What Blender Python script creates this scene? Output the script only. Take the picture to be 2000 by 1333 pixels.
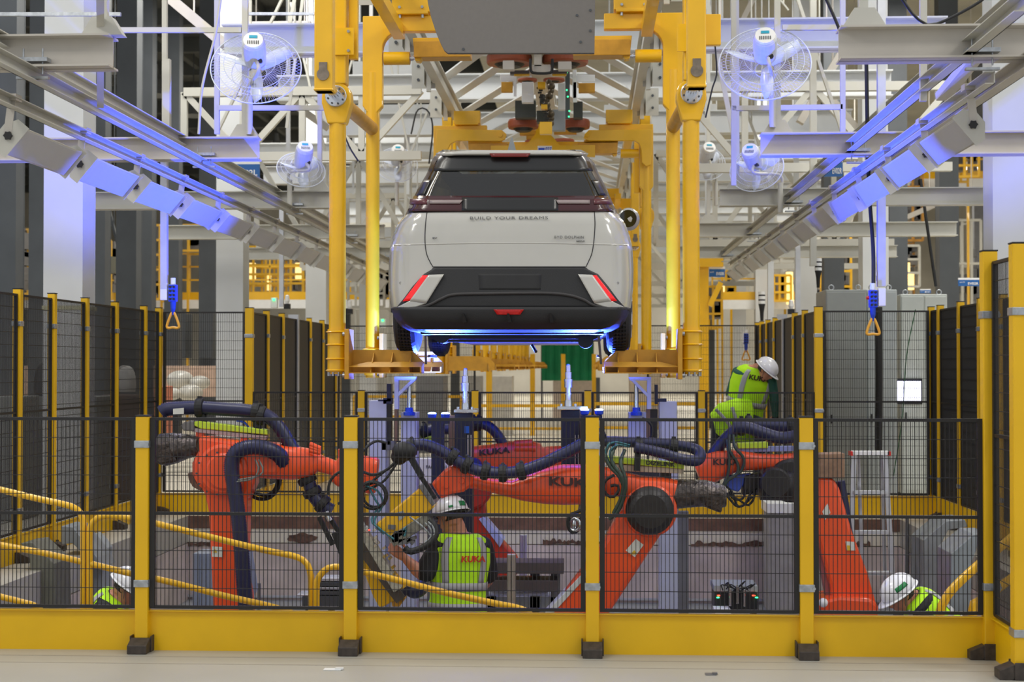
import bpy, bmesh, math, random
from mathutils import Vector, Matrix, Euler
random.seed(7)
for _o in list(bpy.data.objects): bpy.data.objects.remove(_o, do_unlink=True)
SC = bpy.context.scene
COL = SC.collection
R = math.radians

# ------------------------------------------------------------------ camera, exposure, world, big lights
F = 3000.0
EYE = 1.70
PITCH = math.atan(49.5 / F)
YAW = math.atan(150 * math.cos(PITCH) / F)
cam = bpy.data.cameras.new('camera'); cam.lens = 36 * F / 2000; cam.sensor_width = 36; cam.clip_end = 400
camo = bpy.data.objects.new('camera', cam); COL.objects.link(camo)
camo.location = (0, 0, EYE); camo.rotation_euler = (math.pi / 2 + PITCH, 0, YAW)
cam.dof.use_dof = True; cam.dof.focus_distance = 11.6; cam.dof.aperture_fstop = 3.2
SC.camera = camo
SC.view_settings.view_transform = 'Standard'; SC.view_settings.look = 'None'
SC.view_settings.gamma = 1.0; SC.view_settings.use_curve_mapping = False
SC.view_settings.exposure = 0.0
SC.cycles.max_bounces = 6; SC.cycles.transparent_max_bounces = 12
SC.cycles.sample_clamp_indirect = 6

wd = bpy.data.worlds.new('hall_air'); SC.world = wd; wd.use_nodes = True
wd.node_tree.nodes['Background'].inputs[0].default_value = (0.93, 0.96, 1.0, 1)
wd.node_tree.nodes['Background'].inputs[1].default_value = 0.75

def area(name, loc, size, power, color=(1.0, 0.97, 0.9), rot=(0, 0, 0), sy=None):
    l = bpy.data.lights.new(name, 'AREA'); l.energy = power; l.color = color; l.size = size
    if sy: l.shape = 'RECTANGLE'; l.size_y = sy
    o = bpy.data.objects.new(name, l); COL.objects.link(o); o.location = loc; o.rotation_euler = rot
    return o
for i, (x, y) in enumerate([(-6.5, 4.5), (6.5, 4.5), (-4.5, 10), (4.5, 10)]):
    area('hall_area_light', (x, y, 8.2), 2.2, 240)
for i, (x, y) in enumerate([(-5, 19), (5, 19), (-6, 28), (6, 28), (-6, 38), (6, 38), (-8, 50), (8, 50)]):
    area('hall_area_light', (x, y, 9.0), 2.5, 430)
for (x, y) in [(-6, 66), (6, 66), (-6, 82), (6, 82)]: area('hall_area_light', (x, y, 10.0), 3, 900)  # area lights added to brighten the far wall and floor
for (x, y) in [(-17, 30), (15, 26), (-17, 44), (16, 42)]:
    area('hall_area_light', (x, y, 7.5), 2.0, 420, (1, .95, .85))

cp, sp, cy, sy_ = math.cos(PITCH), math.sin(PITCH), math.cos(YAW), math.sin(YAW)
FWD = Vector((-sy_ * cp, cy * cp, sp)); RGT = Vector((cy, sy_, 0)); UPV = RGT.cross(FWD)
def PY(px, py, Y):
    """point of the hall seen at px,py in the photograph that lies at distance Y down the line"""
    d = FWD * F + RGT * (px - 1000) - UPV * (py - 666.5)
    return Vector((0, 0, EYE)) + d * (Y / d.y)
def P(px, py, s): return PY(px, py, F / s)

# ------------------------------------------------------------------ mesh helpers
ORG = {}
def frame(t, up=Vector((0, 0, 1))):
    t = t.normalized()
    if abs(t.dot(up)) > .98: up = Vector((0, 1, 0)) if abs(t.y) < .9 else Vector((1, 0, 0))
    a = t.cross(up).normalized(); b = a.cross(t).normalized()
    return a, b
class MB:
    def __init__(s): s.v = []; s.f = []; s.sm = []
    def add(s, vs, fs, smooth=False):
        o = len(s.v); s.v += [tuple(v) for v in vs]
        s.f += [tuple(o + i for i in f) for f in fs]; s.sm += [smooth] * len(fs); return s
    def hexa(s, p):
        return s.add(p, [(0, 3, 2, 1), (4, 5, 6, 7), (0, 1, 5, 4), (1, 2, 6, 5), (2, 3, 7, 6), (3, 0, 4, 7)])
    def bx(s, x0, x1, y0, y1, z0, z1):
        return s.hexa([(x0, y0, z0), (x1, y0, z0), (x1, y1, z0), (x0, y1, z0), (x0, y0, z1), (x1, y0, z1), (x1, y1, z1), (x0, y1, z1)])
    def box(s, c, size, rot=None):
        m = (Euler(rot).to_matrix() if rot else Matrix.Identity(3)); c = Vector(c); h = Vector(size) / 2
        return s.hexa([c + m @ Vector((a * h.x, b * h.y, d * h.z)) for d in (-1, 1) for a, b in ((-1, -1), (1, -1), (1, 1), (-1, 1))])
    def bar(s, p, q, w, h=None, up=Vector((0, 0, 1))):
        p = Vector(p); q = Vector(q); h = h or w; a, b = frame(q - p, up); a = a * (w / 2); b = b * (h / 2)
        return s.hexa([p - a - b, p + a - b, p + a + b, p - a + b, q - a - b, q + a - b, q + a + b, q - a + b])
    def tube(s, pts, r, n=10, caps=True, smooth=True, closed=False):
        pts = [Vector(p) for p in pts]; m = len(pts); rs = r if isinstance(r, (list, tuple)) else [r] * m
        t0 = (pts[1] - pts[0]).normalized(); a, b = frame(t0); vs = []
        for i, p in enumerate(pts):
            if closed: t = pts[(i + 1) % m] - pts[i - 1]
            else: t = pts[min(i + 1, m - 1)] - pts[max(i - 1, 0)]
            if t.length < 1e-9: t = t0
            t.normalize(); a = (a - t * a.dot(t))
            if a.length < 1e-6: a, _ = frame(t)
            a.normalize(); b = t.cross(a)
            for k in range(n):
                g = 2 * math.pi * k / n; vs.append(p + (a * math.cos(g) + b * math.sin(g)) * rs[i])
        fs = [(i * n + k, i * n + (k + 1) % n, (i + 1) * n + (k + 1) % n, (i + 1) * n + k) for i in range(m - 1) for k in range(n)]
        if closed: fs += [((m - 1) * n + k, (m - 1) * n + (k + 1) % n, (k + 1) % n, k) for k in range(n)]
        s.add(vs, fs, smooth)
        if caps and not closed:
            s.add([vs[k] for k in range(n)], [tuple(range(n))[::-1]]); s.add([vs[(m - 1) * n + k] for k in range(n)], [tuple(range(n))])
        return s
    def cyl(s, p, q, r, n=20, r2=None):
        return s.tube([p, q], [r, r if r2 is None else r2], n)
    def prism(s, poly, d):
        """poly: list of 3D points (one flat face), extruded by vector d"""
        d = Vector(d); a = [Vector(p) for p in poly]; n = len(a)
        s.add(a + [p + d for p in a], [tuple(range(n))[::-1], tuple(range(n, 2 * n))] + [(i, (i + 1) % n, n + (i + 1) % n, n + i) for i in range(n)]); return s
    def torus(s, c, ax, Rr, r, n=32, m=8, a0=0, a1=None):
        c = Vector(c); a, b = frame(Vector(ax))
        if a1 is None:
            return s.tube([c + (a * math.cos(2 * math.pi * i / n) + b * math.sin(2 * math.pi * i / n)) * Rr for i in range(n)], r, m, closed=True)
        return s.tube([c + (a * math.cos(a0 + (a1 - a0) * i / n) + b * math.sin(a0 + (a1 - a0) * i / n)) * Rr for i in range(n + 1)], r, m)
    def ball(s, c, r, n=16, m=10, rot=None):
        c = Vector(c); r = Vector(r) if not isinstance(r, (int, float)) else Vector((r, r, r)); M = Euler(rot).to_matrix() if rot else Matrix.Identity(3)
        vs = [c + M @ Vector((0, 0, r.z))]
        for i in range(1, m):
            for k in range(n):
                th = math.pi * i / m; ph = 2 * math.pi * k / n
                vs.append(c + M @ Vector((r.x * math.sin(th) * math.cos(ph), r.y * math.sin(th) * math.sin(ph), r.z * math.cos(th))))
        vs.append(c - M @ Vector((0, 0, r.z))); L = len(vs) - 1
        fs = [(0, 1 + k, 1 + (k + 1) % n) for k in range(n)]
        fs += [(1 + i * n + k, 1 + (i + 1) * n + k, 1 + (i + 1) * n + (k + 1) % n, 1 + i * n + (k + 1) % n) for i in range(m - 2) for k in range(n)]
        fs += [(L, 1 + (m - 2) * n + (k + 1) % n, 1 + (m - 2) * n + k) for k in range(n)]
        return s.add(vs, fs, True)
    def loft(s, secs, n=20, wdir=(1, 0, 0), e=2.0, caps=True):
        """secs: (centre, half width along wdir, half depth across it); superellipse exponent e"""
        cs = [Vector(c[0]) for c in secs]; m = len(cs); vs = []
        for i, c in enumerate(cs):
            t = (cs[min(i + 1, m - 1)] - cs[max(i - 1, 0)]).normalized(); w = Vector(secs[i][3]) if len(secs[i]) > 3 else Vector(wdir)
            w = (w - t * w.dot(t)).normalized(); d = t.cross(w)
            for k in range(n):
                g = 2 * math.pi * k / n; cg, sg = math.cos(g), math.sin(g)
                vs.append(c + w * (secs[i][1] * math.copysign(abs(cg) ** (2 / e), cg)) + d * (secs[i][2] * math.copysign(abs(sg) ** (2 / e), sg)))
        s.add(vs, [(i * n + k, i * n + (k + 1) % n, (i + 1) * n + (k + 1) % n, (i + 1) * n + k) for i in range(m - 1) for k in range(n)], True)
        if caps: s.add(vs[:n], [tuple(range(n))[::-1]]); s.add(vs[-n:], [tuple(range(n))])
        return s
    def lathe(s, p, ax, prof, n=24):
        """prof: (distance along axis, radius)"""
        p = Vector(p); ax = Vector(ax).normalized()
        pts = [p + ax * d for d, r in prof]; a, b = frame(ax); vs = []
        for q, (d, r) in zip(pts, prof):
            for k in range(n):
                g = 2 * math.pi * k / n; vs.append(q + (a * math.cos(g) + b * math.sin(g)) * max(r, 1e-4))
        m = len(pts)
        return s.add(vs, [(i * n + k, i * n + (k + 1) % n, (i + 1) * n + (k + 1) % n, (i + 1) * n + k) for i in range(m - 1) for k in range(n)] + [tuple(range(n))[::-1], tuple(range((m - 1) * n, m * n))], False)
    def build(s, name, mat, parent=None, bevel=0, smooth=None, kind=None, mods=None):
        off = Vector(ORG[parent]) if parent is not None else Vector((0, 0, 0))
        me = bpy.data.meshes.new(name); me.from_pydata([tuple(Vector(v) - off) for v in s.v], [], s.f)
        me.polygons.foreach_set('use_smooth', [bool(x) if smooth is None else smooth for x in s.sm])
        bm = bmesh.new(); bm.from_mesh(me); bmesh.ops.delete(bm, geom=[v for v in bm.verts if not v.link_faces], context='VERTS'); bmesh.ops.recalc_face_normals(bm, faces=bm.faces); bm.to_mesh(me); bm.free()
        me.materials.append(mat); o = bpy.data.objects.new(name, me); COL.objects.link(o)
        if parent is not None: o.parent = parent
        ORG[o] = tuple(off)
        if kind: o['kind'] = kind
        if bevel:
            b = o.modifiers.new('edge', 'BEVEL'); b.width = bevel; b.segments = 2; b.limit_method = 'ANGLE'
        if mods: mods(o)
        return o

def cr(pts, n=10):
    """smooth path through points"""
    p = [Vector(x) for x in pts]; p = [p[0] * 2 - p[1]] + p + [p[-1] * 2 - p[-2]]; out = []
    for i in range(1, len(p) - 2):
        for k in range(n):
            t = k / n; a, b, c, d = p[i - 1], p[i], p[i + 1], p[i + 2]
            out.append(.5 * ((2 * b) + (c - a) * t + (2 * a - 5 * b + 4 * c - d) * t * t + (3 * b - a - 3 * c + d) * t ** 3))
    out.append(p[-2]); return out
def resample(pts, step):
    L = [0]
    for a, b in zip(pts, pts[1:]): L.append(L[-1] + (b - a).length)
    n = max(2, int(L[-1] / step)); out = []; j = 0
    for i in range(n + 1):
        d = L[-1] * i / n
        while j < len(L) - 2 and L[j + 1] < d: j += 1
        t = (d - L[j]) / max(1e-9, L[j + 1] - L[j]); out.append(pts[j].lerp(pts[j + 1], t))
    return out
def hose(mb, pts, r, step=.011, depth=.1):
    q = resample(cr(pts, 12), step / 2); mb.tube(q, [r * (1 if i % 2 else 1 - depth) for i in range(len(q))], 12, smooth=True); return mb

def tag(o, label=None, cat=None, group=None, kind=None):
    if label: o['label'] = label
    if cat: o['category'] = cat
    if group: o['group'] = group
    if kind: o['kind'] = kind
    return o
def thing(name, label, cat, loc=(0, 0, 0), group=None):
    o = bpy.data.objects.new(name, None); COL.objects.link(o); o.location = loc; o.empty_display_size = .1
    ORG[o] = tuple(loc); return tag(o, label, cat, group)
def copy_tree(o, loc=None, rotz=None, label=None, parent=None, scale=None, group=None):
    c = o.copy(); COL.objects.link(c); ORG[c] = tuple(loc) if loc is not None else ORG[o]
    if parent is not None: c.parent = parent
    if loc is not None: c.location = loc
    if rotz is not None: c.rotation_euler = (0, 0, rotz)
    if scale is not None: c.scale = scale
    if label: c['label'] = label
    if group: c['group'] = group
    for ch in [x for x in o.children]: copy_tree(ch, parent=c)
    return c

# ------------------------------------------------------------------ materials
def lin(c): return tuple(((x / 255) / 12.92 if x / 255 <= .04045 else ((x / 255 + .055) / 1.055) ** 2.4) for x in c)
MATS = {}
def mat(name, rgb, rough=.5, metal=0, var=.12, scale=8, bump=0, bscale=40, coat=0, emit=None, estr=0, alpha=1, spec=.5, stripes=None):
    if name in MATS: return MATS[name]
    m = bpy.data.materials.new(name); m.use_nodes = True; nt = m.node_tree; b = nt.nodes['Principled BSDF']
    c = lin(rgb) if max(rgb) > 1 else rgb
    N = nt.nodes.new; L = nt.links.new
    tc = N('ShaderNodeTexCoord'); nz = N('ShaderNodeTexNoise'); nz.inputs['Scale'].default_value = scale; nz.inputs['Detail'].default_value = 6
    L(tc.outputs['Object'], nz.inputs['Vector'])
    rp = N('ShaderNodeValToRGB'); rp.color_ramp.elements[0].position = .3; rp.color_ramp.elements[1].position = .7
    rp.color_ramp.elements[0].color = (*[x * (1 - var) for x in c], 1); rp.color_ramp.elements[1].color = (*[min(1, x * (1 + var * .5)) for x in c], 1)
    L(nz.outputs['Fac'], rp.inputs['Fac']); L(rp.outputs['Color'], b.inputs['Base Color'])
    b.inputs['Roughness'].default_value = rough; b.inputs['Metallic'].default_value = metal
    b.inputs['Coat Weight'].default_value = coat; b.inputs['Specular IOR Level'].default_value = spec
    if emit: b.inputs['Emission Color'].default_value = (*lin(emit), 1); b.inputs['Emission Strength'].default_value = estr
    if alpha < 1: b.inputs['Alpha'].default_value = alpha
    if bump:
        n2 = N('ShaderNodeTexNoise'); n2.inputs['Scale'].default_value = bscale; n2.inputs['Detail'].default_value = 4; L(tc.outputs['Object'], n2.inputs['Vector'])
        bp = N('ShaderNodeBump'); bp.inputs['Strength'].default_value = bump; bp.inputs['Distance'].default_value = .01
        L(n2.outputs['Fac'], bp.inputs['Height']); L(bp.outputs['Normal'], b.inputs['Normal'])
    MATS[name] = m; return m

YEL = mat('safety_yellow_paint', (230, 182, 0), .42, var=.08, scale=3)
YELF = mat('yellow_fence_paint', (232, 182, 4), .5, var=.08, scale=2)
YEL2 = mat('carrier_yellow_paint', (232, 178, 14), .34, var=.08, scale=4, coat=.3)
TAN = mat('dusty_yellow_steel', (206, 150, 40), .45, var=.15, scale=10)
BLK = mat('black_powder_coat', (30, 28, 28), .5, var=.1)
BLKP = mat('black_plastic', (24, 24, 27), .45, var=.1)
DKG = mat('dark_grey_steel', (72, 76, 80), .6, var=.15, scale=2)
DKP = mat('dark_panel', (32, 32, 32), .55, var=.15, scale=2)
CRM = mat('cream_steel', (192, 190, 180), .5, var=.06, scale=2)
CRM2 = mat('warm_grey_steel', (190, 184, 174), .5, var=.08, scale=3)
WHT = mat('white_column_paint', (204, 206, 206), .55, var=.05, scale=1.5)
GAL = mat('galvanised_steel', (178, 182, 186), .35, metal=.75, var=.25, scale=30)
ALU = mat('aluminium_profile', (198, 200, 205), .38, metal=.5, var=.08)
ORA = mat('orange_robot_paint', (238, 84, 34), .36, var=.06, scale=4, coat=.25)
HOSE = mat('navy_hose', (42, 44, 82), .38, var=.15, scale=20)
RUB = mat('black_rubber', (26, 26, 26), .6, var=.2)
FOIL = mat('crumpled_wrap', (92, 84, 80), .18, metal=.55, var=.7, scale=22, bump=1.0, bscale=30)
CARD = mat('cardboard', (150, 118, 92), .8, var=.3, scale=12)
LIME = mat('lime_cover', (190, 214, 50), .45, var=.08)
CONC = mat('concrete', (176, 166, 160), .85, var=.25, scale=3, bump=.5, bscale=18)
CONCD = mat('pit_concrete', (205, 190, 182), .85, var=.3, scale=2.2, bump=.7, bscale=9)
BRN = mat('brown_concrete_edge', (120, 88, 72), .85, var=.4, scale=7, bump=.5)
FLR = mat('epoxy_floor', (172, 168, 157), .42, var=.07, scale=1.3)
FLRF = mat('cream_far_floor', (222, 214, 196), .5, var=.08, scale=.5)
GREY = mat('grey_cabinet', (150, 156, 158), .45, var=.06, scale=2)
GREYD = mat('machine_grey', (106, 106, 108), .5, var=.15, scale=5)
BLUE = mat('blue_plastic', (30, 70, 190), .35)
SIGN = mat('sign_blue', (24, 92, 160), .45, var=.05)
WPL = mat('white_plastic', (232, 232, 230), .4, var=.04)
RED = mat('red_plastic', (200, 30, 24), .35)
TEAL = mat('teal_cable', (50, 110, 120), .45)
GRN = mat('green_tarp', (30, 140, 95), .7, var=.2, scale=2)
PIPE = mat('yellow_pipe_paint', (244, 190, 30), .33, var=.06, coat=.3)
DIFF = mat('light_diffuser', (176, 177, 180), .45, var=.02)
PAINT = mat('pearl_white_car_paint', (182, 180, 172), .2, var=.02, coat=1.0)
CARB = mat('textured_black_bumper', (30, 30, 31), .55, var=.1, bump=.15, bscale=200)
TYRE = mat('tyre_rubber', (30, 30, 32), .7, var=.15)
CHR = mat('bright_steel', (210, 214, 220), .16, metal=1, var=.1)
EMW = mat('screen_glow', (230, 230, 255), .4, emit=(225, 225, 255), estr=2.2)
EMB = mat('blue_lamp_lens', (120, 160, 255), .3, emit=(120, 165, 255), estr=60)
EMG = mat('green_led', (40, 255, 120), .3, emit=(40, 255, 120), estr=5)
EMR = mat('red_led', (255, 60, 40), .3, emit=(255, 60, 40), estr=5)
EMO = mat('amber_lamp', (255, 220, 140), .3, emit=(255, 225, 150), estr=1.3)
EMY = mat('lit_highbay', (255, 240, 210), .3, emit=(255, 240, 210), estr=3)
SKIN = mat('skin', (196, 134, 106), .5, var=.1, scale=10)
HAIR = mat('dark_hair', (46, 36, 30), .7, var=.3, scale=60)
VEST = mat('hi_vis_fabric', (190, 246, 20), .7, var=.06, scale=14, bump=.25, bscale=14, emit=None)
REFL = mat('reflective_tape', (168, 168, 170), .5, var=.06)
SHIRT = mat('black_shirt', (30, 30, 32), .8, var=.2, bump=.3, bscale=10)
GREENS = mat('green_shirt', (44, 92, 78), .8, var=.15)
NAVY = mat('navy_trousers', (34, 38, 62), .8, var=.2)
HELM = mat('white_helmet', (234, 234, 238), .25, var=.02, coat=.4)
EMBL = mat('green_sticker', (20, 130, 70), .4)
REDT = mat('red_print', (214, 60, 30), .5)
DKT = mat('dark_print', (58, 34, 34), .5)

def text(name, body, p, ux, uz, width, height, mt, parent=None, thick=.003, bold=.0, space=1.0):
    """lettering standing on a surface: p lower-left corner, ux writing direction, uz up"""
    cu = bpy.data.curves.new(name, 'FONT'); cu.body = body; cu.offset = bold; cu.extrude = .02; cu.space_character = space; cu.resolution_u = 3
    t = bpy.data.objects.new('tmp', cu); COL.objects.link(t); bpy.context.view_layer.update()
    me = bpy.data.meshes.new_from_object(t.evaluated_get(bpy.context.evaluated_depsgraph_get())); bpy.data.objects.remove(t)
    xs = [v.co.x for v in me.vertices]; ys = [v.co.y for v in me.vertices]; x0, x1, y0, y1 = min(xs), max(xs), min(ys), max(ys)
    ux = Vector(ux).normalized(); uz = Vector(uz).normalized(); n = ux.cross(uz); p = Vector(p)
    off = Vector(ORG[parent]) if parent is not None else Vector((0, 0, 0))
    for v in me.vertices:
        v.co = p + ux * ((v.co.x - x0) / (x1 - x0) * width) + uz * ((v.co.y - y0) / (y1 - y0) * height) + n * (v.co.z / .02 * thick / 2) - off
    me.materials.clear(); me.materials.append(mt); me.name = name
    o = bpy.data.objects.new(name, me); COL.objects.link(o); ORG[o] = tuple(off)
    if parent is not None: o.parent = parent
    return o

ORDN = ['first', 'second', 'third', 'fourth', 'fifth', 'sixth', 'seventh', 'eighth', 'ninth', 'tenth', 'eleventh', 'twelfth', 'thirteenth', 'fourteenth']

# ------------------------------------------------------------------ setting
def struct(name, mb, m, **k): return mb.build(name, m, kind='structure', **k)
FY = 9.09; BY = 17.5            # front and back lines of the cell
PX0, PX1, PY0, PY1, PZ = -4.55, 3.45, 9.35, 17.3, -.95
m = MB(); m.bx(-14, 14, -3, PY0, -.3, 0); m.bx(-14, PX0, PY0, PY1, -.3, 0); m.bx(PX1, 14, PY0, PY1, -.3, 0)
struct('floor', m, FLR)
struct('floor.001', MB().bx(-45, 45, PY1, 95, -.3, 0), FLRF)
struct('floor_pit', MB().bx(PX0 - .3, PX1 + .3, PY0 - .3, PY1 + .3, PZ - .2, PZ), mat('pit_floor_grey', (140, 142, 146), .6, var=.15, scale=1.5))
m = MB(); m.bx(PX0 - .2, PX1 + .2, PY1, PY1 + .3, PZ, -.31); struct('wall_back_pit', m, CONCD)
struct('wall_left_pit', MB().bx(PX0 - .3, PX0, PY0, PY1, PZ, -.31), CONCD)
struct('wall_right_pit', MB().bx(PX1, PX1 + .3, PY0, PY1, PZ, -.31), CONCD)
struct('wall_front_pit', MB().bx(PX0, PX1, PY0 - .3, PY0, PZ, -.31), CONCD)
m = MB(); m.bx(PX0, PX1, PY1 - .012, PY1 - .002, -.14, -.002); struct('trim_1', m, BRN)
m = MB(); m.bx(PX0, PX1, PY1 - .03, PY1 - .002, PZ + .03, PZ + .055); struct('trim_2', m, ALU)
struct('wall_back', MB().bx(-45, 45, 92, 92.3, 0, 16), mat('far_wall', (205, 200, 188), .8, var=.3, scale=.3))
struct('wall_left', MB().bx(-40.3, -40, 14, 92, 0, 16), mat('side_wall', (150, 150, 145), .8, var=.3, scale=.3))
struct('wall_right', MB().bx(40, 40.3, 14, 92, 0, 16), MATS['side_wall'])
m = MB(); m.bx(-3.6, 40, 20, 92, 11.9, 12.05); struct('ceiling.001', m, mat('pale_roof_sheet', (178, 174, 160), .8, var=.25, scale=.4))
m = MB(); m.bx(-40, 40, 20, 92, 12.6, 12.9)
for k in range(18): m.bx(-40, 40, 22 + 4 * k, 22.25 + 4 * k, 12.1, 12.6)
for k in range(20): m.bx(-38 + 4 * k, -37.8 + 4 * k, 20, 92, 12.3, 12.6)
struct('ceiling', m, mat('dark_roof_sheet', (78, 80, 78), .7, var=.2, scale=.5))
# floor joints in front of the fence: shallow groove covers
m = MB(); m.bx(-14, 14, FY - .19, FY - .182, 0, .0015); m.bx(-14, 14, FY - .40, FY - .392, 0, .0015); struct('trim_3', m, mat('joint_sealant', (158, 148, 130), .7))

# ------------------------------------------------------------------ fences
def post(x, y, h, label, group, ang=0, w=.078, m_=None, clamps=(.86, .16), name='fence_post', foot=True):
    t = thing(name, label, 'fence post', (x, y, 0), group)
    ca, sa = math.cos(ang), math.sin(ang)
    MB().bx(x - w / 2, x + w / 2, y - w / 2, y + w / 2, 0.01, h).build('post_tube', m_ or YELF, t, bevel=.006)
    MB().bx(x - w / 2 - .002, x + w / 2 + .002, y - w / 2 - .002, y + w / 2 + .002, h, h + .008).build('end_cap', BLKP, t)
    for z in clamps:
        c = MB(); c.bx(x - w / 2 - .006, x + w / 2 + .006, y - w / 2 - .008, y + w / 2 + .008, z - .022, z + .022)
        c.cyl((x + w / 2, y - w / 2 - .006, z), (x + w / 2, y - w / 2 - .024, z), .009, 8)
        c.build('clamp', GAL, t, bevel=.004)
    if foot:
        f = MB(); a = .058; x0, x1 = x - a, x + a; y0 = y - .15
        dx, dy = (0, -1) if ang == 0 else ((-1, 0) if ang > 0 else (1, 0))
        f.bx(x - a, x + a, y - a, y + a, 0.001, .012)
        e = Vector((dx, dy, 0)); sd = Vector((-dy, dx, 0)); c = Vector((x, y, 0))
        poly = [c + e * .045, c + e * .13, c + e * .13 + Vector((0, 0, .05)), c + e * .045 + Vector((0, 0, .085))]
        f.prism([p + sd * (-a) + Vector((0, 0, .001)) for p in poly], sd * (2 * a))
        for q in (-1, 1): f.prism([c + sd * (q * a) + Vector((0, 0, z)) + e * d for d, z in ((-.05, .001), (.05, .001), (.05, .095), (-.05, .095))], sd * (.008 * q))
        f.build('foot_bracket', mat('worn_dark_bracket', (70, 62, 56), .55, metal=.2, var=.4, scale=30), t, bevel=.003)
    return t
def panel(p0, p1, z0, z1, mids, label, group, wires=True, pitch=.0245, hp=.113, fr=.03, solid=False, wr=.0038, name='mesh_panel'):
    p0 = Vector((*p0, 0)); p1 = Vector((*p1, 0)); d = (p1 - p0); L = d.length; d.normalize(); Z = Vector((0, 0, 1))
    t = thing(name, label, 'fence panel', p0.lerp(p1, .5), group)
    f = MB()
    for a in (0, L): f.bar(p0 + d * a + Z * z0, p0 + d * a + Z * z1, fr, fr)
    for z in [z0, z1] + list(mids): f.bar(p0 - d * fr / 2 + Z * z, p1 + d * fr / 2 + Z * z, fr * .8, fr * .62)
    f.build('frame', BLK, t)
    if solid:
        MB().bar(p0 + Z * (z0 + z1) / 2, p1 + Z * (z0 + z1) / 2, .004, z1 - z0).build('sheet', DKP, t)
    else:
        w = MB(); n = int(L / pitch)
        for i in range(1, n):
            q = p0 + d * (L * i / n); w.bar(q + Z * z0, q + Z * z1, wr, wr)
        k = int((z1 - z0) / hp); nn = Vector((d.y, -d.x, 0)) * wr
        for i in range(1, k + 1):
            z = z0 + (z1 - z0) * i / (k + 1); w.bar(p0 + nn + Z * z, p1 + nn + Z * z, wr * 1.1, wr * 1.1)
        w.build('wire_mesh', BLK, t)
    return t
def kick(p0, p1, h, label, group, m_=None, z0=0):
    a = Vector((*p0, z0 + h / 2)); b = Vector((*p1, z0 + h / 2))
    k = MB(); k.bar(a, b, .012, h); lip = (b - a).normalized().cross(Vector((0, 0, 1))) * .012
    k.bar(a + Vector((0, 0, h / 2 - .004)) + lip, b + Vector((0, 0, h / 2 - .004)) + lip, .03, .006)
    o = k.build('kick_plate', m_ or YEL); ORG[o] = (0, 0, 0)
    return tag(o, label, 'kick plate', group)

def xat(px, Y=FY, py=1000): return PY(px, py, Y).x
fx = [xat(v) for v in (-150, 280, 686, 1157, 1574, 1933)]
names = ['in front of the brown robot hose ends at left', 'beside the left robot and the yellow gripper', 'right of the worker with KUKA on his vest', 'beside the leaning right robot link']
for i, nm in zip((1, 2, 3, 4), names):
    post(fx[i], FY, 1.40, 'yellow front fence post ' + nm, None, clamps=(1.235, .405), w=.078)
pn = ['far left bay, in front of the pit stairs and handrail', 'bay in front of the upright left robot', 'bay in front of the worker with KUKA on his vest', 'bay in front of the big robot elbow', 'right bay, in front of the ladder']
for i in range(5):
    a, b = fx[i] + .058, fx[i + 1] - .055
    panel((a, FY), (b, FY), .262, 1.385, [.82], 'front mesh panel, ' + pn[i], None)
    kick((fx[i] + .03, FY + .018), (fx[i + 1] - .03, FY + .018), .243, 'yellow front kick plate, ' + pn[i], None)
# right corner return towards the camera
TH = 2.37
post(fx[5], FY, TH, 'tall yellow post at the right corner of the front fence', None, ang=1, w=.085, clamps=(2.0, .42))
q2 = PY(1986, 1000, 8.55)
post(q2.x + .01, 8.52, TH, 'tallest-looking yellow post at the right edge, nearest to the camera', None, ang=1, w=.09, clamps=(2.0, .25))
panel((fx[5] + .02, FY - .06), (q2.x + .01, 8.59), .262, 2.30, [1.3], 'narrow tall black mesh panel at the right front corner', None)
kick((fx[5] + .02, FY - .04), (q2.x + .01, 8.56), .243, 'short yellow kick plate running towards the camera at the right corner', None)

def run(pts, h, tall, gname, first_post=True, solid=False, alu=(), kickp=True, ang=0, lastpost=True, wires=True, mids=(1.3,), skip=(), wr=.0038):
    for i, (x, y) in enumerate(pts):
        if i == 0 and not first_post: continue
        if i == len(pts) - 1 and not lastpost: continue
        if i in alu:
            t = thing('door_post', 'silver aluminium door post in the %s' % gname, 'fence post', (x, y, 0)); MB().bx(x - .035, x + .035, y - .035, y + .035, 0.01, h + .02).build('profile', ALU, t, bevel=.004)
            MB().bx(x - .1, x + .03, y - .05, y - .03, h - .04, h + .02).build('switch_bracket', ALU, t); continue
        post(x, y, h, '%s yellow post from the camera, %s' % (ORDN[i], gname), 'yellow posts of the ' + gname, ang=ang, clamps=(h - .3, .45), w=.07, foot=ang != 0)
    for i in range(len(pts) - 1):
        if i in skip: continue
        a = Vector((*pts[i], 0)); b = Vector((*pts[i + 1], 0)); d = (b - a).normalized() * .05
        panel(((a + d).x, (a + d).y), ((b - d).x, (b - d).y), .262, h - .05, list(mids), '%s black panel from the camera, %s' % (ORDN[i], gname), 'panels of the ' + gname, solid=solid, wr=wr)
        if kickp: kick((pts[i][0], pts[i][1]), (pts[i + 1][0], pts[i + 1][1]), .243, '%s yellow kick plate from the camera, %s' % (ORDN[i], gname), 'kick plates of the ' + gname)
XL, XR, XL2, XR2 = -4.95, 3.87, -3.9, 2.59
run([(XL, F / s) for s in (245, 229, 215, 201.6, 189.5, 177.8, 171.7)], TH, 1, 'left side fence', ang=-1, wr=.0046)
run([(XR, F / s) for s in (231, 216, 206, 195, 185, 175, 170.5)], TH, 1, 'right side fence', ang=1, wr=.0075)
run([(XL2, F / s) for s in (171, 162.8, 155, 147.5, 141, 134.5, 128)], TH, 1, 'dark left corridor fence behind the cell', solid=True, alu=(3,), first_post=False)
run([(XR2, F / s) for s in (170.5, 161.5, 154, 146.2, 139.5, 134, 129.5, 126)], TH, 1, 'dark right corridor fence behind the cell', solid=True, alu=(3,), first_post=False)
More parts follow.
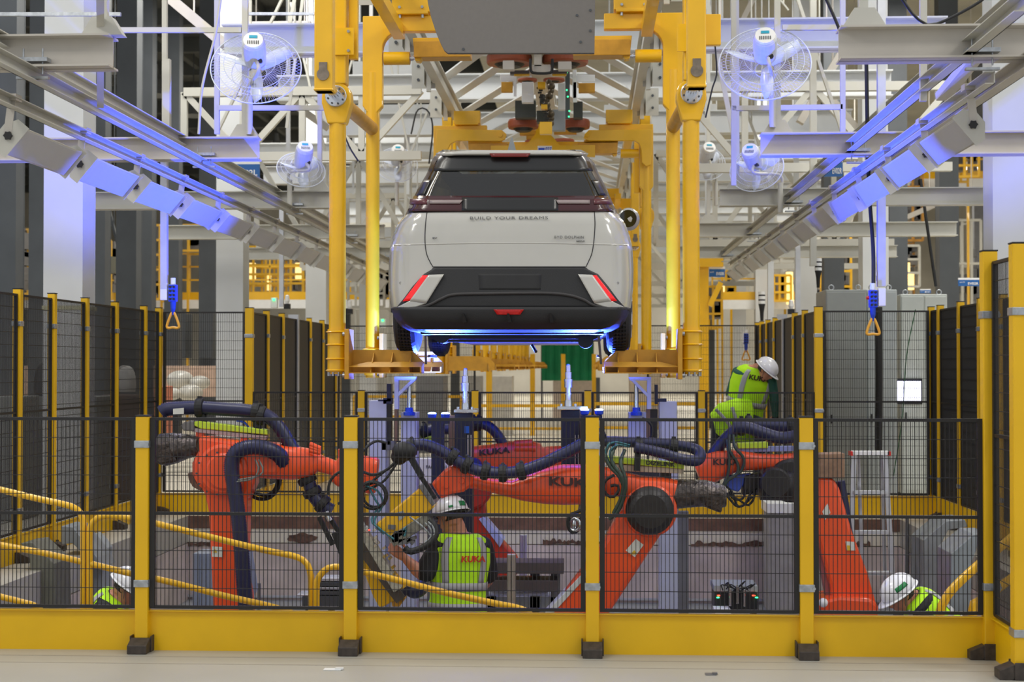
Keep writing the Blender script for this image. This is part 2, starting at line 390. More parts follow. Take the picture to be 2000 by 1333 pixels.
post(XL2, BY, TH, 'tall broad yellow post at the back left corner of the cell', None, w=.088, clamps=(2.05, 1.2), foot=False)
post(XR2, BY, TH, 'tall broad yellow post at the back right corner of the cell', None, w=.088, clamps=(2.05, 1.2), foot=False)
panel((XL + .06, BY), (XL2 - .06, BY), .262, 2.32, [1.3], 'tall black mesh panel on the back line at left', None)
kick((XL, BY), (XL2, BY), .243, 'yellow kick plate under the tall back panel at left', None)
panel((XR2 + .06, BY), (XR - .06, BY), .262, 2.32, [1.3], 'tall black mesh panel on the back line at right, before the grey cabinets', None)
kick((XR2, BY), (XR, BY), .243, 'yellow kick plate under the tall back panel at right', None)
lx = [XL2] + [PY(v, 800, BY).x for v in (706, 928, 1148, 1370)] + [XR2]
lb = ['behind the left robot forearm', 'left of the left lifting pin', 'between the two lifting pins', 'right of the right lifting pin', 'in front of the crouching worker']
for i in range(5):
    if i: post(lx[i], BY, 1.42, 'low yellow post of the back fence, %s from the left' % ORDN[i - 1], 'low posts of the back fence', w=.075, clamps=(1.2,), foot=False)
    panel((lx[i] + .055, BY), (lx[i + 1] - .055, BY), .262, 1.40, [.84], 'low black mesh panel of the back fence ' + lb[i], None)
    kick((lx[i], BY), (lx[i + 1], BY), .243, 'yellow kick plate of the low back fence ' + lb[i], None)
FB = F / 127.5
panel((XL2 + .05, FB), (-1.75, FB), .1, TH - .05, [1.3], 'far tall black mesh panel left of the car', None)
panel((.9, FB), (XR2 - .05, FB), .1, TH - .05, [1.3], 'far tall black mesh panel right of the carrier posts', None)
# ------------------------------------------------------------------ columns of the hall
CI = [0, 0]
def column(x, y, w, d, h, m_, label, group, flange=True):
    c = MB()
    if flange:
        c.bx(x - w / 2, x + w / 2, y - d / 2, y - d / 2 + .02, 0.002, h); c.bx(x - w / 2, x + w / 2, y + d / 2 - .02, y + d / 2, 0.002, h); c.bx(x - w / 2 + .004, x + w / 2 - .004, y - d / 2 + .02, y + d / 2 - .02, 0.002, h)
        c.bx(x - w / 2 - .05, x + w / 2 + .05, y - d / 2 - .05, y + d / 2 + .05, 0.001, .03)
    else: c.bx(x - w / 2, x + w / 2, y - d / 2, y + d / 2, 0.002, h)
    o = c.build('column', m_); ORG[o] = (0, 0, 0); tag(o, label, 'column', group); return o
for k, s in enumerate((195, 133, 101, 81.7, 68)):
    column(-5.28, F / s, .40, .40, 9.5, WHT, '%s broad white column on the left, counted from the camera' % ORDN[k], 'white columns along the left side')
    if k == 0: MB().bx(-5.49, -5.06, F / s - .21, F / s + .21, 2.27, 2.31).build('pale_band', mat('pale_yellow_band', (196, 194, 160), .6), None)['kind'] = 'structure'  # pale yellowish band round the nearest white column
for k, (px, s) in enumerate(((1955, 179), (1700, 122.7), (1570, 95), (1487, 75), (1441, 64))):
    column((px - 1150) / s, F / s, .40, .40, 9.5, WHT, '%s broad white column on the right, counted from the camera' % ORDN[k], 'white columns along the right side')
for k, (px, s, w) in enumerate(((-4, 150, .32), (62, 120, .30), (178, 118, .33), (240, 112, .36), (274, 100, .32), (329, 96, .30), (401, 84, .40))):
    column((px - 1150) / s, F / s, w, w, 12.0, DKG, ['dark grey column at the left edge of the hall', 'dark grey column left of the nearest white column', 'dark grey column just right of the nearest white column', 'dark grey column in the middle of the dark group at left', 'dark grey column right in the dark group at left', 'dark grey column behind the left hanging pendant', 'broad dark grey column left of the second white column'][k], None)
for k, (px, s, w) in enumerate(((1622, 100, .38), (1745, 96, .36), (1841, 88, .42), (1900, 62, .3))):
    column((px - 1150) / s, F / s, w, w, 12.0, DKG if k != 3 else GREYD, ['dark grey column behind the tall grey cabinets at right', 'dark grey column right of the right hanging pendant', 'broad dark grey column behind the light grey cabinet', 'thin grey column by the right white column'][k], None)

# ------------------------------------------------------------------ light rows
def fixture(x, z, y, side, tilt, label, group):
    """side +1: right row. box light with diffuser facing the line, hung by an end plate with a star knob"""
    t = thing('light_fixture', label, 'light fixture', (x, y, z), group)
    c, s_ = math.cos(tilt), math.sin(tilt)
    def L(u, v, yy): return Vector((x + side * (u * c + v * s_), y + yy, z + (-u * s_ + v * c)))
    # u: across the face outward/down, v: normal pointing up/outward away from the line
    W = .21; T = .085; Y0, Y1 = .02, 1.08
    b = MB(); b.hexa([L(-W / 2, 0, Y0), L(W / 2, 0, Y0), L(W / 2, 0, Y1), L(-W / 2, 0, Y1), L(-W / 2 + .03, T, Y0), L(W / 2 - .03, T, Y0), L(W / 2 - .03, T, Y1), L(-W / 2 + .03, T, Y1)])
    b.build('housing', CRM, t, bevel=.003)
    f = MB(); f.hexa([L(-W / 2 + .012, -.006, Y0 + .02), L(W / 2 - .012, -.006, Y0 + .02), L(W / 2 - .012, -.006, Y1 - .02), L(-W / 2 + .012, -.006, Y1 - .02), L(-W / 2 + .012, .002, Y0 + .02), L(W / 2 - .012, .002, Y0 + .02), L(W / 2 - .012, .002, Y1 - .02), L(-W / 2 + .012, .002, Y1 - .02)])
    f.build('diffuser', DIFF, t)
    for e, yy in (('a', 0.0), ('b', Y1 + .01)):
        p = MB(); poly = [L(-W / 2 - .012, -.02, yy), L(W / 2 + .012, -.02, yy), L(W / 2 + .012, .05, yy), L(.035, .12, yy), L(-.04, .12, yy), L(-W / 2 - .012, .07, yy)]
        p.prism(poly, (0, .004 if e == 'b' else -.004, 0)); p.build('end_plate', CRM, t)
    k = MB(); kp = L(0, .05, -.008); pts = []
    for i in range(12):
        a = 2 * math.pi * i / 12; r = .022 if i % 2 else .029; pts.append(kp + Vector((r * math.cos(a), 0, r * math.sin(a))))
    k.prism(pts, (0, -.018, 0)); k.build('star_knob', BLK, t)
    h = MB(); a = L(0, .06, -.004); top = Vector((x + side * .02, y, z + .27)); h.bar(a, top, .05, .006, up=Vector((0, 1, 0)))
    h.bx(top.x - .04, top.x + .04, y - .04, y + .06, top.z - .02, top.z + .02); h.build('hanger_bracket', CRM2, t)
    return t
fixL = []; 
for k in range(13):
    y = 3000 * 3.54 * (.000881 + .0001263 * k)
    fixture(-3.56, 3.10, y, -1, R(50), '%s box light of the left row, counted from the camera' % ORDN[k], 'box lights of the left row')
tl = [50, 50, 56, 62, 48, 44, 46, 44, 44, 44, 44, 44, 44]
for k in range(12):
    y = 3000 * 2.36 * (.001383 + .000191 * k)
    fixture(2.38, 3.19, y, 1, R(tl[k]), '%s box light of the right row, counted from the camera' % ORDN[k], 'box lights of the right row')

def channel(x, z, y0, y1, w, h, name, label, m_=CRM, open_=1):
    c = MB(); c.bx(x - w / 2, x + w / 2, y0, y1, z + h / 2 - .006, z + h / 2); c.bx(x - w / 2, x + w / 2, y0, y1, z - h / 2, z - h / 2 + .006)
    e = -w / 2 if open_ > 0 else w / 2 - .006; c.bx(x + e, x + e + .006, y0, y1, z - h / 2, z + h / 2)
    o = c.build(name, m_); ORG[o] = (0, 0, 0); return tag(o, label, 'rail')
channel(-3.56, 3.335, 6, 27, .06, .07, 'light_rail', 'grey channel that carries the left row of box lights')
channel(-3.42, 3.50, 6, 27, .06, .085, 'light_rail', 'cream channel above the carrying channel of the left light row')
channel(-3.62, 3.72, 6, 27, .06, .085, 'support_rail', 'upper cream channel of the left light row under the cross beams', m_=CRM)
channel(-4.05, 3.93, 6, 27, .08, .085, 'support_rail', 'outermost channel at left, above the light row', m_=CRM2)
channel(2.40, 3.43, 9.3, 26.5, .06, .075, 'light_rail', 'channel that carries the right row of box lights', open_=-1)
channel(2.28, 3.62, 8.2, 26.5, .07, .09, 'light_rail', 'upper channel above the right row of box lights', open_=-1)
channel(2.62, 3.52, 5, 26.5, .08, .09, 'support_rail', 'sloping looking outer channel right of the light row', m_=CRM2, open_=-1)
channel(2.95, 4.25, 6, 26.5, .08, .09, 'support_rail', 'highest outer channel at right, above the light row', m_=CRM, open_=-1)
# small square duct end above the right row
# cross beams (H sections) with posts and clamps
def ibeam(mb, x0, x1, y, z, h=.20, fl=.10, tw=.012):
    mb.bx(x0, x1, y - fl, y + fl, z + h / 2 - .012, z + h / 2); mb.bx(x0, x1, y - fl, y + fl, z - h / 2, z - h / 2 + .012); mb.bx(x0, x1, y - .005, y + .005, z - h / 2, z + h / 2)
YB = [9.35 + 4.22 * k for k in range(5)]
for k, y in enumerate(YB):
    for sd, xi, xo, nm in ((-1, -2.94, -6.2, 'left'), (1, 1.51, 5.2, 'right')):
        b = MB(); ibeam(b, min(xi, xo), max(xi, xo), y, 3.645)
        t = thing('cross_beam', '%s grey H-section beam across the %s light row, counted from the camera' % (ORDN[k], nm), 'beam', (xi, y, 3.645), 'cross beams above the light rows')
        b.build('web_and_flanges', CRM2 if k < 2 else CRM, t)
        cl = MB()
        xc = -3.42 if sd < 0 else 2.35
        for dx in (-.06, .06):
            cl.cyl((xc + dx, y - .07, 3.50), (xc + dx, y - .07, 3.66), .006, 6)
        cl.bx(xc - .1, xc + .1, y - .11, y - .03, 3.575, 3.60); cl.bx(xc - .1, xc + .1, y - .09, y - .05, 3.47, 3.485); cl.build('beam_clamp', GAL, t)
        # hanging post
        xp = xi + sd * (.16 if k != 1 else (.03 if sd > 0 else .19)); xp = {(-1, 0): -3.0, (1, 0): 1.66, (-1, 1): -3.07, (1, 1): 1.66}.get((sd, k), xi + sd * .2)
        p = MB(); p.bx(xp - .025, xp + .025, y - .025, y + .025, 3.745, 9.0); g = .13
        p.prism([(xp - g, y - .05, 3.746), (xp + g, y - .05, 3.746), (xp + .06, y - .05, 3.86), (xp - .06, y - .05, 3.86)], (0, .1, 0))
        o = p.build('hanger_post', CRM); ORG[o] = (0, 0, 0); tag(o, '%s slim vertical hanger post on the %s cross beams, counted from the camera' % (ORDN[k], nm), 'hanger post', 'slim hanger posts of the light rows')
# fan frame bars (horizontal ties between hanger posts)
def bars(name, label, cat, segs, m_, group=None, kind=None, split=False):
    if split and len(segs) > 1:
        ss = sorted(segs, key=lambda q: (q[0][0] + q[1][0])); g_ = group or label
        for i, q in enumerate(ss): bars(name, '%s, %s from the left' % (label, ORDN[i]), cat, [q], m_, g_)
        return None
    b = MB()
    for p, q, w, *h in segs: b.bar(p, q, w, h[0] if h else w)
    if name == 'diagonal_strut' and 19.5 < segs[0][0][1] < 80:
        c = Vector(segs[0][0]).lerp(Vector(segs[0][1]), .5); b.cyl(c, (c.x, c.y, 12.62 if c.x < -3.6 else 11.92), .012, 6)
    o = b.build(name, m_); ORG[o] = (0, 0, 0); return tag(o, label, cat, group, kind)
yF = YB[1]
s1 = F / yF
bars('fan_frame', 'slim square tube frame that carries the near left fan', 'frame', [
    (PY(200, 59, yF), PY(472, 59, yF), .045), (PY(424, 211, YB[1] + .8), PY(650, 211, YB[1] + .8), .045), (PY(424, 0, yF + .8), PY(424, 262, yF + .8), .045),
    (PY(196, -10, 9.0), PY(196, 205, 10.3), .045)], CRM, split=True)
bars('fan_frame', 'slim square tube frame that carries the near right fan', 'frame', [
    (PY(1528, 54, yF), PY(1640, 54, yF), .045), (PY(1430, 212, YB[1] + .8), PY(1645, 209, yF + .8), .045), (PY(1433, -10, yF + .8), PY(1433, 362, yF + .8), .045), (PY(1646, -10, yF + .8), PY(1646, 262, yF + .8), .045),
    (PY(1803, -10, 10.6), PY(1803, 198, 10.6), .045)], CRM, split=True)
def cap_t(px, py0, py1, Y, w, label, m_=CRM, name='drop_post'):
    return bars(name, label, 'drop post', [(PY(px, py0, Y), PY(px, py1, Y), w)], m_)

# ------------------------------------------------------------------ fans
def fan(px, py, Y, dia, label, mount, tiltx=R(-28), turn=R(8), arm=True):
    c = PY(px, py, Y); t = thing('wall_fan', label, 'fan', c, 'industrial fans above the line')
    M = Euler((tiltx, 0, turn)).to_matrix()
    def W(x, y, z): return c + M @ Vector((x, y, z))   # y: axis, motor at -y (towards the camera)
    r = dia / 2; cg = MB()
    for k in range(72):
        a = 2 * math.pi * k / 72; ca, sa = math.cos(a), math.sin(a)
        for sgn in (-1, 1):
            pts = [W(q * r * ca, sgn * .09 * math.sqrt(max(0, 1 - (q) ** 2.2)) , q * r * sa) for q in (.22, .5, .75, .9, 1.0)]
            cg.tube(pts, .0013, 3, caps=False)
    ax = M @ Vector((0, 1, 0))
    for q, yy, tr in ((1, 0, .006), (.22, -.088, .004), (.22, .088, .004), (.45, -.082, .003), (.7, -.06, .003), (.85, -.04, .003), (.55, .08, .0025)):
        cg.torus(W(0, yy, 0), ax, r * q, tr, 40, 5)
    cg.build('cage', mat('white_cage_wire', (216, 222, 235), .4), t)
    bl = MB()
    for k in range(3):
        a = 2 * math.pi * k / 3 + .6; n = 7; top = []; bot = []
        for i in range(n):
            q = .1 + .82 * i / (n - 1); wd = .055 + .035 * math.sin(math.pi * i / (n - 1))
            ca, sa = math.cos(a), math.sin(a)
            top.append(W(r * q * ca - wd * sa * .6, -.03, r * q * sa + wd * ca * .6)); bot.append(W(r * q * ca + wd * sa * .6, .035, r * q * sa - wd * ca * .6))
        o = len(bl.v); bl.add(top + bot, [(i, i + 1, n + i + 1, n + i) for i in range(n - 1)], True)
    bl.build('blades', mat('translucent_white_blade', (225, 232, 245), .25), t, mods=lambda o: setattr(o.modifiers.new('t', 'SOLIDIFY'), 'thickness', .004))
    mo = MB(); mo.lathe(W(0, -.36, 0), ax, [(0, .02), (0, .088), (.02, .10), (.12, .104), (.27, .095), (.31, .03)], 20); mo.build('motor_housing', mat('fan_motor_grey', (206, 210, 220), .35), t)
    mc = MB(); mc.lathe(W(0, -.38, 0), ax, [(0, .03), (.001, .086), (.02, .092)], 18); mc.build('motor_cap', WPL, t)
    lg = MB(); lg.box(W(0, -.383, .03), (.07, .006, .028), (tiltx, 0, turn)); lg.build('badge', mat('teal_badge', (40, 160, 190), .4), t)
    vg = MB()
    for i in range(7): vg.box(W(-.045 + .015 * i, -.382, -.03), (.006, .006, .035), (tiltx, 0, turn))
    vg.build('vent_slots', BLK, t)
    kn = MB(); kn.cyl(W(.05, -.22, -.1), W(.05, -.16, -.06), .022, 10); kn.build('tilt_knob', BLKP, t)
    if arm:
        m_ = Vector(mount); b = MB(); b.tube(cr([W(.02, -.2, -.08), W(.04, -.2, -.2), m_ + Vector((0, -.02, .2)), m_], 5), .018, 8); b.cyl(m_ + Vector((0, 0, .12)), m_ - Vector((0, 0, .22)), .03, 10)
        b.build('mounting_arm', CRM, t)
    return t
fan(500, 132, 13.5, .80, 'near left white cage fan on a slim post', PY(487, 215, 13.5))
fan(1494, 124, 13.5, .80, 'near right white cage fan on a slim post', PY(1509, 200, 13.5), turn=R(-6))
fan(588, 332, 17.6, .56, 'second left cage fan, smaller looking, beside the yellow pole', PY(566, 372, 17.6), tiltx=R(-38), turn=R(20))
fan(1478, 330, 17.6, .62, 'second right cage fan above the third cross beam', PY(1524, 378, 17.6), turn=R(-20))
fan(775, 322, 22, .60, 'far left cage fan beside the car roof', PY(775, 372, 22), turn=R(10))
fan(1376, 318, 22, .60, 'far right cage fan right of the yellow poles', PY(1398, 372, 22))

# ------------------------------------------------------------------ signs
def sign(px0, py0, px1, py1, Y, txt, label, tx=None, band=.24):
    a = PY(px0, py1, Y); b = PY(px1, py0, Y); t = thing('bay_sign', label, 'sign', (a.x, Y, a.z))
    MB().bx(a.x, b.x, Y, Y + .03, a.z, b.z - (b.z - a.z) * band).build('blue_board', SIGN, t)
    MB().bx(a.x, b.x, Y, Y + .03, b.z - (b.z - a.z) * band, b.z).build('white_strip', WPL, t)
    w = b.x - a.x; h = b.z - a.z
    text('lettering', txt, (a.x + w * .45, Y - .004, a.z + h * .14), (1, 0, 0), (0, 0, 1), w * .5, h * .32, WPL, t, bold=.02)
    text('small_lettering', 'auto EV', (a.x + w * .05, Y - .004, a.z + h * .4), (1, 0, 0), (0, 0, 1), w * .26, h * .14, WPL, t)
    return t
sign(424, 312, 507, 349, 19.5, 'EV02L', 'blue and white hanging bay sign at left reading EV02L')
sign(566, 396, 606, 412, 27, 'EV03L', 'small blue bay sign left of the tall yellow pole')
sign(1385, 521, 1416, 541, 30, 'EV03R', 'blue bay sign under the far right end of the lights, on a yellow frame')
sign(1872, 543, 1913, 559, 24, 'EV02R', 'blue bay sign at right behind the side fence reading EV02R')
sign(1609, 308, 1646, 345, 19.5, 'EV02R', 'blue bay sign behind the right light rails')
sign(1797, 565, 1818, 573, 32, 'EV', 'tiny blue sign above the light grey cabinet')

# ------------------------------------------------------------------ pendants
def pendant(px, py, Y, label, postpx, redbtn=False, k=1.0):
    c = PY(px, py, Y); t = thing('pendant_control', label, 'pendant control', c)
    s = Y / F * k
    MB().box(c, (16 * s, 14 * s, 34 * s)).build('control_box', BLUE, t, bevel=.006)
    b = MB()
    for i in range(4):
        for j in (-1, 1): b.cyl(c + Vector((j * 3.6 * s, -7 * s, (12 - 8 * i) * s)), c + Vector((j * 3.6 * s, -8.6 * s, (12 - 8 * i) * s)), 2.4 * s, 8)
    b.build('buttons', BLKP, t)
    if redbtn: MB().cyl(c + Vector((-8 * s, -2 * s, 2 * s)), c + Vector((-13 * s, -2 * s, 2 * s)), 3.5 * s, 10).build('stop_button', RED, t)
    MB().lathe(c + Vector((0, 0, -17 * s)), (0, 0, -1), [(0, 6 * s), (14 * s, 5 * s), (26 * s, 2 * s)], 12).build('cable_gland', BLUE, t)
    MB().cyl(c + Vector((0, 0, 17 * s)), c + Vector((0, 0, 30 * s)), 5 * s, 12).build('top_collar', WPL, t)
    h = MB(); z = -38 * s; tri = [c + Vector((0, 0, z)), c + Vector((-4 * s, 0, z - 4 * s)), c + Vector((-12 * s, 0, z - 26 * s)), c + Vector((-9 * s, 0, z - 31 * s)), c + Vector((0, 0, z - 30 * s)), c + Vector((9 * s, 0, z - 31 * s)), c + Vector((12 * s, 0, z - 26 * s)), c + Vector((4 * s, 0, z - 4 * s))]
    loop = cr(tri + [tri[0]], 5); h.tube(loop, 2.6 * s, 8); h.cyl(c + Vector((0, 0, -26 * s)), c + Vector((0, 0, z)), 1.8 * s, 8)
    h.build('pull_handle', mat('amber_handle', (240, 176, 60), .4), t)
    pb = MB(); pc = PY(postpx, py - 2, Y); pb.bx(pc.x - 7 * s, pc.x + 7 * s, Y - 6 * s, Y + 6 * s, pc.z - 16 * s, pc.z + 18 * s); pb.bar(pc + Vector((0, 0, 6 * s)), c + Vector((0, 0, 6 * s)), 4 * s); pb.build('junction_box', WPL, t, bevel=.004)
    return t
YPN = 14.0
pendant(338, 573, YPN, 'blue hanging control pendant with amber pull handle at left', 321)
pendant(1705, 584, YPN, 'blue hanging control pendant with red button and amber handle at right', 1722, True)
pendant(1457, 662, 24, 'small distant pendant with amber handle before the corridor fence', 1452, k=.6)
cap_t(322, -20, 262, YPN, .045, 'upper vertical post of the left pendant'); cap_t(326, 116, 268, YPN, .065, 'sleeve on the left pendant post'); cap_t(321, 272, 565, YPN, .06, 'blue lit lower post of the left pendant', ALU)
cap_t(1721, -20, 560, YPN + .05, .07, 'blue lit vertical post of the right pendant', ALU); cap_t(1588, -20, 520, 20, .08, 'slim pale conduit post behind the right pendant')
cap_t(550, 400, 600, 22, .06, 'pale post with a black knob beside the amber platform light', ALU)
cap_t(1505, 350, 625, 24, .09, 'bright bluish post in front of the right yellow platform', WHT)
cap_t(1558, 430, 610, 23, .07, 'pale grey post right of the right yellow platform', ALU)
def cable(name, pts, r, m_, label, smooth=8):
    o = MB().tube(resample(cr(pts, smooth), .06), r, 8).build(name, m_); ORG[o] = (0, 0, 0); return tag(o, label, 'cable')
cable('black_cable', [PY(1690, -10, YPN + .2), PY(1696, 330, YPN + .2), PY(1705, 480, YPN + .1), PY(1706, 560, YPN)], .018, RUB, 'thick black cable hanging down to the right pendant')
cable('black_cable', [PY(1610, -10, 11.5), PY(1640, 60, 11.5), PY(1654, 118, 11.5)], .012, RUB, 'short black cable above the near right cross beam')
cable('black_cable', [PY(1760, -5, 10), PY(1790, 35, 10), PY(1825, 48, 10), PY(1900, 12, 10), PY(1930, -10, 10)], .010, RUB, 'sagging black cable at the top right')
cable('black_cable', [PY(1798, 350, 20), PY(1812, 450, 20), PY(1828, 560, 20)], .02, RUB, 'black cable hanging in front of the right dark columns')
cable('white_cable', [PY(432, -10, 13), PY(420, 70, 13), PY(395, 170, 13), PY(388, 262, 13)], .012, CRM, 'white cable hanging beside the near left fan')
cable('black_cable', [PY(1394, 60, 15), PY(1400, 140, 15), PY(1392, 170, 15), PY(1378, 230, 15)], .008, RUB, 'thin black cable right of the yellow posts')
cable('black_cable', [PY(672, 262, 15), PY(684, 290, 15), PY(700, 315, 15)], .008, RUB, 'thin black cable between the left yellow poles')
cable('black_cable', [PY(803, 262, 22), PY(815, 216, 22), PY(835, 216, 22), PY(845, 250, 22), PY(838, 320, 22)], .012, RUB, 'looped black cable left of the car roof')
# conduit ribbed cable ends above right cabinets
for px, y0, y1, Y in ((1598, 505, 560, 20), (1488, 570, 625, 24)):
    t = thing('cable_gland', 'ribbed black and white cable gland at the end of a drop conduit, %s' % ('near the cabinets' if px > 1550 else 'further left'), 'cable gland', PY(px, y0, Y)); s = Y / F; g = MB()
    for i in range(3): g.cyl(PY(px, y0 + 9 * i, Y), PY(px, y0 + 9 * i + 6, Y), 7 * s, 12)
    g.build('white_rings', WPL, t); g = MB(); 
    for i in range(3): g.cyl(PY(px, y0 + 9 * i + 6, Y), PY(px, y0 + 9 * i + 9, Y), 6.5 * s, 12)
    g.lathe(PY(px, y0 + 27, Y), (0, 0, -1), [(0, 6 * s), (12 * s, 4 * s), (30 * s, 3 * s)], 10); g.build('black_cone', RUB, t)

# ------------------------------------------------------------------ overhead steel
CX = -.585
def steel(name, label, segs, m_=CRM, group=None): return bars(name, label, 'steelwork', segs, m_, group)
for sd, nm in ((-1, 'left'), (1, 'right')):
    x = CX + sd * 1.2
    b = MB(); b.bx(x - .05, x + .05, 12.5, 62, 5.04, 5.16); b.bx(x - .09, x + .09, 12.5, 62, 5.155, 5.17)
    o = b.build('conveyor_rail', CRM); ORG[o] = (0, 0, 0); tag(o, 'long cream %s rail of the overhead conveyor' % nm, 'rail')
    for k in range(12):
        y = 13.5 + 2.1 * k
        b = MB(); b.bx(x + sd * .12, x + sd * .125, y, y + .32, 4.98, 5.34); b.bx(x + sd * .02, x + sd * .3, y + .3, y + .305, 4.98, 5.34); b.bx(x + sd * .05, x + sd * .1, y + .05, y + .1, 4.9, 5.5)
        t = thing('rail_bracket', '%s bracket plate on the %s conveyor rail, counted from the camera' % (ORDN[k], nm), 'bracket', (x, y, 5.1), 'bracket plates of the conveyor rails'); b.build('plate', CRM, t)
        bo = MB()
        for z in (5.08, 5.24): bo.cyl((x + sd * .22, y + .29, z), (x + sd * .22, y + .33 - .06, z), .018, 6)
        bo.build('bolts', DKG, t)
for k in range(14):
    y = 15.8 + 1.35 * k
    steel('chevron_brace', '%s V-shaped brace over the conveyor, counted from the camera' % ORDN[k], [((CX, y - .1, 5.32), (CX - 1.3, y + 3.6, 5.32), .14, .02), ((CX, y - .1, 5.32), (CX + 1.3, y + 3.6, 5.32), .14, .02)], WHT, 'V-shaped braces over the conveyor')
for k in range(11):
    y = 19 + 3.4 * k
    b = MB(); xa, xb = (-4.6, 4.4) if k < 3 else (-7, 6); b.bx(xa, xb, y, y + .30, 5.62, 5.64); b.bx(xa, xb, y, y + .30, 5.98, 6.0); b.bx(xa, xb, y + .14, y + .16, 5.62, 6.0)
    o = b.build('roof_beam', WHT); ORG[o] = (0, 0, 0); tag(o, '%s wide white beam across the hall above the conveyor, counted from the camera' % ORDN[k], 'beam', 'wide white roof beams')
def lattice(y, x0, x1, z0, z1, n, label, m_=CRM, w=.12):
    segs = [((x0, y, z0), (x1, y, z0), w, w), ((x0, y, z1), (x1, y, z1), w, w)]
    for i in range(n):
        a = x0 + (x1 - x0) * i / n; c = x0 + (x1 - x0) * (i + 1) / n; segs.append(((a, y, z0), (a, y, z1), w * .7)); segs.append(((a, y, z0 if i % 2 else z1), (c, y, z1 if i % 2 else z0), w * .7))
    steel('roof_truss', label, segs, m_, 'lattice trusses under the roof')
for k, y in enumerate((21, 27.5, 34, 41, 48, 56)):
    lattice(y, -5.6 - k * .4, -2.3, 3.9 if k else 4.6, 5.5, 4, 'left lattice truss, %s from the camera' % ORDN[k])
    lattice(y, 1.2, 4.9 + k * .5, 3.9 if k else 4.4, 5.5, 4, 'right lattice truss, %s from the camera' % ORDN[k])
# individual visible struts:  (px0,py0,px1,py1,width_px, s)
def strut(l, S, m_=CRM, th=None):
    segs = []
    for a, b, c, d, w, s, *s2 in S: segs.append((P(a, b, s), P(c, d, s2[0] if s2 else s), w / s, (th or w / s * .6)))
    return bars('diagonal_strut', l, 'steelwork', segs, m_, split=True)
strut('pair of heavy cream diagonal struts at the upper left', [(318, -15, 440, 88, 34, 150), (440, 190, 560, 90, 20, 130), (560, 195, 640, 250, 22, 130)], CRM2)
strut('thin pale struts crossing left of the tall yellow tube', [(555, -10, 425, 258, 8, 150), (568, 5, 636, 300, 7, 140), (592, -10, 560, 250, 6, 150), (576, -5, 552, 120, 7, 150)], CRM)
strut('thin pale strut crossing between the left yellow poles', [(705, 60, 678, 150, 6, 130), (755, 90, 800, 300, 6, 125), (844, 195, 800, 305, 6, 120), (728, 220, 754, 330, 5, 120)], CRM)
strut('thin pale struts behind the near right fan', [(1378, -10, 1432, 262, 9, 150), (1555, -10, 1646, 262, 10, 150), (1446, 190, 1490, 300, 7, 130), (1520, -5, 1540, 20, 5, 150)], CRM)
strut('heavy grey diagonal struts at the upper right', [(1692, 20, 1562, 240, 24, 125), (1570, 130, 1682, 262, 18, 120), (1475, -10, 1450, 40, 16, 110), (1560, 300, 1470, 220, 10, 105), (1600, 300, 1510, 400, 10, 105)], CRM2)
strut('pale vertical pipes behind the right fan', [(1476, 180, 1476, 300, 5, 110), (1488, 180, 1488, 300, 5, 110), (1502, 170, 1502, 360, 8, 105), (1380, 60, 1380, 430, 6, 120), (1555, 0, 1555, 360, 10, 110)], WHT)
strut('pale vertical posts left of the car roof', [(797, 90, 797, 380, 6, 115), (563, -10, 563, 330, 8, 120), (612, 70, 612, 170, 6, 120), (690, 160, 690, 380, 4, 110), (790, 380, 840, 420, 4, 110)], WHT)
strut('grey diagonal beams beyond the right light row', [(1870, 395, 1925, 370, 22, 80), (1770, 425, 1862, 385, 16, 78), (1610, 520, 1700, 470, 16, 85), (1700, 300, 1640, 520, 3, 75)], CRM2)
strut('heavy grey boom rising to the top right corner', [(1840, 190, 1995, 0, 26, 230, 260)], CRM2)
strut('dark diagonal braces between the left dark columns', [(158, 420, 184, 495, 8, 110), (205, 375, 240, 520, 8, 108), (60, 140, 150, 60, 10, 120)], DKG)
steel('transom_beam', 'dark olive horizontal beam between the dark columns at left', [(P(150, 512, 112), P(232, 520, 105), 32 / 110, .3)], mat('olive_grey_steel', (92, 92, 80), .7))
bars('pipe_run', 'thin level grey pipe at the top left', 'pipe', [(P(-10, 28, 240), P(236, 28, 240), .03), (P(475, 27, 180), P(640, 27, 180), .03)], GAL, split=True)
# wide horizontal bands seen at upper left and right
for i, (a, b, c, d, s, m_) in enumerate([(470, 42, 606, 70, 140, CRM2), (690, 120, 840, 145, 120, WHT), (690, 205, 860, 235, 112, WHT), (690, 262, 860, 292, 100, WHT), (690, 318, 850, 325, 100, CRM), (1395, 36, 1630, 54, 135, CRM2), (1400, 64, 1640, 96, 120, WHT), (1395, 150, 1440, 170, 110, WHT), (1390, 225, 1560, 245, 100, WHT), (1180, 205, 1400, 228, 105, WHT), (1180, 262, 1400, 285, 98, WHT)]):
    p = P(a, b, s); q = P(c, d, s); o = MB().bx(p.x, q.x, p.y, p.y + .2, q.z, p.z).cyl((p.x + .1, p.y + .1, p.z), (p.x + .1, p.y + .1, 12.62 if p.x < -3.6 else 11.92), .012, 6).cyl((q.x - .1, p.y + .1, p.z), (q.x - .1, p.y + .1, 12.62 if q.x < -3.7 else 11.92), .012, 6).build('plate_girder', m_); ORG[o] = (0, 0, 0)
    tag(o, 'pale plate girder %s' % ['behind the near left fan', 'between the left yellow poles, top', 'between the left yellow poles, upper middle', 'between the left yellow poles, middle', 'between the left yellow poles, thin lower one', 'at the top behind the right fan', 'upper, right of the yellow posts', 'behind the rim of the near right fan', 'below the near right fan', 'right of the trolley, upper', 'right of the trolley, lower'][i], 'girder')
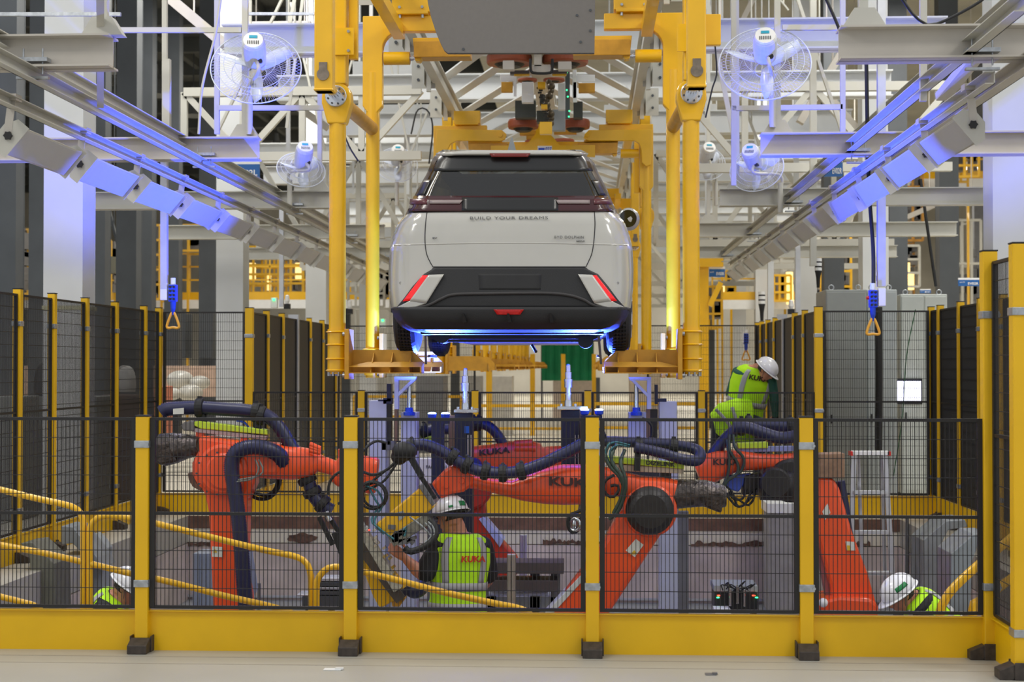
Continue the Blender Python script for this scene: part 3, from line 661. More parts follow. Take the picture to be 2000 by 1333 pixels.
# distant high bays
for k, (px, py, Y) in enumerate(((218, 82, 44), (303, 142, 48), (378, 198, 52), (540, 295, 60), (230, 118, 50), (1890, 210, 50))):
    c = PY(px, py, Y); t = thing('high_bay_lamp', 'distant silver high bay lamp under the dark roof, %s from the left' % ORDN[k], 'lamp', c, 'distant high bay lamps')
    c = Vector((c.x, c.y, min(c.z, 10.6))); MB().lathe(c + Vector((0, 0, .7)), (0, 0, -1), [(0, .08), (.3, .12), (.5, .3), (1.0, .5)], 14).build('reflector', GAL, t); MB().lathe(c + Vector((0, 0, -.15)), (0, 0, -1), [(0, .4), (.05, .4)], 14).build('lens', EMY, t)
    MB().cyl(c + Vector((0, 0, .6)), (c.x, c.y, 12.62 if c.x < -3.6 else 11.92), .02, 6).build('suspension_rod', DKG, t)

# ------------------------------------------------------------------ far platforms and their machinery
def gallery(x0, x1, y, z, label, m_=YEL2):
    t = thing('service_platform', label, 'platform', (x0, y, z))
    MB().bx(x0, x1, y, y + 3, z - .03, z).build('deck', GREY, t); MB().bx(x0, x1, y - .02, y, z - .18, z + .03).build('fascia', m_, t); MB().bx(x0, x1, y - .02, y + .05, z - .42, z - .18).build('edge_beam', WPL, t)
    n = max(1, int((x1 - x0) / 1.1)); r = MB()
    for i in range(n + 1):
        xx = x0 + (x1 - x0) * i / n; r.bx(xx - .02, xx + .02, y, y + .04, z, z + 1.1)
    for q in (.37, .74, 1.1): r.bx(x0, x1, y, y + .04, z + q - .02, z + q + .02)
    r.build('handrail', m_, t)
    xx = x0
    while xx < x1: MB().bx(xx, xx + .25, y + 2.4, y + 2.6, 0.003, z - .05).build('leg', DKG, t); xx += 3.2
    return t
gallery(-20, -3.2, 42, 3.72, 'far yellow railed platform at left behind the columns')
gallery(3.2, 6.2, 40, 3.6, 'far yellow railed platform at right behind the columns')
gallery(7.2, 11.5, 44, 7.2, 'high yellow railed platform at far right beside the white column')
def ymachine(px0, py0, px1, py1, s, label, nx=3, nz=4, lamp=None, m_=YEL2):
    a = P(px0, py1, s); b = P(px1, py0, s); t = thing('yellow_machine', label, 'machine', (a.x, a.y, a.z)); r = MB(); w = 4.5 / s
    for i in range(nx + 1):
        xx = a.x + (b.x - a.x) * i / nx
        for yy in (a.y, a.y + 1.2): r.bx(xx - w / 2, xx + w / 2, yy, yy + w, a.z, b.z)
    for j in range(nz + 1):
        zz = a.z + (b.z - a.z) * j / nz
        for yy in (a.y, a.y + 1.2): r.bx(a.x, b.x, yy - .01, yy + w + .01, zz - w / 2, zz + w / 2)
    for xx in (a.x, b.x):
        r.bx(xx - w / 2, xx + w / 2, a.y + 1.2, a.y + 1.2 + w, .004, a.z)
    r.build('frame', m_, t)
    q = MB(); rnd = random.Random(px0)
    for i in range(9):
        cx = rnd.uniform(a.x, b.x); cz = rnd.uniform(a.z, b.z); ww = rnd.uniform(.1, .45); hh = rnd.uniform(.1, .6); q.bx(cx, min(cx + ww, b.x), a.y + .3, a.y + .9, cz, min(cz + hh, b.z))
    q.build('drives', GREYD, t); 
    if lamp:
        l = MB()
        for c in lamp: 
            p = P(*c, s); l.bx(p.x - .08, p.x + .08, a.y + .15, a.y + .3, p.z - .25, p.z + .25)
        l.build('work_light', EMO, t)
    return t
ymachine(8, 440, 34, 580, 78, 'yellow machine frame at the far left edge', 2, 5)
ymachine(154, 470, 176, 580, 78, 'yellow machine frame right of the first white column', 1, 4)
ymachine(196, 470, 216, 585, 78, 'yellow machine frame between the dark columns, left of the middle', 1, 4)
ymachine(290, 440, 312, 585, 76, 'yellow machine frame seen between dark columns near the left pendant', 1, 5)
ymachine(344, 440, 392, 490, 74, 'small yellow gantry over the far left platform', 2, 1)
ymachine(470, 482, 592, 572, 68, 'wide yellow machine behind the second white column with a white work light', 5, 5, [(490, 530), (520, 550), (580, 530)])
ymachine(595, 470, 655, 572, 66, 'yellow machine behind the left yellow pole', 2, 3)
ymachine(1512, 538, 1545, 588, 76, 'yellow cage on the far right platform with amber lamp', 3, 3, [(1544, 550), (1545, 575)])
ymachine(1418, 530, 1436, 590, 70, 'yellow frame left of the right platform', 1, 2, [(1412, 570)])
ymachine(1588, 470, 1604, 590, 76, 'yellow frame behind the right grey column', 1, 4)
ymachine(1636, 440, 1662, 590, 74, 'tall yellow frame behind the tall grey cabinets', 1, 5)
ymachine(1764, 330, 1802, 470, 70, 'rust and yellow machinery above the light grey cabinet', 2, 4, m_=mat('rusty_yellow', (170, 120, 40), .6, var=.4))
ymachine(1856, 280, 1912, 345, 72, 'yellow stair cage beside the right white column', 4, 3)
ymachine(1762, 480, 1796, 560, 70, 'pale lit machinery right of the right pendant', 1, 3, [(1774, 530), (1782, 548)], CRM)
ymachine(1862, 430, 1916, 600, 66, 'pale pipe frame left of the right white column', 3, 2, None, CRM)
ymachine(680, 520, 750, 600, 80, 'pale clutter frame between the left yellow poles', 3, 3, None, CRM)
ymachine(1376, 560, 1410, 640, 85, 'yellow machine right of the right poles', 2, 3)
# yellow gantry right of the car
t = thing('gantry_frame', 'yellow gantry with diagonal brace right of the tall poles', 'gantry', P(1365, 720, 100))
b = MB(); a = P(1376, 1000, 100); b.bx(a.x - .09, a.x + .09, a.y, a.y + .2, 0.01, P(1376, 515, 100).z); b.build('post', YEL2, t)
MB().bar(P(1345, 512, 100), P(1412, 512, 100), .22, .2).build('beam', YEL2, t); MB().bar(P(1386, 598, 100), P(1408, 552, 100), .09, .1).build('brace', YEL2, t)
# floor level things far behind, seen under the car
def bxp(mb, x0, y0, x1, y1, s, d=.5):
    a = P(x0, y1, s); b = P(x1, y0, s); return mb.bx(a.x, b.x, a.y, a.y + d, a.z, b.z)
t = thing('green_tarp', 'green tarpaulin hanging far behind, seen under the car', 'tarp', P(1110, 742, 62)); a = P(1058, 744, 62); b = P(1158, 655, 62); m = MB()
for i in range(12):
    x0 = a.x + (b.x - a.x) * i / 12; x1 = a.x + (b.x - a.x) * (i + 1) / 12; q0, q1 = .12 * (i % 2), .12 * ((i + 1) % 2)
    m.hexa([(x0, a.y + q0, a.z), (x1, a.y + q1, a.z), (x1, a.y + q1 + .02, a.z), (x0, a.y + q0 + .02, a.z), (x0, a.y + q0, b.z), (x1, a.y + q1, b.z), (x1, a.y + q1 + .02, b.z), (x0, a.y + q0 + .02, b.z)])
m.build('sheet', GRN, t)
for x in (a.x, b.x): MB().bx(x - .03, x + .03, a.y + .14, a.y + .2, .003, b.z + .05).build('pole', GREYD, t)
def floor_box(x0, y0, x1, y1, s, m_, name, label, cat, d=1.0, group=None):
    a = P(x0, y1, s); b = P(x1, y0, s); o = MB().bx(a.x, b.x, a.y, a.y + d, 0.005, b.z).build(name, m_, bevel=.01); ORG[o] = (0, 0, 0); return tag(o, label, cat, group)
floor_box(1080, 722, 1160, 752, 60, mat('pinkish_block', (214, 196, 184), .8), 'stacked_blocks', 'pale pinkish stack of blocks on the far floor under the car', 'blocks')
floor_box(1120, 738, 1172, 745, 56, DKG, 'flat_cart', 'flat dark cart on the far floor under the car', 'cart')
floor_box(960, 735, 1000, 775, 80, mat('silver_drum', (205, 203, 196), .4), 'silver_tank', 'pale grey tank on the floor under the far carriers', 'tank')
floor_box(915, 735, 938, 790, 84, mat('mid_grey_block', (150, 148, 142), .6), 'machine_block', 'grey machine block left under the car', 'machine')
floor_box(812, 735, 866, 798, 100, GREYD, 'engine_stand', 'grey and yellow machine behind the left lift bracket', 'machine')
floor_box(818, 752, 850, 770, 99, YEL2, 'yellow_drive', 'yellow drive on the grey machine at left', 'machine')
floor_box(1230, 720, 1290, 760, 70, mat('pale_crate', (205, 190, 170), .7), 'pale_crate', 'pale crate on the far floor right of the car', 'crate')
for k, (px, py, s) in enumerate(((955, 780, 95), (1040, 764, 80), (1100, 770, 70), (1160, 768, 66))):
    a = P(px, py, s); o = MB().bx(a.x - .06, a.x + .06, a.y, a.y + .12, .005, P(px, 692, s).z).build('guard_post', YEL2); ORG[o] = (0, 0, 0); tag(o, '%s slim yellow post on the far floor under the car, from the left' % ORDN[k], 'guard post', 'slim yellow posts on the far floor')
def lowrail(x0, x1, py, s, label):
    a = P(x0, py, s); b = P(x1, py, s); t = thing('guard_rail', label, 'guard rail', (a.x, a.y, 0)); r = MB(); r.bx(a.x, b.x, a.y, a.y + .06, a.z - .03, a.z + .03); r.bx(a.x, b.x, a.y, a.y + .06, a.z - .45, a.z - .4); r.build('rails', YEL2, t)
    n = max(1, int((b.x - a.x) / 1.3))
    for i in range(n + 1): xx = a.x + (b.x - a.x) * i / n; MB().bx(xx - .025, xx + .025, a.y + .06, a.y + .1, 0.002, a.z).build('rail_post', YEL2, t)
lowrail(930, 1100, 793, 105, 'low yellow guard rail behind the low back fence, left part')
lowrail(1120, 1365, 789, 110, 'low yellow guard rail behind the low back fence, right part')
lowrail(690, 900, 775, 92, 'low yellow guard rail seen left behind the lifts')
# right: cabinets, screen; left: dark cabinets, bags
def cabinet(x0, y0, x1, Y, h_py, m_, label, parts=(), depth=.8):
    a = PY(x0, 900, Y); b = PY(x1, h_py, Y); t = thing('control_cabinet', label, 'cabinet', (a.x, Y, 0))
    MB().bx(a.x, b.x, Y, Y + depth, .1, b.z).build('body', m_, t, bevel=.01); MB().bx(a.x + .03, b.x - .03, Y + .03, Y + depth - .03, .002, .1).build('plinth', DKG, t)
    w = b.x - a.x; n = 2 if w > .55 else 1
    for i in range(n): MB().bx(a.x + w * i / n + .012, a.x + w * (i + 1) / n - .012, Y - .014, Y, .14, b.z - .03).build('door', m_, t, bevel=.004)
    h = MB(); h.bx(a.x + .05, a.x + .068, Y - .03, Y - .014, 1.02, 1.12); h.build('handle', BLKP, t)
    e = MB()
    for xx in (a.x + .08, b.x - .08): e.torus((xx, Y + .1, b.z + .03), (0, 1, 0), .03, .008, 12, 6)
    e.build('lifting_eyes', GAL, t); return t, a, b
GC = mat('cabinet_light_grey', (172, 178, 178), .45, var=.04)
cabinet(1614, 0, 1692, 18.6, 566, mat('cabinet_grey', (150, 154, 150), .45, var=.04), 'tall grey electrical cabinet behind the tall back panel, left of the pendant handle')
cabinet(1693, 0, 1752, 18.9, 566, GC, 'tall blue-grey electrical cabinet right of the first one')
t, a, b = cabinet(1760, 0, 1850, 19.6, 575, mat('cabinet_cream', (196, 200, 194), .45, var=.04), 'light cream cabinet with a lit screen at right')
sc = MB(); p = PY(1753, 783, 19.55); q = PY(1798, 745, 19.55); sc.bx(p.x, q.x, 19.52, 19.56, p.z, q.z); sc.build('screen', EMW, t)
sc = MB(); p = PY(1748, 790, 19.55); q = PY(1802, 740, 19.55); sc.bx(p.x, q.x, 19.565, 19.585, p.z, q.z); sc.build('screen_bezel', BLKP, t)
cable('black_conduit', [PY(1716, 600, 18.3), PY(1717, 760, 18.3), PY(1716, 890, 18.3)], .045, RUB, 'thick black conduit running down the right cabinet')
cable('green_cable', [PY(1788, 605, 18.2), PY(1770, 700, 18.2), PY(1762, 820, 18.2), PY(1745, 930, 18.2)], .006, mat('green_wire', (40, 100, 60), .5), 'thin green cable hanging in front of the cream cabinet')
# dark bay behind left fence
def cab2(x0, y0, x1, y1, Y, m_, name, label, cat, d=.6):
    a = PY(x0, y1, Y); b = PY(x1, y0, Y); o = MB().bx(a.x, b.x, Y, Y + d, max(a.z, .003), b.z).build(name, m_, bevel=.012); ORG[o] = (0, 0, 0); return tag(o, label, cat)
cab2(-60, 775, 40, 1110, 16.6, mat('dim_cabinet', (112, 114, 112), .5), 'control_console', 'wide dark grey console at the far left behind the side fence', 'console')
cab2(48, 775, 190, 1070, 17.6, MATS['dim_cabinet'], 'control_console', 'grey console behind the left side fence with a black bag on top', 'console')
cab2(196, 772, 260, 1060, 19.2, mat('brown_box', (100, 82, 74), .7), 'brown_crate', 'dark brown crate behind the left side fence', 'crate')
cab2(300, 755, 316, 860, 22, mat('salmon', (224, 140, 110), .7), 'salmon_board', 'salmon coloured board behind the tall back panel at left', 'board')
cab2(-60, 715, 420, 775, 30, mat('raw_pink_kerb', (206, 176, 156), .85, var=.2), 'raw_kerb', 'long pinkish raw block kerb far behind at left', 'kerb', 2)
for k, (px, py, w, h, Y, m_, lb) in enumerate(((97, 740, 76, 80, 17.7, BLKP, 'black rounded bag standing on the grey console at left'), (241, 742, 36, 52, 19.3, mat('white_bag', (206, 204, 200), .5, bump=1, bscale=6), 'white plastic bag on the brown crate'))):
    c = PY(px, py, Y); b = MB(); s = Y / F; W_, H_ = w * s / 2, h * s; base = PY(px, py + h / 2 - 2, Y)
    b.loft([(base + Vector((0, .12, z * H_)), W_ * r, .14 * r) for z, r in ((0, .95), (.2, 1), (.5, .97), (.75, .85), (.9, .62), (.98, .35), (1, .08))], 20, e=2.6)
    t = thing('bag', lb, 'bag', base); b.build('sack', m_, t)
    MB().torus(base + Vector((0, 0, H_ * .8)), (0, 1, 0), .06, .01, 16, 6, 0, math.pi).build('strap', m_, t)
for k, (x, y, r, Y) in enumerate(((352, 742, 26, 26), (390, 748, 20, 26), (372, 768, 24, 25), (335, 770, 18, 24.5))):
    c = PY(x, y, Y); b = MB(); b.ball((c.x, c.y, max(c.z, r * Y / F * .7)), (r * Y / F, .3, r * Y / F * .7), 12, 8); o = b.build('plastic_bundle', mat('plastic_wrap', (214, 210, 200), .35, bump=1, bscale=5)); ORG[o] = (0, 0, 0)
    tag(o, 'crumpled pale plastic bundle behind the tall back panel at left, %s' % ['upper left', 'upper right', 'lower', 'lowest left'][k], 'bundle')
for k, (x0, y0, x1, y1) in enumerate(((342, 612, 362, 700), (388, 612, 416, 700))):
    cab2(x0, y0, x1, y1, 34, DKG, 'dark_column_base', 'dark cabinet far behind the left pendant handle, %s' % ['left one', 'right one'][k], 'cabinet')
# light cast boxes and green led sensor on far fence
for k, (px, py, Y) in enumerate(((536, 592, 23.5), (748, 632, 26))):
    c = PY(px, py, Y); t = thing('sensor_box', 'small white sensor box with green light, %s' % ['above the dark left corridor fence', 'left of the car'][k], 'sensor', c); MB().box(c, (.1, .08, .16)).build('body', WPL, t, bevel=.01); MB().ball(c + Vector((0, -.05, .05)), .018, 8, 6).build('led', EMG, t)
for k, (px, py, Y) in enumerate(((561, 590, 24), (1545, 600, 23), (1718, 535, 14.2), (683, 600, 26))):
    c = PY(px, py, Y); s = Y / F; t = thing('signal_lamp', 'clear signal lamp, black base, %s' % ['on the left corridor fence', 'with an orange wire on the right corridor fence', 'with wires above the right pendant', 'behind the left yellow pole'][k], 'signal lamp', c)
    MB().lathe(c - Vector((0, 0, 4 * s)), (0, 0, 1), [(0, 3 * s), (6 * s, 5 * s), (16 * s, 4 * s), (18 * s, 1 * s)], 10).build('lens', WPL, t); MB().box(c - Vector((0, 0, 9 * s)), (12 * s, 10 * s, 10 * s)).build('base', BLKP, t)

for k, (px, py, w, m_, lb) in enumerate(((650, 1311, .05, WPL, 'small white paper scrap on the floor in front of the fence'), (1388, 1313, .03, GREYD, 'tiny dark scrap on the floor in front of the fence, at right'))):
    Yq = 1.70 * F / (py - 716); c = PY(px, py, Yq); m = MB(); m.bx(c.x - w, c.x + w, c.y - .03, c.y + .03, .001, .004); m.bx(c.x + w * .3, c.x + w * 1.2, c.y - .02, c.y + .01, .004, .012); o = m.build('paper_scrap' if k == 0 else 'dark_scrap', m_); ORG[o] = (0, 0, 0); tag(o, lb, 'scrap')
# ------------------------------------------------------------------ car carriers on the overhead conveyor
YA, YB2 = 11.9, 13.5
def make_carrier():
    t = thing('car_carrier', '', 'carrier', (CX, YA, 0))
    for sd in (-1, 1):
        xa = CX + sd * 1.375; xb = CX + sd * 1.325
        # front hanger leg with ringed foot
        m = MB(); m.cyl((xa, YA, 1.64), (xa, YA, 3.66), .066, 24); m.build('front_leg', YEL2, t)
        m = MB()
        for z in (1.66, 1.75, 1.86, 1.96): m.lathe((xa, YA, z), (0, 0, 1), [(0, .078), (.008, .092), (.016, .078)], 24)
        m.cyl((xa, YA, 1.655), (xa, YA, 1.99), .076, 24); fr = m.build('ringed_foot', YEL2, t)
        m = MB()
        for k in range(10): a = k * .628; m.cyl((xa + .07 * math.cos(a), YA + .07 * math.sin(a), 1.625), (xa + .07 * math.cos(a), YA + .07 * math.sin(a), 1.655), .008, 6)
        m.build('foot_bolts', GAL, fr)
        # teardrop joint plate, flange and shaft
        zc = 3.80; pts = []
        for k in range(13): a = math.pi * k / 12; pts.append(Vector((xa + .115 * math.cos(a), YA - .07, zc + .115 * math.sin(a))))
        pts += [Vector((xa - .115, YA - .07, zc - .05)), Vector((xa - .07, YA - .07, zc - .21)), Vector((xa + .07, YA - .07, zc - .21)), Vector((xa + .115, YA - .07, zc - .05))]
        m = MB(); m.prism(pts, (0, .14, 0)); m.build('joint_plate', YEL2, t, bevel=.012)
        m = MB(); m.lathe((xa, YA - .095, zc), (0, 1, 0), [(0, .078), (.004, .084), (.03, .084)], 28); fl = m.build('flange', CHR, t)
        m = MB()
        for k in range(8): a = k * math.pi / 4 + .3; m.cyl((xa + .062 * math.cos(a), YA - .105, zc + .062 * math.sin(a)), (xa + .062 * math.cos(a), YA - .09, zc + .062 * math.sin(a)), .008, 6)
        m.build('flange_bolts', DKG, fl)
        m = MB(); m.cyl((xa, YA - .62, zc + .01), (xa, YA - .05, zc + .01), .042, 20); m.build('pivot_shaft', CHR, t)
        m = MB(); m.cyl((xa, YA + .07, zc), (xb, YB2 - .06, zc), .058, 20); m.build('link_tube', TAN, t)
        # front box tube with pin
        m = MB(); m.bx(xa - .068, xa + .068, YA - .66, YA - .52, 3.74, 5.6); m.bx(xa - .072, xa + .072, YA - .665, YA - .515, 3.74, 3.76); m.build('outer_box_tube', YEL2, t, bevel=.012)
        m = MB(); m.cyl((xa, YA - .672, 3.86), (xa, YA - .66, 3.86), .046, 20); m.bx(xa - .03, xa + .03, YA - .668, YA - .66, 3.88, 3.95)
        m.build('pin_cap', mat('dull_pin_steel', (130, 118, 104), .45, metal=.4, var=.3, scale=20), t)
        m = MB(); m.bx(xa - .06, xa + .075, YA - .08, YA + .08, 3.9, 5.6); m.build('inner_column', YEL2, t, bevel=.01)
        m = MB(); m.bx(xa - sd * .05 - .06, xa - sd * .05 + .09, YA - .10, YA - .08, 4.12, 4.33); pl = m.build('cover_plate', YEL2, t)
        m = MB()
        for z in (4.15, 4.3): m.cyl((xa - sd * .05 + .05, YA - .112, z), (xa - sd * .05 + .05, YA - .10, z), .012, 8)
        m.build('plate_bolts', GAL, pl)
        m = MB(); m.bx(xa + sd * .075, xa + sd * .23, YA - .03, YA + .03, 4.18, 4.42) if sd > 0 else m.bx(xa + .09, xa + .16, YA - .03, YA + .03, 4.1, 4.9); m.build('side_lug', YEL2, t, bevel=.006)
        # rear hanger leg
        m = MB(); m.cyl((xb, YB2, 1.60), (xb, YB2, 4.30), .061, 24); m.build('rear_leg', YEL2, t)
        m = MB(); m.lathe((xb, YB2, 1.84), (0, 0, 1), [(0, .07), (.01, .092), (.02, .07)], 24); m.cyl((xb, YB2, 1.62), (xb, YB2, 1.84), .072, 24); m.build('rear_ringed_foot', YEL2, t)
        # curved corner gusset and top beam of the rear frame
        o, i_ = xb + sd * .085, xb - sd * .09; pts = [Vector((o, YB2 - .05, 4.0)), Vector((o, YB2 - .05, 4.80))]
        xin = CX + sd * .72; zb = 4.66
        pts += [Vector((xin, YB2 - .05, 4.80)), Vector((xin, YB2 - .05, zb))]
        cxx = i_ - sd * .16; cz = zb - .16
        for k in range(7): a = math.pi / 2 * k / 6; pts.append(Vector((cxx + sd * .16 * math.sin(a), YB2 - .05, cz + .16 * math.cos(a))))
        pts += [Vector((i_, YB2 - .05, 4.0)), Vector((xb - sd * .03, YB2 - .05, 3.93)), Vector((xb + sd * .03, YB2 - .05, 3.93))]
        m = MB(); m.prism(pts, (0, .10, 0)); m.build('corner_frame', YEL2, t, bevel=.008)
        m = MB(); m.cyl((xb - sd * .10, YB2, 4.43), (xb - sd * .33, YB2, 4.43), .058, 18); m.build('stub_cylinder', YEL2, t)
        m = MB(); m.cyl((xb - sd * .33, YB2, 4.43), (xb - sd * .39, YB2, 4.43), .014, 10); m.cyl((xb - sd * .345, YB2, 4.43), (xb - sd * .36, YB2, 4.43), .026, 6); m.build('stub_rod', CHR, t)
        m = MB(); m.prism([Vector((xb - sd * q, YB2 - .06, z)) for q, z in ((.36, 4.60), (.80, 4.60), (.80, 4.50), (.50, 4.50), (.42, 4.39), (.38, 4.40))], (0, .12, 0)); m.build('stop_bracket', YEL2, t, bevel=.006)
        m = MB(); m.bx(min(xb - sd * .18, xb - sd * .52), max(xb - sd * .18, xb - sd * .52), YB2 - .1, YB2 + .1, 4.82, 4.98); m.bx(min(xb - sd * .2, xb - sd * .5), max(xb - sd * .2, xb - sd * .5), YB2 - .11, YB2 + .11, 4.80, 4.83); tb = m.build('top_block', YEL2, t, bevel=.006)
        m = MB()
        for q in (.25, .45): m.cyl((xb - sd * q, YB2 - .12, 4.86), (xb - sd * q, YB2 - .10, 4.86), .013, 8); m.cyl((xb - sd * q, YB2 - .08, 4.77), (xb - sd * q, YB2 - .08, 4.80), .013, 8)
        m.build('block_bolts', GAL, tb)
        # pivoted hook arm (seen on the following carriers)
        # support arms: trough with chamfered inner end and three ribs
        for yy, xo, nm, mt in ((YA, xa, 'front_support_arm', TAN), (YB2, xb, 'rear_support_arm', TAN)):
            x0 = xo - sd * .10; x1 = CX + sd * .705; zt, zb_ = 1.83, 1.645
            out = [(x0, zt), (x1 + sd * .10, zt), (x1, zt - .10), (x1, zb_), (x0, zb_)]
            m = MB(); m.prism([Vector((x, yy + .10, z)) for x, z in out], (0, .01, 0))
            # sloping apron and bottom
            m.hexa([(x0, yy - .10, zb_ - .0), (x1, yy - .10, zb_), (x1, yy + .10, zb_ + .0), (x0, yy + .10, zb_), (x0, yy - .10, zb_ + .008), (x1, yy - .10, zb_ + .008), (x1, yy + .10, zb_ + .008), (x0, yy + .10, zb_ + .008)])
            m.hexa([(x0 - sd * .14, yy + .0, zt - .10), (x1, yy + .0, zt - .10), (x1, yy - .10, zb_ + .05), (x0, yy - .10, zb_ + .05), (x0 - sd * .14, yy + .01, zt - .095), (x1, yy + .01, zt - .095), (x1, yy - .09, zb_ + .055), (x0, yy - .09, zb_ + .055)])
            m.prism([Vector((x1, yy + .11, zt - .10)), Vector((x1, yy + .11, zb_)), Vector((x1, yy - .10, zb_)), Vector((x1, yy - .10, zb_ + .05))], (sd * .01, 0, 0))
            m.prism([Vector((x0, yy + .11, zt)), Vector((x0, yy + .11, zb_)), Vector((x0, yy - .10, zb_)), Vector((x0, yy - .02, zt))], (sd * .01, 0, 0))
            ar = m.build(nm, mt, t)
            m = MB(); L = abs(x1 - x0)
            for q in (.30, .56, .82):
                xx = x0 - sd * L * q; m.prism([Vector((xx, yy + .10, zt - .02)), Vector((xx, yy + .0, zt - .09)), Vector((xx, yy - .095, zb_ + .02)), Vector((xx, yy - .095, zb_)), Vector((xx, yy + .10, zb_))], (.008, 0, 0))
            m.build('ribs', TAN, ar)
            m = MB(); m.bx(min(xo - sd * .075, xo - sd * .11), max(xo - sd * .075, xo - sd * .11), yy - .12, yy + .13, 1.60, 1.99); m.build('end_plate', TAN, t, bevel=.004)
            m = MB()
            for z in (1.63, 1.95): m.cyl((xo - sd * .075, yy - .08, z), (xo - sd * .055, yy - .08, z), .016, 8)
            m.build('end_bolts', GAL, t)
    # cross member with number plate, and long top rails
    m = MB(); m.bx(CX - .95, CX + .95, YB2 - .04, YB2 + .06, 4.50, 4.58); m.bx(CX - .42, CX + .42, YB2 - .06, YB2 - .04, 4.46, 4.54); m.build('cross_member', YEL2, t, bevel=.004)
    for sd in (-1, 1):
        m = MB(); m.bx(min(CX + sd * .95, CX + sd * .45), max(CX + sd * .95, CX + sd * .45), YB2 - .1, YB2 + .1, 4.42, 4.56); m.build('hinge_block', TAN, t, bevel=.006)
        m = MB(); m.bx(CX + sd * 1.1 - .05, CX + sd * 1.1 + .05, YA, YB2 + .1, 4.62, 4.72); m.build('top_rail', YEL2, t)
    return t
car0 = make_carrier(); car0['label'] = 'near yellow C-shaped carrier holding the white car, nearest to the camera'; car0['group'] = 'yellow car carriers'
for k in range(6):
    y = 21.3 + (0 if k == 0 else 4.3 + 4.8 * (k - 1)) if k == 0 else 26.8 + 4.8 * (k - 1)
    copy_tree(car0, (CX, y, 0), math.pi if k == 0 else 0, ['empty yellow carrier just beyond the white car, with plate 027', 'third yellow carrier on the line, counted from the camera', 'fourth yellow carrier on the line, counted from the camera', 'fifth yellow carrier on the line, counted from the camera', 'sixth yellow carrier on the line, counted from the camera', 'last yellow carrier, smallest and farthest'][k])
# number plate of the second carrier
Yp = 21.3 - 1.6 - .14
t = thing('number_plate', 'small blue and white plate 027 on the yellow carrier bar above the car roof', 'number plate', (CX, Yp, 4.5))
a = PY(1050, 297.5, Yp); b = PY(1078, 285, Yp)
MB().bx(a.x, b.x, Yp, Yp + .01, a.z, b.z).build('plate', WPL, t)
text('digits', '027', (a.x + .10, Yp - .002, a.z + .015), (1, 0, 0), (0, 0, 1), .08, .05, BLUE, t, bold=.02)
MB().bx(a.x + .01, a.x + .09, Yp - .002, Yp, a.z + .02, a.z + .055).build('marking', BLUE, t)
m = MB(); m.bx(a.x - .6, b.x + .55, Yp + .01, Yp + .08, a.z - .06, b.z + .01); m.prism([Vector((CX + dx, Yp + .02, z)) for dx, z in ((-.22, b.z + .01), (.22, b.z + .01), (.09, b.z + .16), (.09, b.z + .30), (-.09, b.z + .30), (-.09, b.z + .16))], (0, .05, 0)); o = m.build('centre_bracket', YEL2); ORG[o] = (0, 0, 0); tag(o, 'yellow bar with triangular bracket above the car roof, carrying plate 027', 'bracket')
# pivoting C hooks of the second carrier seen above the roof
for sd, nm in ((-1, 'left'), (1, 'right')):
    Yh = 19.55; o = lambda px, py: PY(px, py, Yh)
    if sd < 0: pts = [(853, 252), (980, 254), (989, 262), (987, 271), (978, 276), (893, 275), (880, 281), (874, 292), (873, 312), (848, 312)]
    else: pts = [(1142, 262), (1150, 254), (1273, 253), (1273, 300), (1271, 322), (1262, 325), (1254, 318), (1252, 290), (1248, 280), (1238, 275), (1150, 275), (1140, 270)]
    m = MB(); m.prism([o(*p) for p in pts], (0, .06, 0)); c = thing('swing_hook', 'flat yellow C-hook with round end above the car roof, %s one' % nm, 'hook', o(*pts[0])); m.build('plate', YEL2, c, bevel=.006)
    q = o(977 if sd < 0 else 1148, 263.5); MB().cyl(q + Vector((0, -.02, 0)), q, .03, 18).build('pivot_pin', YEL2, c)

# ------------------------------------------------------------------ grey shroud above
t = thing('shroud_plate', 'large dark grey rounded shroud plate hanging at the top centre', 'shroud', PY(1000, 104, 11.6))
out = [(831, -30), (836, 8), (842, 34), (851, 62), (860, 84), (867, 98), (874, 104), (1161, 104), (1163, -30)]
m = MB(); m.prism([PY(x, y, 11.6) for x, y in out], (0, .05, 0)); m.build('plate', mat('shroud_grey', (112, 108, 104), .7, var=.04, scale=30), t, bevel=.004)
m = MB()
for x, y in ((1127, 30), (1153, 20), (1153, 60), (1134, 82), (905, 96)): q = PY(x, y, 11.6); m.cyl(q, q - Vector((0, .006, 0)), .01, 8)
m.build('rivets', DKG, t)

# ------------------------------------------------------------------ trolley with guide wheels
yt = 17.6
t = thing('conveyor_trolley', 'overhead trolley with four orange-brown guide wheels above the car', 'trolley', (CX, yt, 5.1))
ORW = mat('orange_brown_wheel', (150, 72, 40), .45, var=.15)
def tw(px, py, Y, rp, hp, hub=True):
    c = PY(px, py, Y); s = Y / F; MB().lathe(c - Vector((0, 0, hp * s / 2)), (0, 0, 1), [(0, rp * s * .8), (.001, rp * s * .96), (hp * s * .2, rp * s), (hp * s * .8, rp * s), (hp * s, rp * s * .96)], 36).build('guide_wheel', ORW, t)
    MB().lathe(c - Vector((0, 0, hp * s * .9)), (0, 0, 1), [(0, rp * s * .35), (.01, rp * s * .5), (hp * s * .5, rp * s * .72)], 20).build('hub', BLKP, t)
tw(995, 117, yt, 45, 18); tw(1104, 117, yt, 45, 18); tw(1030, 157, 18.6, 19, 5); tw(1082, 157, 18.6, 21, 5); tw(1022, 243, 19.2, 30, 17); tw(1124, 243, 19.2, 28, 17); tw(1045, 278, 21, 20, 6); tw(1100, 276, 21, 22, 6)
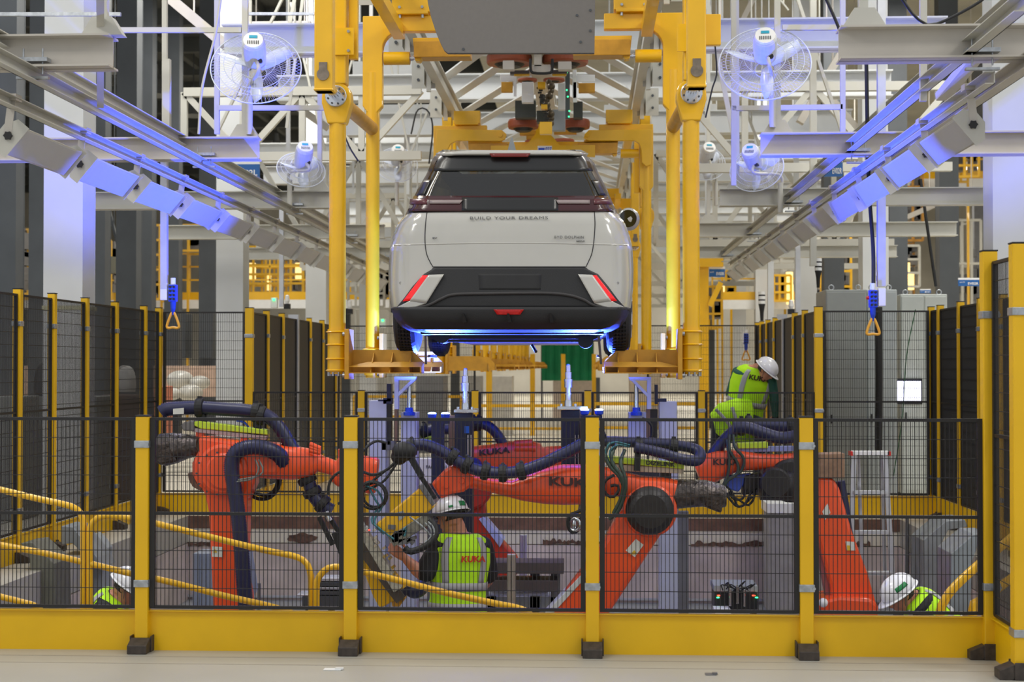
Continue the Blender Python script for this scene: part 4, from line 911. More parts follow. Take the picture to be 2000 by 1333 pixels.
def tp(name, m_, lst, Y, d=.06, bev=.004):
    m = MB()
    for x0, y0, x1, y1 in lst:
        a = PY(x0, y1, Y); b = PY(x1, y0, Y); m.bx(a.x, b.x, Y, Y + d, a.z, b.z)
    return m.build(name, m_, t, bevel=bev)
tp('centre_casting', CRM2, [(1043, 103, 1058, 130), (1040, 126, 1075, 142)], 17.4, .2)
tp('wheel_arm', CRM2, [(982, 118, 1004, 136), (1090, 120, 1116, 136)], 17.2, .12)
m = MB(); m.tube(cr([PY(1036, 115, 17.3), PY(1037, 138, 17.3), PY(1046, 143, 17.3), PY(1070, 143, 17.3), PY(1078, 138, 17.3), PY(1079, 115, 17.3)], 5), .016, 8); m.build('guard_bow', RUB, t)
tp('spring_plate', YEL2, [(1004, 144, 1034, 148), (1079, 144, 1106, 148)], 17.8, .05); tp('upper_link', GREYD, [(996, 137, 1034, 145), (1078, 136, 1108, 144)], 17.9, .1)
tp('end_plate', WPL, [(977, 145, 1004, 159), (1003, 145, 1009, 188), (1118, 136, 1126, 192), (1126, 146, 1162, 160), (1119, 160, 1127, 200)], 18.2, .02)
tp('damper_block', TAN, [(979, 160, 1001, 179), (1130, 162, 1162, 180)], 18.4, .1)
tp('white_cover', WPL, [(1019, 160, 1042, 200), (1090, 162, 1104, 214)], 18.3, .12); tp('grey_cover', GREY, [(1079, 214, 1104, 255)], 18.6, .12)
tp('dark_block', mat('dark_olive_drive', (58, 62, 56), .55, var=.25), [(1006, 196, 1046, 230), (1120, 198, 1138, 230), (1048, 216, 1078, 238), (1054, 185, 1066, 202)], 18.8, .18)
tp('yellow_bracket', YEL2, [(1050, 160, 1065, 172), (1057, 204, 1069, 213), (1054, 238, 1078, 262)], 18.0, .1)
m = MB(); 
for i in range(16): 
    q = PY(1052 + (i % 2) * 3 + i * 1.1, 172 + i * 4.6, 18.2); m.box(q, (.045, .03, .02))
m.build('chain', RUB, t)
m = MB()
for i in range(10):
    q = PY(1072 + 5 * math.sin(i), 160 + i * 9, 18.3); m.ball(q, .035 + .015 * (i % 2), 8, 6)
m.build('cable_bundle', mat('brown_metal', (90, 78, 60), .4, metal=.4, var=.5, scale=30), t)
m = MB()
for x, y in ((1107, 142), (1107, 176), (1109, 189), (1112, 217), (1111, 228)): m.ball(PY(x, y, 18.0), .010, 6, 4)
m.build('green_led', EMG, t)
tp('led_strip', DKG, [(1104, 140, 1113, 232)], 18.15, .03); tp('lower_arm', TAN, [(1015, 254, 1052, 264), (1082, 254, 1126, 262), (1028, 264, 1055, 272)], 19.6, .1)
o = MB().bx(CX - .12, CX + .12, 14, 60, 5.5, 5.54).bx(CX - .02, CX + .02, 14, 60, 5.34, 5.5).bx(CX - .12, CX + .12, 14, 60, 5.3, 5.34).build('monorail', CRM); ORG[o] = (0, 0, 0); tag(o, 'central monorail of the overhead conveyor above the trolley', 'rail')

# ------------------------------------------------------------------ the white car
CY = 11.45
CXC = -.597
car = thing('car', 'white hatchback car seen from behind, hanging in the yellow carrier', 'car', (CXC, CY, 1.82))
GC_ = .24
ZPX = [(650, 180, .16), (646, 196, .09), (638, 214, .04), (626, 224, .012), (609, 232, 0), (599, 235, 0), (585, 237, 0), (560, 239.5, .012), (522, 240, .03), (480, 238, .045), (455, 232, .055), (431, 223, .07), (418, 213, .09), (411, 208, .11), (383, 195, .16), (360, 185, .21), (331, 169, .27), (313, 160, .31), (302, 149, .33), (297.5, 130, .34), (295.5, 80, .35), (295, 5, .36)]
ZT = [(1.70 + (716 - py) * (CY + dy + (0 if py > 320 else .1)) / 3000, hp * (CY + dy + GC_) / 3000, dy) for py, hp, dy in ZPX]
def zp(py): return next(1.70 + (716 - py) * (CY + interp0(py)) / 3000 for _ in (0,))
def interp0(py):
    for (a, _, d0), (b, _, d1) in zip(ZPX, ZPX[1:]):
        if b <= py <= a: return d0 + (d1 - d0) * (a - py) / (a - b)
    return ZPX[0][2] if py > ZPX[0][0] else .35
def interp(z, j):
    if z <= ZT[0][0]: return ZT[0][j]
    for a, b in zip(ZT, ZT[1:]):
        if z <= b[0]:
            t_ = (z - a[0]) / (b[0] - a[0]); return a[j] + (b[j] - a[j]) * t_
    return ZT[-1][j]
def g(q): q = min(1, abs(q)); return .05 * q * q + .19 * max(0, (q - .8) / .2) ** 2.4
def srf(x, z, off=0.0):
    w = interp(z, 1); return Vector((CXC + x, CY + interp(z, 2) + g(x / w) - off, z))
def S(px, py, off=0.0):
    Y = CY
    for _ in range(4):
        p = PY(px, py, Y); x = p.x - CXC; z = p.z; Y = CY + interp(z, 2) + g(x / max(.05, interp(z, 1))) - off
    return PY(px, py, Y)
def patch(rows, name, m_, parent, off=.004, nc=14, thick=.006):
    """rows: (py, left px, right px) on the rear of the body"""
    b = MB(); vs = []; rr = []
    for (y0, l0, r0), (y1, l1, r1) in zip(rows, rows[1:]):
        n = max(1, int(abs(y1 - y0) / 5))
        for i in range(n): t_ = i / n; rr.append((y0 + (y1 - y0) * t_, l0 + (l1 - l0) * t_, r0 + (r1 - r0) * t_))
    rr.append(rows[-1])
    for y, l, r in rr:
        for k in range(nc + 1): vs.append(S(l + (r - l) * k / nc, y, off))
    c = nc + 1; b.add(vs, [(i * c + k, i * c + k + 1, (i + 1) * c + k + 1, (i + 1) * c + k) for i in range(len(rr) - 1) for k in range(nc)], True)
    def sol(o): s_ = o.modifiers.new('t', 'SOLIDIFY'); s_.thickness = thick; s_.offset = 0
    return b.build(name, m_, parent, mods=sol)
LEN = 4.05
def plan(w, dy, z, top=False):
    """half outline of one horizontal slice, right side, from rear centre to front centre"""
    pts = []
    for k in range(25): q = k / 24; pts.append((w * q, dy + g(q)))
    front = LEN if z < 2.62 else LEN - (z - 2.62) * 1.1
    fs = max(.35, min(1, 1 - (z - 2.85) * .05)) if z > 2.85 else 1
    if z > 2.80: front = 3.2 - (z - 2.80) * 2.1
    y1 = max(dy + .9, front - .7)
    pts += [(w, dy + .55), (w * 1.0, (dy + .7 + y1) / 2), (w * .985, y1), (w * .93, y1 + (front - y1) * .6), (w * .7, front - .03), (w * .35, front), (0, front + .01)]
    return pts
def slices(z0, z1, name, m_, sel=None, ext=0):
    zs = [z for z, _, _ in ZT if z0 < z < z1]; zs = [z0] + zs + [z1]; fine = []
    for a, b in zip(zs, zs[1:]):
        n = max(1, int((b - a) / .03)); fine += [a + (b - a) * i / n for i in range(n)]
    fine.append(z1); b = MB(); vs = []; n = None
    for z in fine:
        p = plan(interp(z, 1), interp(z, 2), z); ring = [(x, y) for x, y in p] + [(-x, y) for x, y in p[-2:0:-1]]; n = len(ring)
        vs += [Vector((CXC + x, CY + y, z)) for x, y in ring]
    half = len(plan(1, 0, 2.2)); idx = list(range(n)); fs = []
    for i in range(len(fine) - 1):
        for k in range(n):
            kk = k if k < half else n - k      # mirrored index
            if sel and not sel(min(kk, (k + 1) if k < half else n - k - 1), fine[i]): continue
            fs.append((i * n + k, i * n + (k + 1) % n, (i + 1) * n + (k + 1) % n, (i + 1) * n + k))
    b.add(vs, fs, True); return b, n
b, n = slices(zp(600), zp(413), 'body', None); b.build('body_shell', PAINT, car)
b, n = slices(zp(650), zp(600), 'b', None); 
b.build('lower_body', CARB, car)
# floor of the car
b = MB(); b.bx(CX - .70, CX + .70, CY + .25, CY + 3.85, 1.945, 1.965); b.build('underbody', CARB, car)
# greenhouse: pillars and roof in white, glass between
b, n = slices(zp(303), zp(295), 'r', None); b.build('roof', PAINT, car)
GLS = bpy.data.materials.new('dark_tinted_glass'); GLS.use_nodes = True; nt = GLS.node_tree; bs = nt.nodes['Principled BSDF']; bs.inputs['Base Color'].default_value = (.012, .012, .012, 1); bs.inputs['Roughness'].default_value = .06; bs.inputs['Coat Weight'].default_value = .5
tr = nt.nodes.new('ShaderNodeBsdfTransparent'); tr.inputs[0].default_value = (.75, .8, .72, 1); mx = nt.nodes.new('ShaderNodeMixShader'); mx.inputs[0].default_value = .13; nt.links.new(bs.outputs[0], mx.inputs[1]); nt.links.new(tr.outputs[0], mx.inputs[2]); nt.links.new(mx.outputs[0], nt.nodes['Material Output'].inputs[0])
CLR = GLS.copy(); CLR.name = 'clear_glass'; CLR.node_tree.nodes['Mix Shader'].inputs[0].default_value = .9
b, n = slices(zp(413), zp(303), 'g', None, sel=lambda k, z: k >= 29); b.build('windscreen', CLR, car)
b, n = slices(zp(413), zp(303), 'g', None, sel=lambda k, z: 25 <= k < 29); b.build('side_windows', GLS, car)
b, n = slices(zp(413), zp(303), 'g', None, sel=lambda k, z: 22 <= k < 25); b.build('rear_pillars', mat('gloss_black_pillar', (22, 22, 22), .3, coat=.15), car)
b, n = slices(zp(384), zp(303), 'g', None, sel=lambda k, z: k < 22); b.build('rear_window', GLS, car)
b, n = slices(zp(413), zp(384), 'g', None, sel=lambda k, z: k < 22); b.build('light_bar_base', MATS['gloss_black_pillar'], car)
GBK = MATS['gloss_black_pillar']
# dark upper glass border and spoiler with brake light
patch([(302, 853, 1142), (306, 849, 1146), (312, 845, 1150), (322, 841, 1154), (334, 837, 1158)], 'window_band', GBK, car, .006, 24)
patch([(352, 828, 842), (382, 812, 828)], 'window_corner', GBK, car, .006, 6); patch([(352, 1156, 1169), (382, 1170, 1184)], 'window_corner', GBK, car, .006, 6)
patch([(295, 866, 1134), (299, 858, 1142), (302.5, 852, 1148)], 'spoiler_lip', PAINT, car, .035, 24, .02)
patch([(300, 956, 1036), (306.5, 960, 1031)], 'high_brake_light', mat('dim_red_lens', (90, 26, 22), .3, emit=(160, 40, 30), estr=.15), car, .05, 8)
m = MB(); q = PY(998, 283, CY + .9); m.prism([q + Vector((-.045, 0, -.12)), q + Vector((.06, 0, -.12)), q + Vector((.012, 0, .06)), q + Vector((0, 0, .06))], (0, .02, 0)); m.v = [(x, y, max(z, 3.30)) for x, y, z in m.v]; m.build('roof_antenna', GREY, car)
# light bar: deep red lens right across with white segments
LENS = mat('deep_red_lens', (58, 10, 16), .2, var=.05, coat=.3)
patch([(383, 809, 1186), (392, 805, 1190), (402, 800, 1195), (413, 797, 1198)], 'light_bar', LENS, car, .012, 40, .006)
patch([(386, 902, 906 + 184), (412, 902, 1090)], 'light_bar_centre', GBK, car, .018, 16)
for l, r, nm in ((839, 904, 0), (1086, 1152, 1)):
    patch([(391, l, r), (398, l if nm == 0 else l + 4, r - (6 if nm == 0 else 0))], 'lens_segment', mat('frosted_lens', (150, 136, 134), .35), car, .022, 8)
patch([(389, 795 + 7, 834), (399, 800, 834)], 'side_lens', mat('side_lens', (92, 40, 46), .3), car, .018, 6); patch([(389, 1160, 1193), (399, 1160, 1196)], 'side_lens', MATS['side_lens'], car, .018, 6)
# rear quarter seams
for xs in ([(834, 414), (831, 440), (830, 470), (833, 495), (840, 512), (846, 522)], [(1161, 414), (1162, 440), (1160, 470), (1156, 495), (1149, 512), (1144, 522)]):
    m = MB(); m.tube([S(x, y, .001) for x, y in [tuple(v)[:2] for v in cr([(a, b_, 0) for a, b_ in xs], 6)]], .0035, 6); m.build('panel_gap', BLK, car)
m = MB(); m.tube([S(834 + (1161 - 834) * k / 20, 414, .001) for k in range(21)], .003, 6); m.build('panel_gap', BLK, car)
m = MB(); m.tube([S(847 + (1143 - 847) * k / 20, 522 , .001) for k in range(21)], .006, 6); m.build('panel_gap', BLK, car)
m = MB(); m.tube([S(770 + (1224 - 770) * k / 40, 479 - 4 * math.sin(math.pi * k / 40), -.004) for k in range(41)], .007, 8); m.build('tailgate_crease', PAINT, car)
# black lower rear with white blades and red reflectors
patch([(523, 846, 1144), (527, 843, 1149), (536, 828, 1168), (560, 806, 1188), (585, 788, 1206), (602, 774, 1221)], 'rear_bumper', CARB, car, .006, 40, .01)
patch([(600, 772, 1223), (606, 772, 1223), (618, 776, 1219), (632, 788, 1207), (641, 800, 1195), (645, 816, 1180)], 'lower_bumper', CARB, car, .022, 40, .02)
m = MB(); seam = [(768, 603), (830, 598), (862, 584), (885, 576), (940, 574), (1060, 573), (1110, 577), (1140, 586), (1165, 598), (1228, 604)]
m.tube([S(x, y, .018) for x, y in [tuple(v)[:2] for v in cr([(a, b_, 0) for a, b_ in seam], 6)]], .012, 8); m.build('bumper_crease', mat('worn_black_plastic', (56, 54, 54), .7), car)
def quad(pts, name, m_, off, parent=car, th=.012):
    (x0, y0), (x1, y1), (x2, y2), (x3, y3) = pts; b = MB(); vs = []; n = 8
    for i in range(n + 1):
        for k in range(n + 1):
            u, v = k / n, i / n; vs.append(S((x0 * (1 - u) + x1 * u) * (1 - v) + (x3 * (1 - u) + x2 * u) * v, (y0 * (1 - u) + y1 * u) * (1 - v) + (y3 * (1 - u) + y2 * u) * v, off))
    b.add(vs, [(i * (n + 1) + k, i * (n + 1) + k + 1, (i + 1) * (n + 1) + k + 1, (i + 1) * (n + 1) + k) for i in range(n) for k in range(n)], True)
    return b.build(name, m_, parent, mods=lambda o: setattr(o.modifiers.new('t', 'SOLIDIFY'), 'thickness', th))
RLN = mat('red_reflector', (236, 16, 24), .22, var=.03, coat=.6, emit=(255, 10, 15), estr=.25)
quad([(837, 537), (867, 536), (832, 593), (800, 588)], 'side_blade', PAINT, .03); quad([(800, 588), (832, 593), (806, 602), (770, 603)], 'side_blade', PAINT, .028)
quad([(1129, 536), (1157, 537), (1194, 588), (1161, 593)], 'side_blade', PAINT, .03); quad([(1161, 593), (1194, 588), (1226, 603), (1190, 603)], 'side_blade', PAINT, .028)
quad([(825, 538), (837, 538), (801, 587), (786, 589)], 'red_reflector', RLN, .028); quad([(1153, 538), (1165, 538), (1205, 588), (1192, 589)], 'red_reflector', RLN, .028)
quad([(934, 535), (1058, 535), (1056, 566), (936, 566)], 'plate_recess', mat('plate_recess_black', (34, 34, 35), .7), .012)
quad([(964, 605), (1023, 605), (1016, 615), (971, 615)], 'fog_light', mat('red_fog_lens', (160, 22, 20), .3, var=.3, scale=60, emit=(200, 10, 10), estr=.2), .05)
for x in (905, 993, 1075): 
    m = MB(); m.prism([S(x - 2, 613, .03), S(x + 2, 613, .03), S(x + 7, 630, .03), S(x, 631, .03)], (0, -.05, 0)); m.build('diffuser_fin', BLKP, car)
for x, y in ((782, 553), (1207, 553)): m = MB(); q = S(x, y, .002); m.torus(q, (0, 1, 0), .008, .0015, 16, 5); m.build('parking_sensor', GREYD, car)
# lettering of the tailgate
sd_ = S(918, 429, .006); e_ = S(1070, 428, .006)
text('tailgate_lettering', 'BUILD YOUR DREAMS', S(918, 429, .012), (1, 0, 0), (0, .12, 1), (e_ - sd_).x, .022, mat('dark_chrome', (96, 96, 96), .3, metal=.5), car, bold=.0, space=1.12)
text('badge', 'EV', S(845, 467, .010), (1, -.02, 0), (0, 0, 1), .035, .014, MATS['dark_chrome'], car, bold=.02)
text('model_lettering', 'BYD DOLPHIN', S(1083, 466, .012), (1, .08, 0), (0, 0, 1), .22, .02, MATS['dark_chrome'], car, bold=.0, space=1.15)
text('badge', 'MINI', S(1126, 473, .012), (1, .1, 0), (0, 0, 1), .06, .012, MATS['dark_chrome'], car, bold=.02)
# underside hardware
m = MB()
for x0, z0, x1, z1, w in ((-.62, 1.93, .62, 1.93, .03), (-.60, 1.90, .60, 1.90, .02), (-.55, 1.89, -.72, 1.98, .04), (.55, 1.89, .72, 1.98, .04)): m.bar((CX + x0, CY + .55, z0), (CX + x1, CY + .55, z1), w)
m.cyl((CX - .56, CY + .5, 1.94), (CX - .56, CY + .75, 1.94), .06, 14); m.cyl((CX + .56, CY + .5, 1.90), (CX + .56, CY + .75, 1.90), .06, 14)
m.bx(CX - .5, CX + .5, CY + 1.3, CY + 3.2, 1.90, 1.945); m.build('rear_axle', mat('dark_axle', (40, 42, 50), .35, metal=.6), car)
m = MB(); m.tube([(CX + .14, CY + .5, 1.87), (CX + .17, CY + .5, 1.82), (CX + .175, CY + .48, 1.815)], .012, 8); m.build('drain_hose', BLKP, car)
for sd in (-1, 1): m = MB(); m.bar((CX + sd * .66, CY + .22, 1.93), (CX + sd * .68, CY + .45, 1.72), .018, .012); m.bar((CX + sd * .66, CY + .5, 1.78), (CX + sd * .66, CY + 1.0, 1.78), .02); m.build('jacking_bracket', GREYD, car)
# wheels
for nm, yy in (('rear_wheel', CY + .66), ('front_wheel', CY + 3.2)):
    for sd in (-1, 1):
        x0 = CXC + sd * .735; x1 = CXC + sd * .925; r = .315; zc = 1.80 + r; pr = []
        n = 44; w = MB(); L = abs(x1 - x0)
        prof = [(0, .20), (.004, .26), (.02, .295), (.045, r - .004)]
        for i in range(4): y0 = .045 + (L - .09) * i / 4; y1 = .045 + (L - .09) * (i + 1) / 4; prof += [(y0 + .004, r), (y1 - .006, r), (y1 - .005, r - .012), (y1 + .003, r - .012)]
        prof += [(L - .045, r - .004), (L - .02, .295), (L - .004, .26), (L, .20)]
        w.lathe((x0, yy, zc), (sd, 0, 0), prof, n); wh = w.build(nm, TYRE, car)
        tb = MB()
        for i in range(60):
            a = 2 * math.pi * i / 60
            for j in range(4):
                xx = x0 + sd * (.045 + (L - .09) * (j + .5) / 4); tb.box((xx, yy + math.cos(a) * (r + .002), zc + math.sin(a) * (r + .002)), (.026, .012, .006), (a + math.pi / 2 , 0, .3 * (1 if j % 2 else -1)))
        tb.build('tread_blocks', TYRE, wh)
        rm = MB(); rm.lathe((x1 - sd * .03, yy, zc), (sd, 0, 0), [(0, .2), (.01, .2), (.02, .05), (.03, .04)], 24)
        for i in range(5): a = 2 * math.pi * i / 5; rm.bar((x1 + sd * .005, yy, zc), (x1 + sd * .0, yy + .19 * math.cos(a), zc + .19 * math.sin(a)), .05, .02, up=Vector((1, 0, 0)))
        rm.build('rim', ALU, wh)
for sd in (-1, 1):
    for yy in (CY + .66, CY + 3.2):
        m = MB(); m.torus((CXC + sd * .895, yy, 1.80 + .315), (1, 0, 0), .36, .03, 24, 8, 0 if sd > 0 else 0, math.pi); m.build('wheel_arch', CARB, car)
# mirrors
for sd in (-1, 1):
    c = Vector((CXC + sd * .955, CY + 2.35, 3.02)); m = MB(); m.ball(c, (.10, .09, .105), 18, 12); mi = m.build('door_mirror', PAINT, car)
    m = MB(); m.lathe(c + Vector((-sd * .01, -.06, .0)), (sd * .1, -1, -.05), [(0, .02), (.02, .078), (.028, .078)], 20); m.build('mirror_glass', mat('mirror_dark', (20, 24, 22), .05, coat=.5), mi)
    m = MB(); m.bar((CXC + sd * .80, CY + 2.4, 2.86), c, .04, .03); m.build('mirror_stalk', BLKP, mi)
# interior: seats, dashboard, mirror
m = MB()
for x in (-.42, 0, .42): m.loft([((CX + x, CY + 1.0, z), w, .05) for z, w in ((2.6, .2), (2.9, .18), (2.93, .10), (3.02, .11), (3.04, .05))], 14, e=3)
m.build('rear_seats', SHIRT, car)
m = MB()
for x in (-.36, .36): m.loft([((CX + x, CY + 1.75, z), w, .06) for z, w in ((2.4, .25), (2.85, .22), (2.97, .13), (3.08, .14), (3.12, .08))], 14, e=3)
m.build('front_seats', SHIRT, car)
m = MB(); m.bx(CX - .7, CX + .7, CY + 2.5, CY + 2.95, 2.6, 2.84); m.build('dashboard', SHIRT, car)
m = MB(); m.box((CX + .02, CY + 2.1, 3.10), (.22, .02, .06)); m.build('cabin_mirror', BLKP, car)
m = MB(); m.bx(CX - .76, CX + .76, CY + .3, CY + 3.0, 2.40, 2.42); m.bx(CX - .58, CX + .58, CY + .7, CY + 2.2, 3.20, 3.23); m.build('cabin_lining', SHIRT, car)
# ------------------------------------------------------------------ robots
KD = mat('robot_lettering_dark', (60, 30, 30), .5)
def sil(poly, s, dep, y0=None, n=1):
    """casting: outline seen from the front with real depth"""
    Y = F / s if y0 is None else y0
    return [PY(x, y, Y - dep / 2) for x, y in poly], (0, dep, 0)
def cast(name, poly, s, dep, m_, t, bevel=.025, y0=None):
    m = MB(); a, d = sil(poly, s, dep, y0); m.prism(a, d); return m.build(name, m_, t, bevel=bevel)
def arm(name, secs, s, m_, t, e=3.2, n=24):
    """rounded forearm: (px, py_top, py_bottom, depth)"""
    m = MB(); m.loft([(PY(x, (a + b) / 2, F / s), d / 2, (b - a) / 2 / s) for x, a, b, d in secs], n, wdir=(0, 1, 0), e=e); return m.build(name, m_, t)
def disc(name, px, py, s, r, y0, y1, m_, t, prof=None, n=32):
    Y = F / s; c = PY(px, py, Y + y0); d = PY(px, py, Y + y1); d = Vector((c.x, d.y, c.z)); L = d.y - c.y
    m = MB(); m.lathe(c, (0, 1, 0), prof or [(0, r / s * .86), (.012, r / s * .97), (.03, r / s), (L, r / s)], n); return m.build(name, m_, t)
def ring_clamp(t, pts, s, r, m_=RUB, name='hose_clamp'):
    for (x, y, ang) in pts:
        c = PY(x, y, F / s); ax = Vector((math.cos(ang), 0, -math.sin(ang))); m = MB(); m.lathe(c - ax * .03, ax, [(0, r), (.004, r * 1.22), (.02, r * 1.3), (.04, r * 1.3), (.056, r * 1.22), (.06, r)], 18)
        m.box(c + Vector((0, 0, r * 1.25)), (.03, .03, .03)); m.build(name, m_, t)
def hoseo(name, pts, s, r, t, m_=HOSE, dy=None, step=.012):
    m = MB(); pp = [PY(p[0], p[1], F / s + (p[2] if len(p) > 2 else 0)) for p in pts]; hose(m, pp, r, step, .15); return m.build(name, m_, t)
def wires(name, lst, s, r, m_, t):
    m = MB()
    for pts in lst: m.tube(resample(cr([PY(p[0], p[1], F / s + (p[2] if len(p) > 2 else 0)) for p in pts], 8), .03), r, 6)
    return m.build(name, m_, t)
def sticker(name, poly, s, y, m_, t):
    m = MB(); m.prism([PY(a, b, F / s + y) for a, b in poly], (0, .003, 0)); return m.build(name, m_, t)
STK = mat('white_sticker', (214, 214, 204), .5); STY = mat('yellow_sticker', (220, 180, 40), .5)

# --- left robot
s = 262; r1 = thing('robot', 'orange upright robot at left with a navy hose looping over its shoulder', 'robot', (PY(450, 1200, F / s).x, F / s, PZ))
zb = PZ
p = PY(450, 1200, F / s)
m = MB(); m.lathe((p.x, F / s, zb), (0, 0, 1), [(0, .30), (.05, .30), (.08, .24), (.28, .22), (.3, .2)], 28); m.build('base', ORA, r1)
cast('link_arm', [(374, 905), (384, 884), (400, 872), (428, 866), (458, 872), (484, 884), (496, 905), (496, 945), (482, 975), (478, 1060), (488, 1215), (416, 1215), (411, 1100), (406, 1000), (398, 962), (384, 948), (374, 930)], s, .22, ORA, r1, .03)
disc('shoulder_cover', 433, 918, s, 50, -.17, -.09, ORA, r1); disc('shoulder_ring', 436, 922, s, 37, -.19, -.16, ORA, r1)
m = MB(); 
for k in range(12): a = k * math.pi / 6; c = PY(436, 922, F / s) + Vector((.155 * math.cos(a), -.195, .155 * math.sin(a))); m.cyl(c, c + Vector((0, .01, 0)), .008, 6)
m.build('bolt_circle', DKG, r1)
cast('shoulder_step', [(366, 925), (376, 922), (384, 945), (396, 950), (392, 960), (376, 952), (368, 938)], s, .2, BRN, r1, .01)
cast('arm_housing', [(386, 852), (402, 853), (440, 859), (480, 864), (545, 868), (560, 900), (540, 930), (470, 930), (388, 905)], s, .26, ORA, r1, .03)
arm('forearm', [(470, 862, 930, .22), (530, 868, 936, .24), (575, 872, 938, .25), (608, 877, 932, .24), (626, 890, 922, .17), (655, 901, 930, .15), (675, 903, 936, .15)], s, ORA, r1)
arm('wrist', [(655, 886, 940, .14), (668, 884, 952, .17), (700, 889, 958, .17), (728, 893, 966, .17), (736, 897, 964, .14)], s, ORA, r1)
cast('wrist_lug', [(660, 878), (667, 876), (667, 900), (660, 904)], s, .1, ORA, r1, .004)
m = MB(); 
for k in range(3): m.cyl(PY(605, 868 + 6 * k, F / s - .12), PY(626, 877 + 4 * k, F / s - .12), .02, 10)
m.build('motor_lids', ORA, r1)
arm('wrapped_motor', [(302, 862, 905, .20), (320, 846, 912, .24), (345, 845, 905, .26), (365, 848, 897, .26), (390, 852, 890, .22)], s, FOIL, r1, e=2.4)
cast('motor_connector', [(302, 865), (330, 862), (338, 905), (312, 910), (300, 900)], s, .28, mat('dim_foil', (70, 60, 54), .35, metal=.4, var=.6, scale=25, bump=1), r1, .02)
cast('motor_tip', [(310, 900), (342, 892), (346, 902), (322, 910)], s, .24, FOIL, r1, .01)
cast('cover_rail', [(375, 836), (392, 838), (520, 852), (518, 860), (374, 844)], s, .10, mat('rail_pink_grey', (176, 160, 160), .5), r1, .004)
cast('lime_cover', [(379, 824), (388, 823), (520, 840), (522, 850), (392, 838), (379, 832)], s, .12, LIME, r1, .006)
cast('cover_bracket', [(352, 832), (360, 824), (380, 823), (380, 842), (358, 842)], s, .12, mat('grey_bracket', (110, 106, 104), .5), r1, .008)
m = MB(); m.bar(PY(392, 838, F / s), PY(392, 856, F / s), .06, .06); m.bar(PY(478, 850, F / s), PY(478, 866, F / s), .05, .06); m.build('cover_supports', ORA, r1)
hoseo('energy_hose', [(316, 806), (325, 800), (350, 798), (390, 797), (440, 800), (490, 804), (520, 812), (545, 835), (570, 875), (592, 915), (604, 945), (612, 968), (630, 988), (648, 998)], s, .055, r1)
ring_clamp(r1, [(390, 797, 0), (500, 806, .1), (510, 812, .2)], s, .058); ring_clamp(r1, [(600, 938, 1.1), (610, 962, 1.1), (630, 985, .7)], s, .056)
sticker('hose_label', [(338, 799), (359, 797), (359, 809), (338, 810)], s, -.07, STK, r1)
m = MB(); m.tube(cr([PY(395, 806, F / s), PY(398, 830, F / s)], 4), .03, 8); m.tube([PY(500, 812, F / s), PY(505, 850, F / s)], .03, 8); m.build('hose_holder', RUB, r1)
hoseo('supply_hose', [(482, 1215, -.22), (479, 1177, -.22), (471, 1071, -.22), (464, 997, -.22), (457, 950, -.22), (452, 915, -.22), (458, 888, -.22), (480, 875, -.22), (512, 875, -.2), (540, 886, -.15), (552, 900, -.1), (545, 915, -.02)], s, .06, r1)
wires('cable_loop', [[(548, 915), (545, 950), (528, 972), (505, 975), (484, 965)], [(545, 920), (538, 955), (520, 968), (490, 962)], [(510, 900), (515, 920), (500, 935), (468, 940)], [(500, 905), (508, 925), (490, 945), (462, 944)]], s - 4, .014, RUB, r1)
wires('grey_wires', [[(505, 898), (514, 918), (505, 930), (465, 938)], [(498, 898), (505, 915), (495, 935), (460, 942)]], s + 6, .007, mat('grey_wire', (120, 122, 116), .5), r1)
wires('blue_wire', [[(462, 822), (478, 826), (486, 838), (488, 855)]], s, .009, BLUE, r1)
sticker('warning_label', [(423, 931), (439, 929), (439, 944), (424, 946)], s, -.18, STK, r1); sticker('rating_label', [(414, 1068), (434, 1069), (434, 1089), (414, 1088)], s, -.13, STK, r1); sticker('warning_triangle', [(416, 1080), (420, 1073), (424, 1080)], s, -.135, STY, r1)
sticker('side_plate', [(479, 1080), (493, 1075), (504, 1150), (497, 1165), (488, 1120)], s, -.12, mat('label_blue_white', (170, 176, 210), .5), r1)

# --- big centre robot
s = 268; r2 = thing('robot', 'big orange robot in the centre with long KUKA forearm pointing left over the worker', 'robot', (PY(1010, 1260, F / s).x, F / s, PZ))
p = PY(1030, 1260, F / s); m = MB(); m.lathe((p.x, F / s + .1, PZ), (0, 0, 1), [(0, .36), (.06, .36), (.1, .3), (.24, .27), (.26, .2)], 28); m.build('base', ORA, r2)
cast('link_arm', [(1055, 1215), (1090, 1175), (1178, 1060), (1204, 1012), (1226, 985), (1262, 962), (1300, 966), (1318, 990), (1312, 1022), (1288, 1050), (1180, 1215), (1130, 1240), (1060, 1240)], s, .24, ORA, r2, .035)
cast('link_cover', [(1064, 1200), (1150, 1108), (1156, 1116), (1072, 1208)], s, .26, mat('white_cover_strip', (200, 202, 200), .5), r2, .004)
disc('elbow_motor', 1270, 1000, s, 46, -.26, -.10, mat('dark_motor', (38, 34, 32), .5, var=.4, scale=14), r2, [(0, .06), (.001, .12), (.03, .15), (.06, .172), (.2, .175)])
disc('elbow_ring', 1270, 998, s, 52, -.15, -.09, ORA, r2)
arm('forearm_rear', [(1165, 908, 972, .30), (1200, 918, 968, .28), (1250, 930, 975, .28), (1290, 932, 985, .28), (1315, 936, 995, .26)], s, ORA, r2)
arm('forearm', [(1178, 908, 990, .36), (1140, 908, 985, .36), (1100, 908, 986, .36), (1060, 915, 984, .34), (1020, 930, 978, .30), (1000, 938, 972, .24), (960, 936, 962, .18), (930, 930, 956, .16), (905, 926, 952, .16)], s, ORA, r2)
cast('wrist_housing', [(842, 945), (868, 918), (885, 908), (912, 918), (925, 930), (922, 950), (905, 962), (880, 966), (862, 976), (856, 968)], s, .20, ORA, r2, .02)
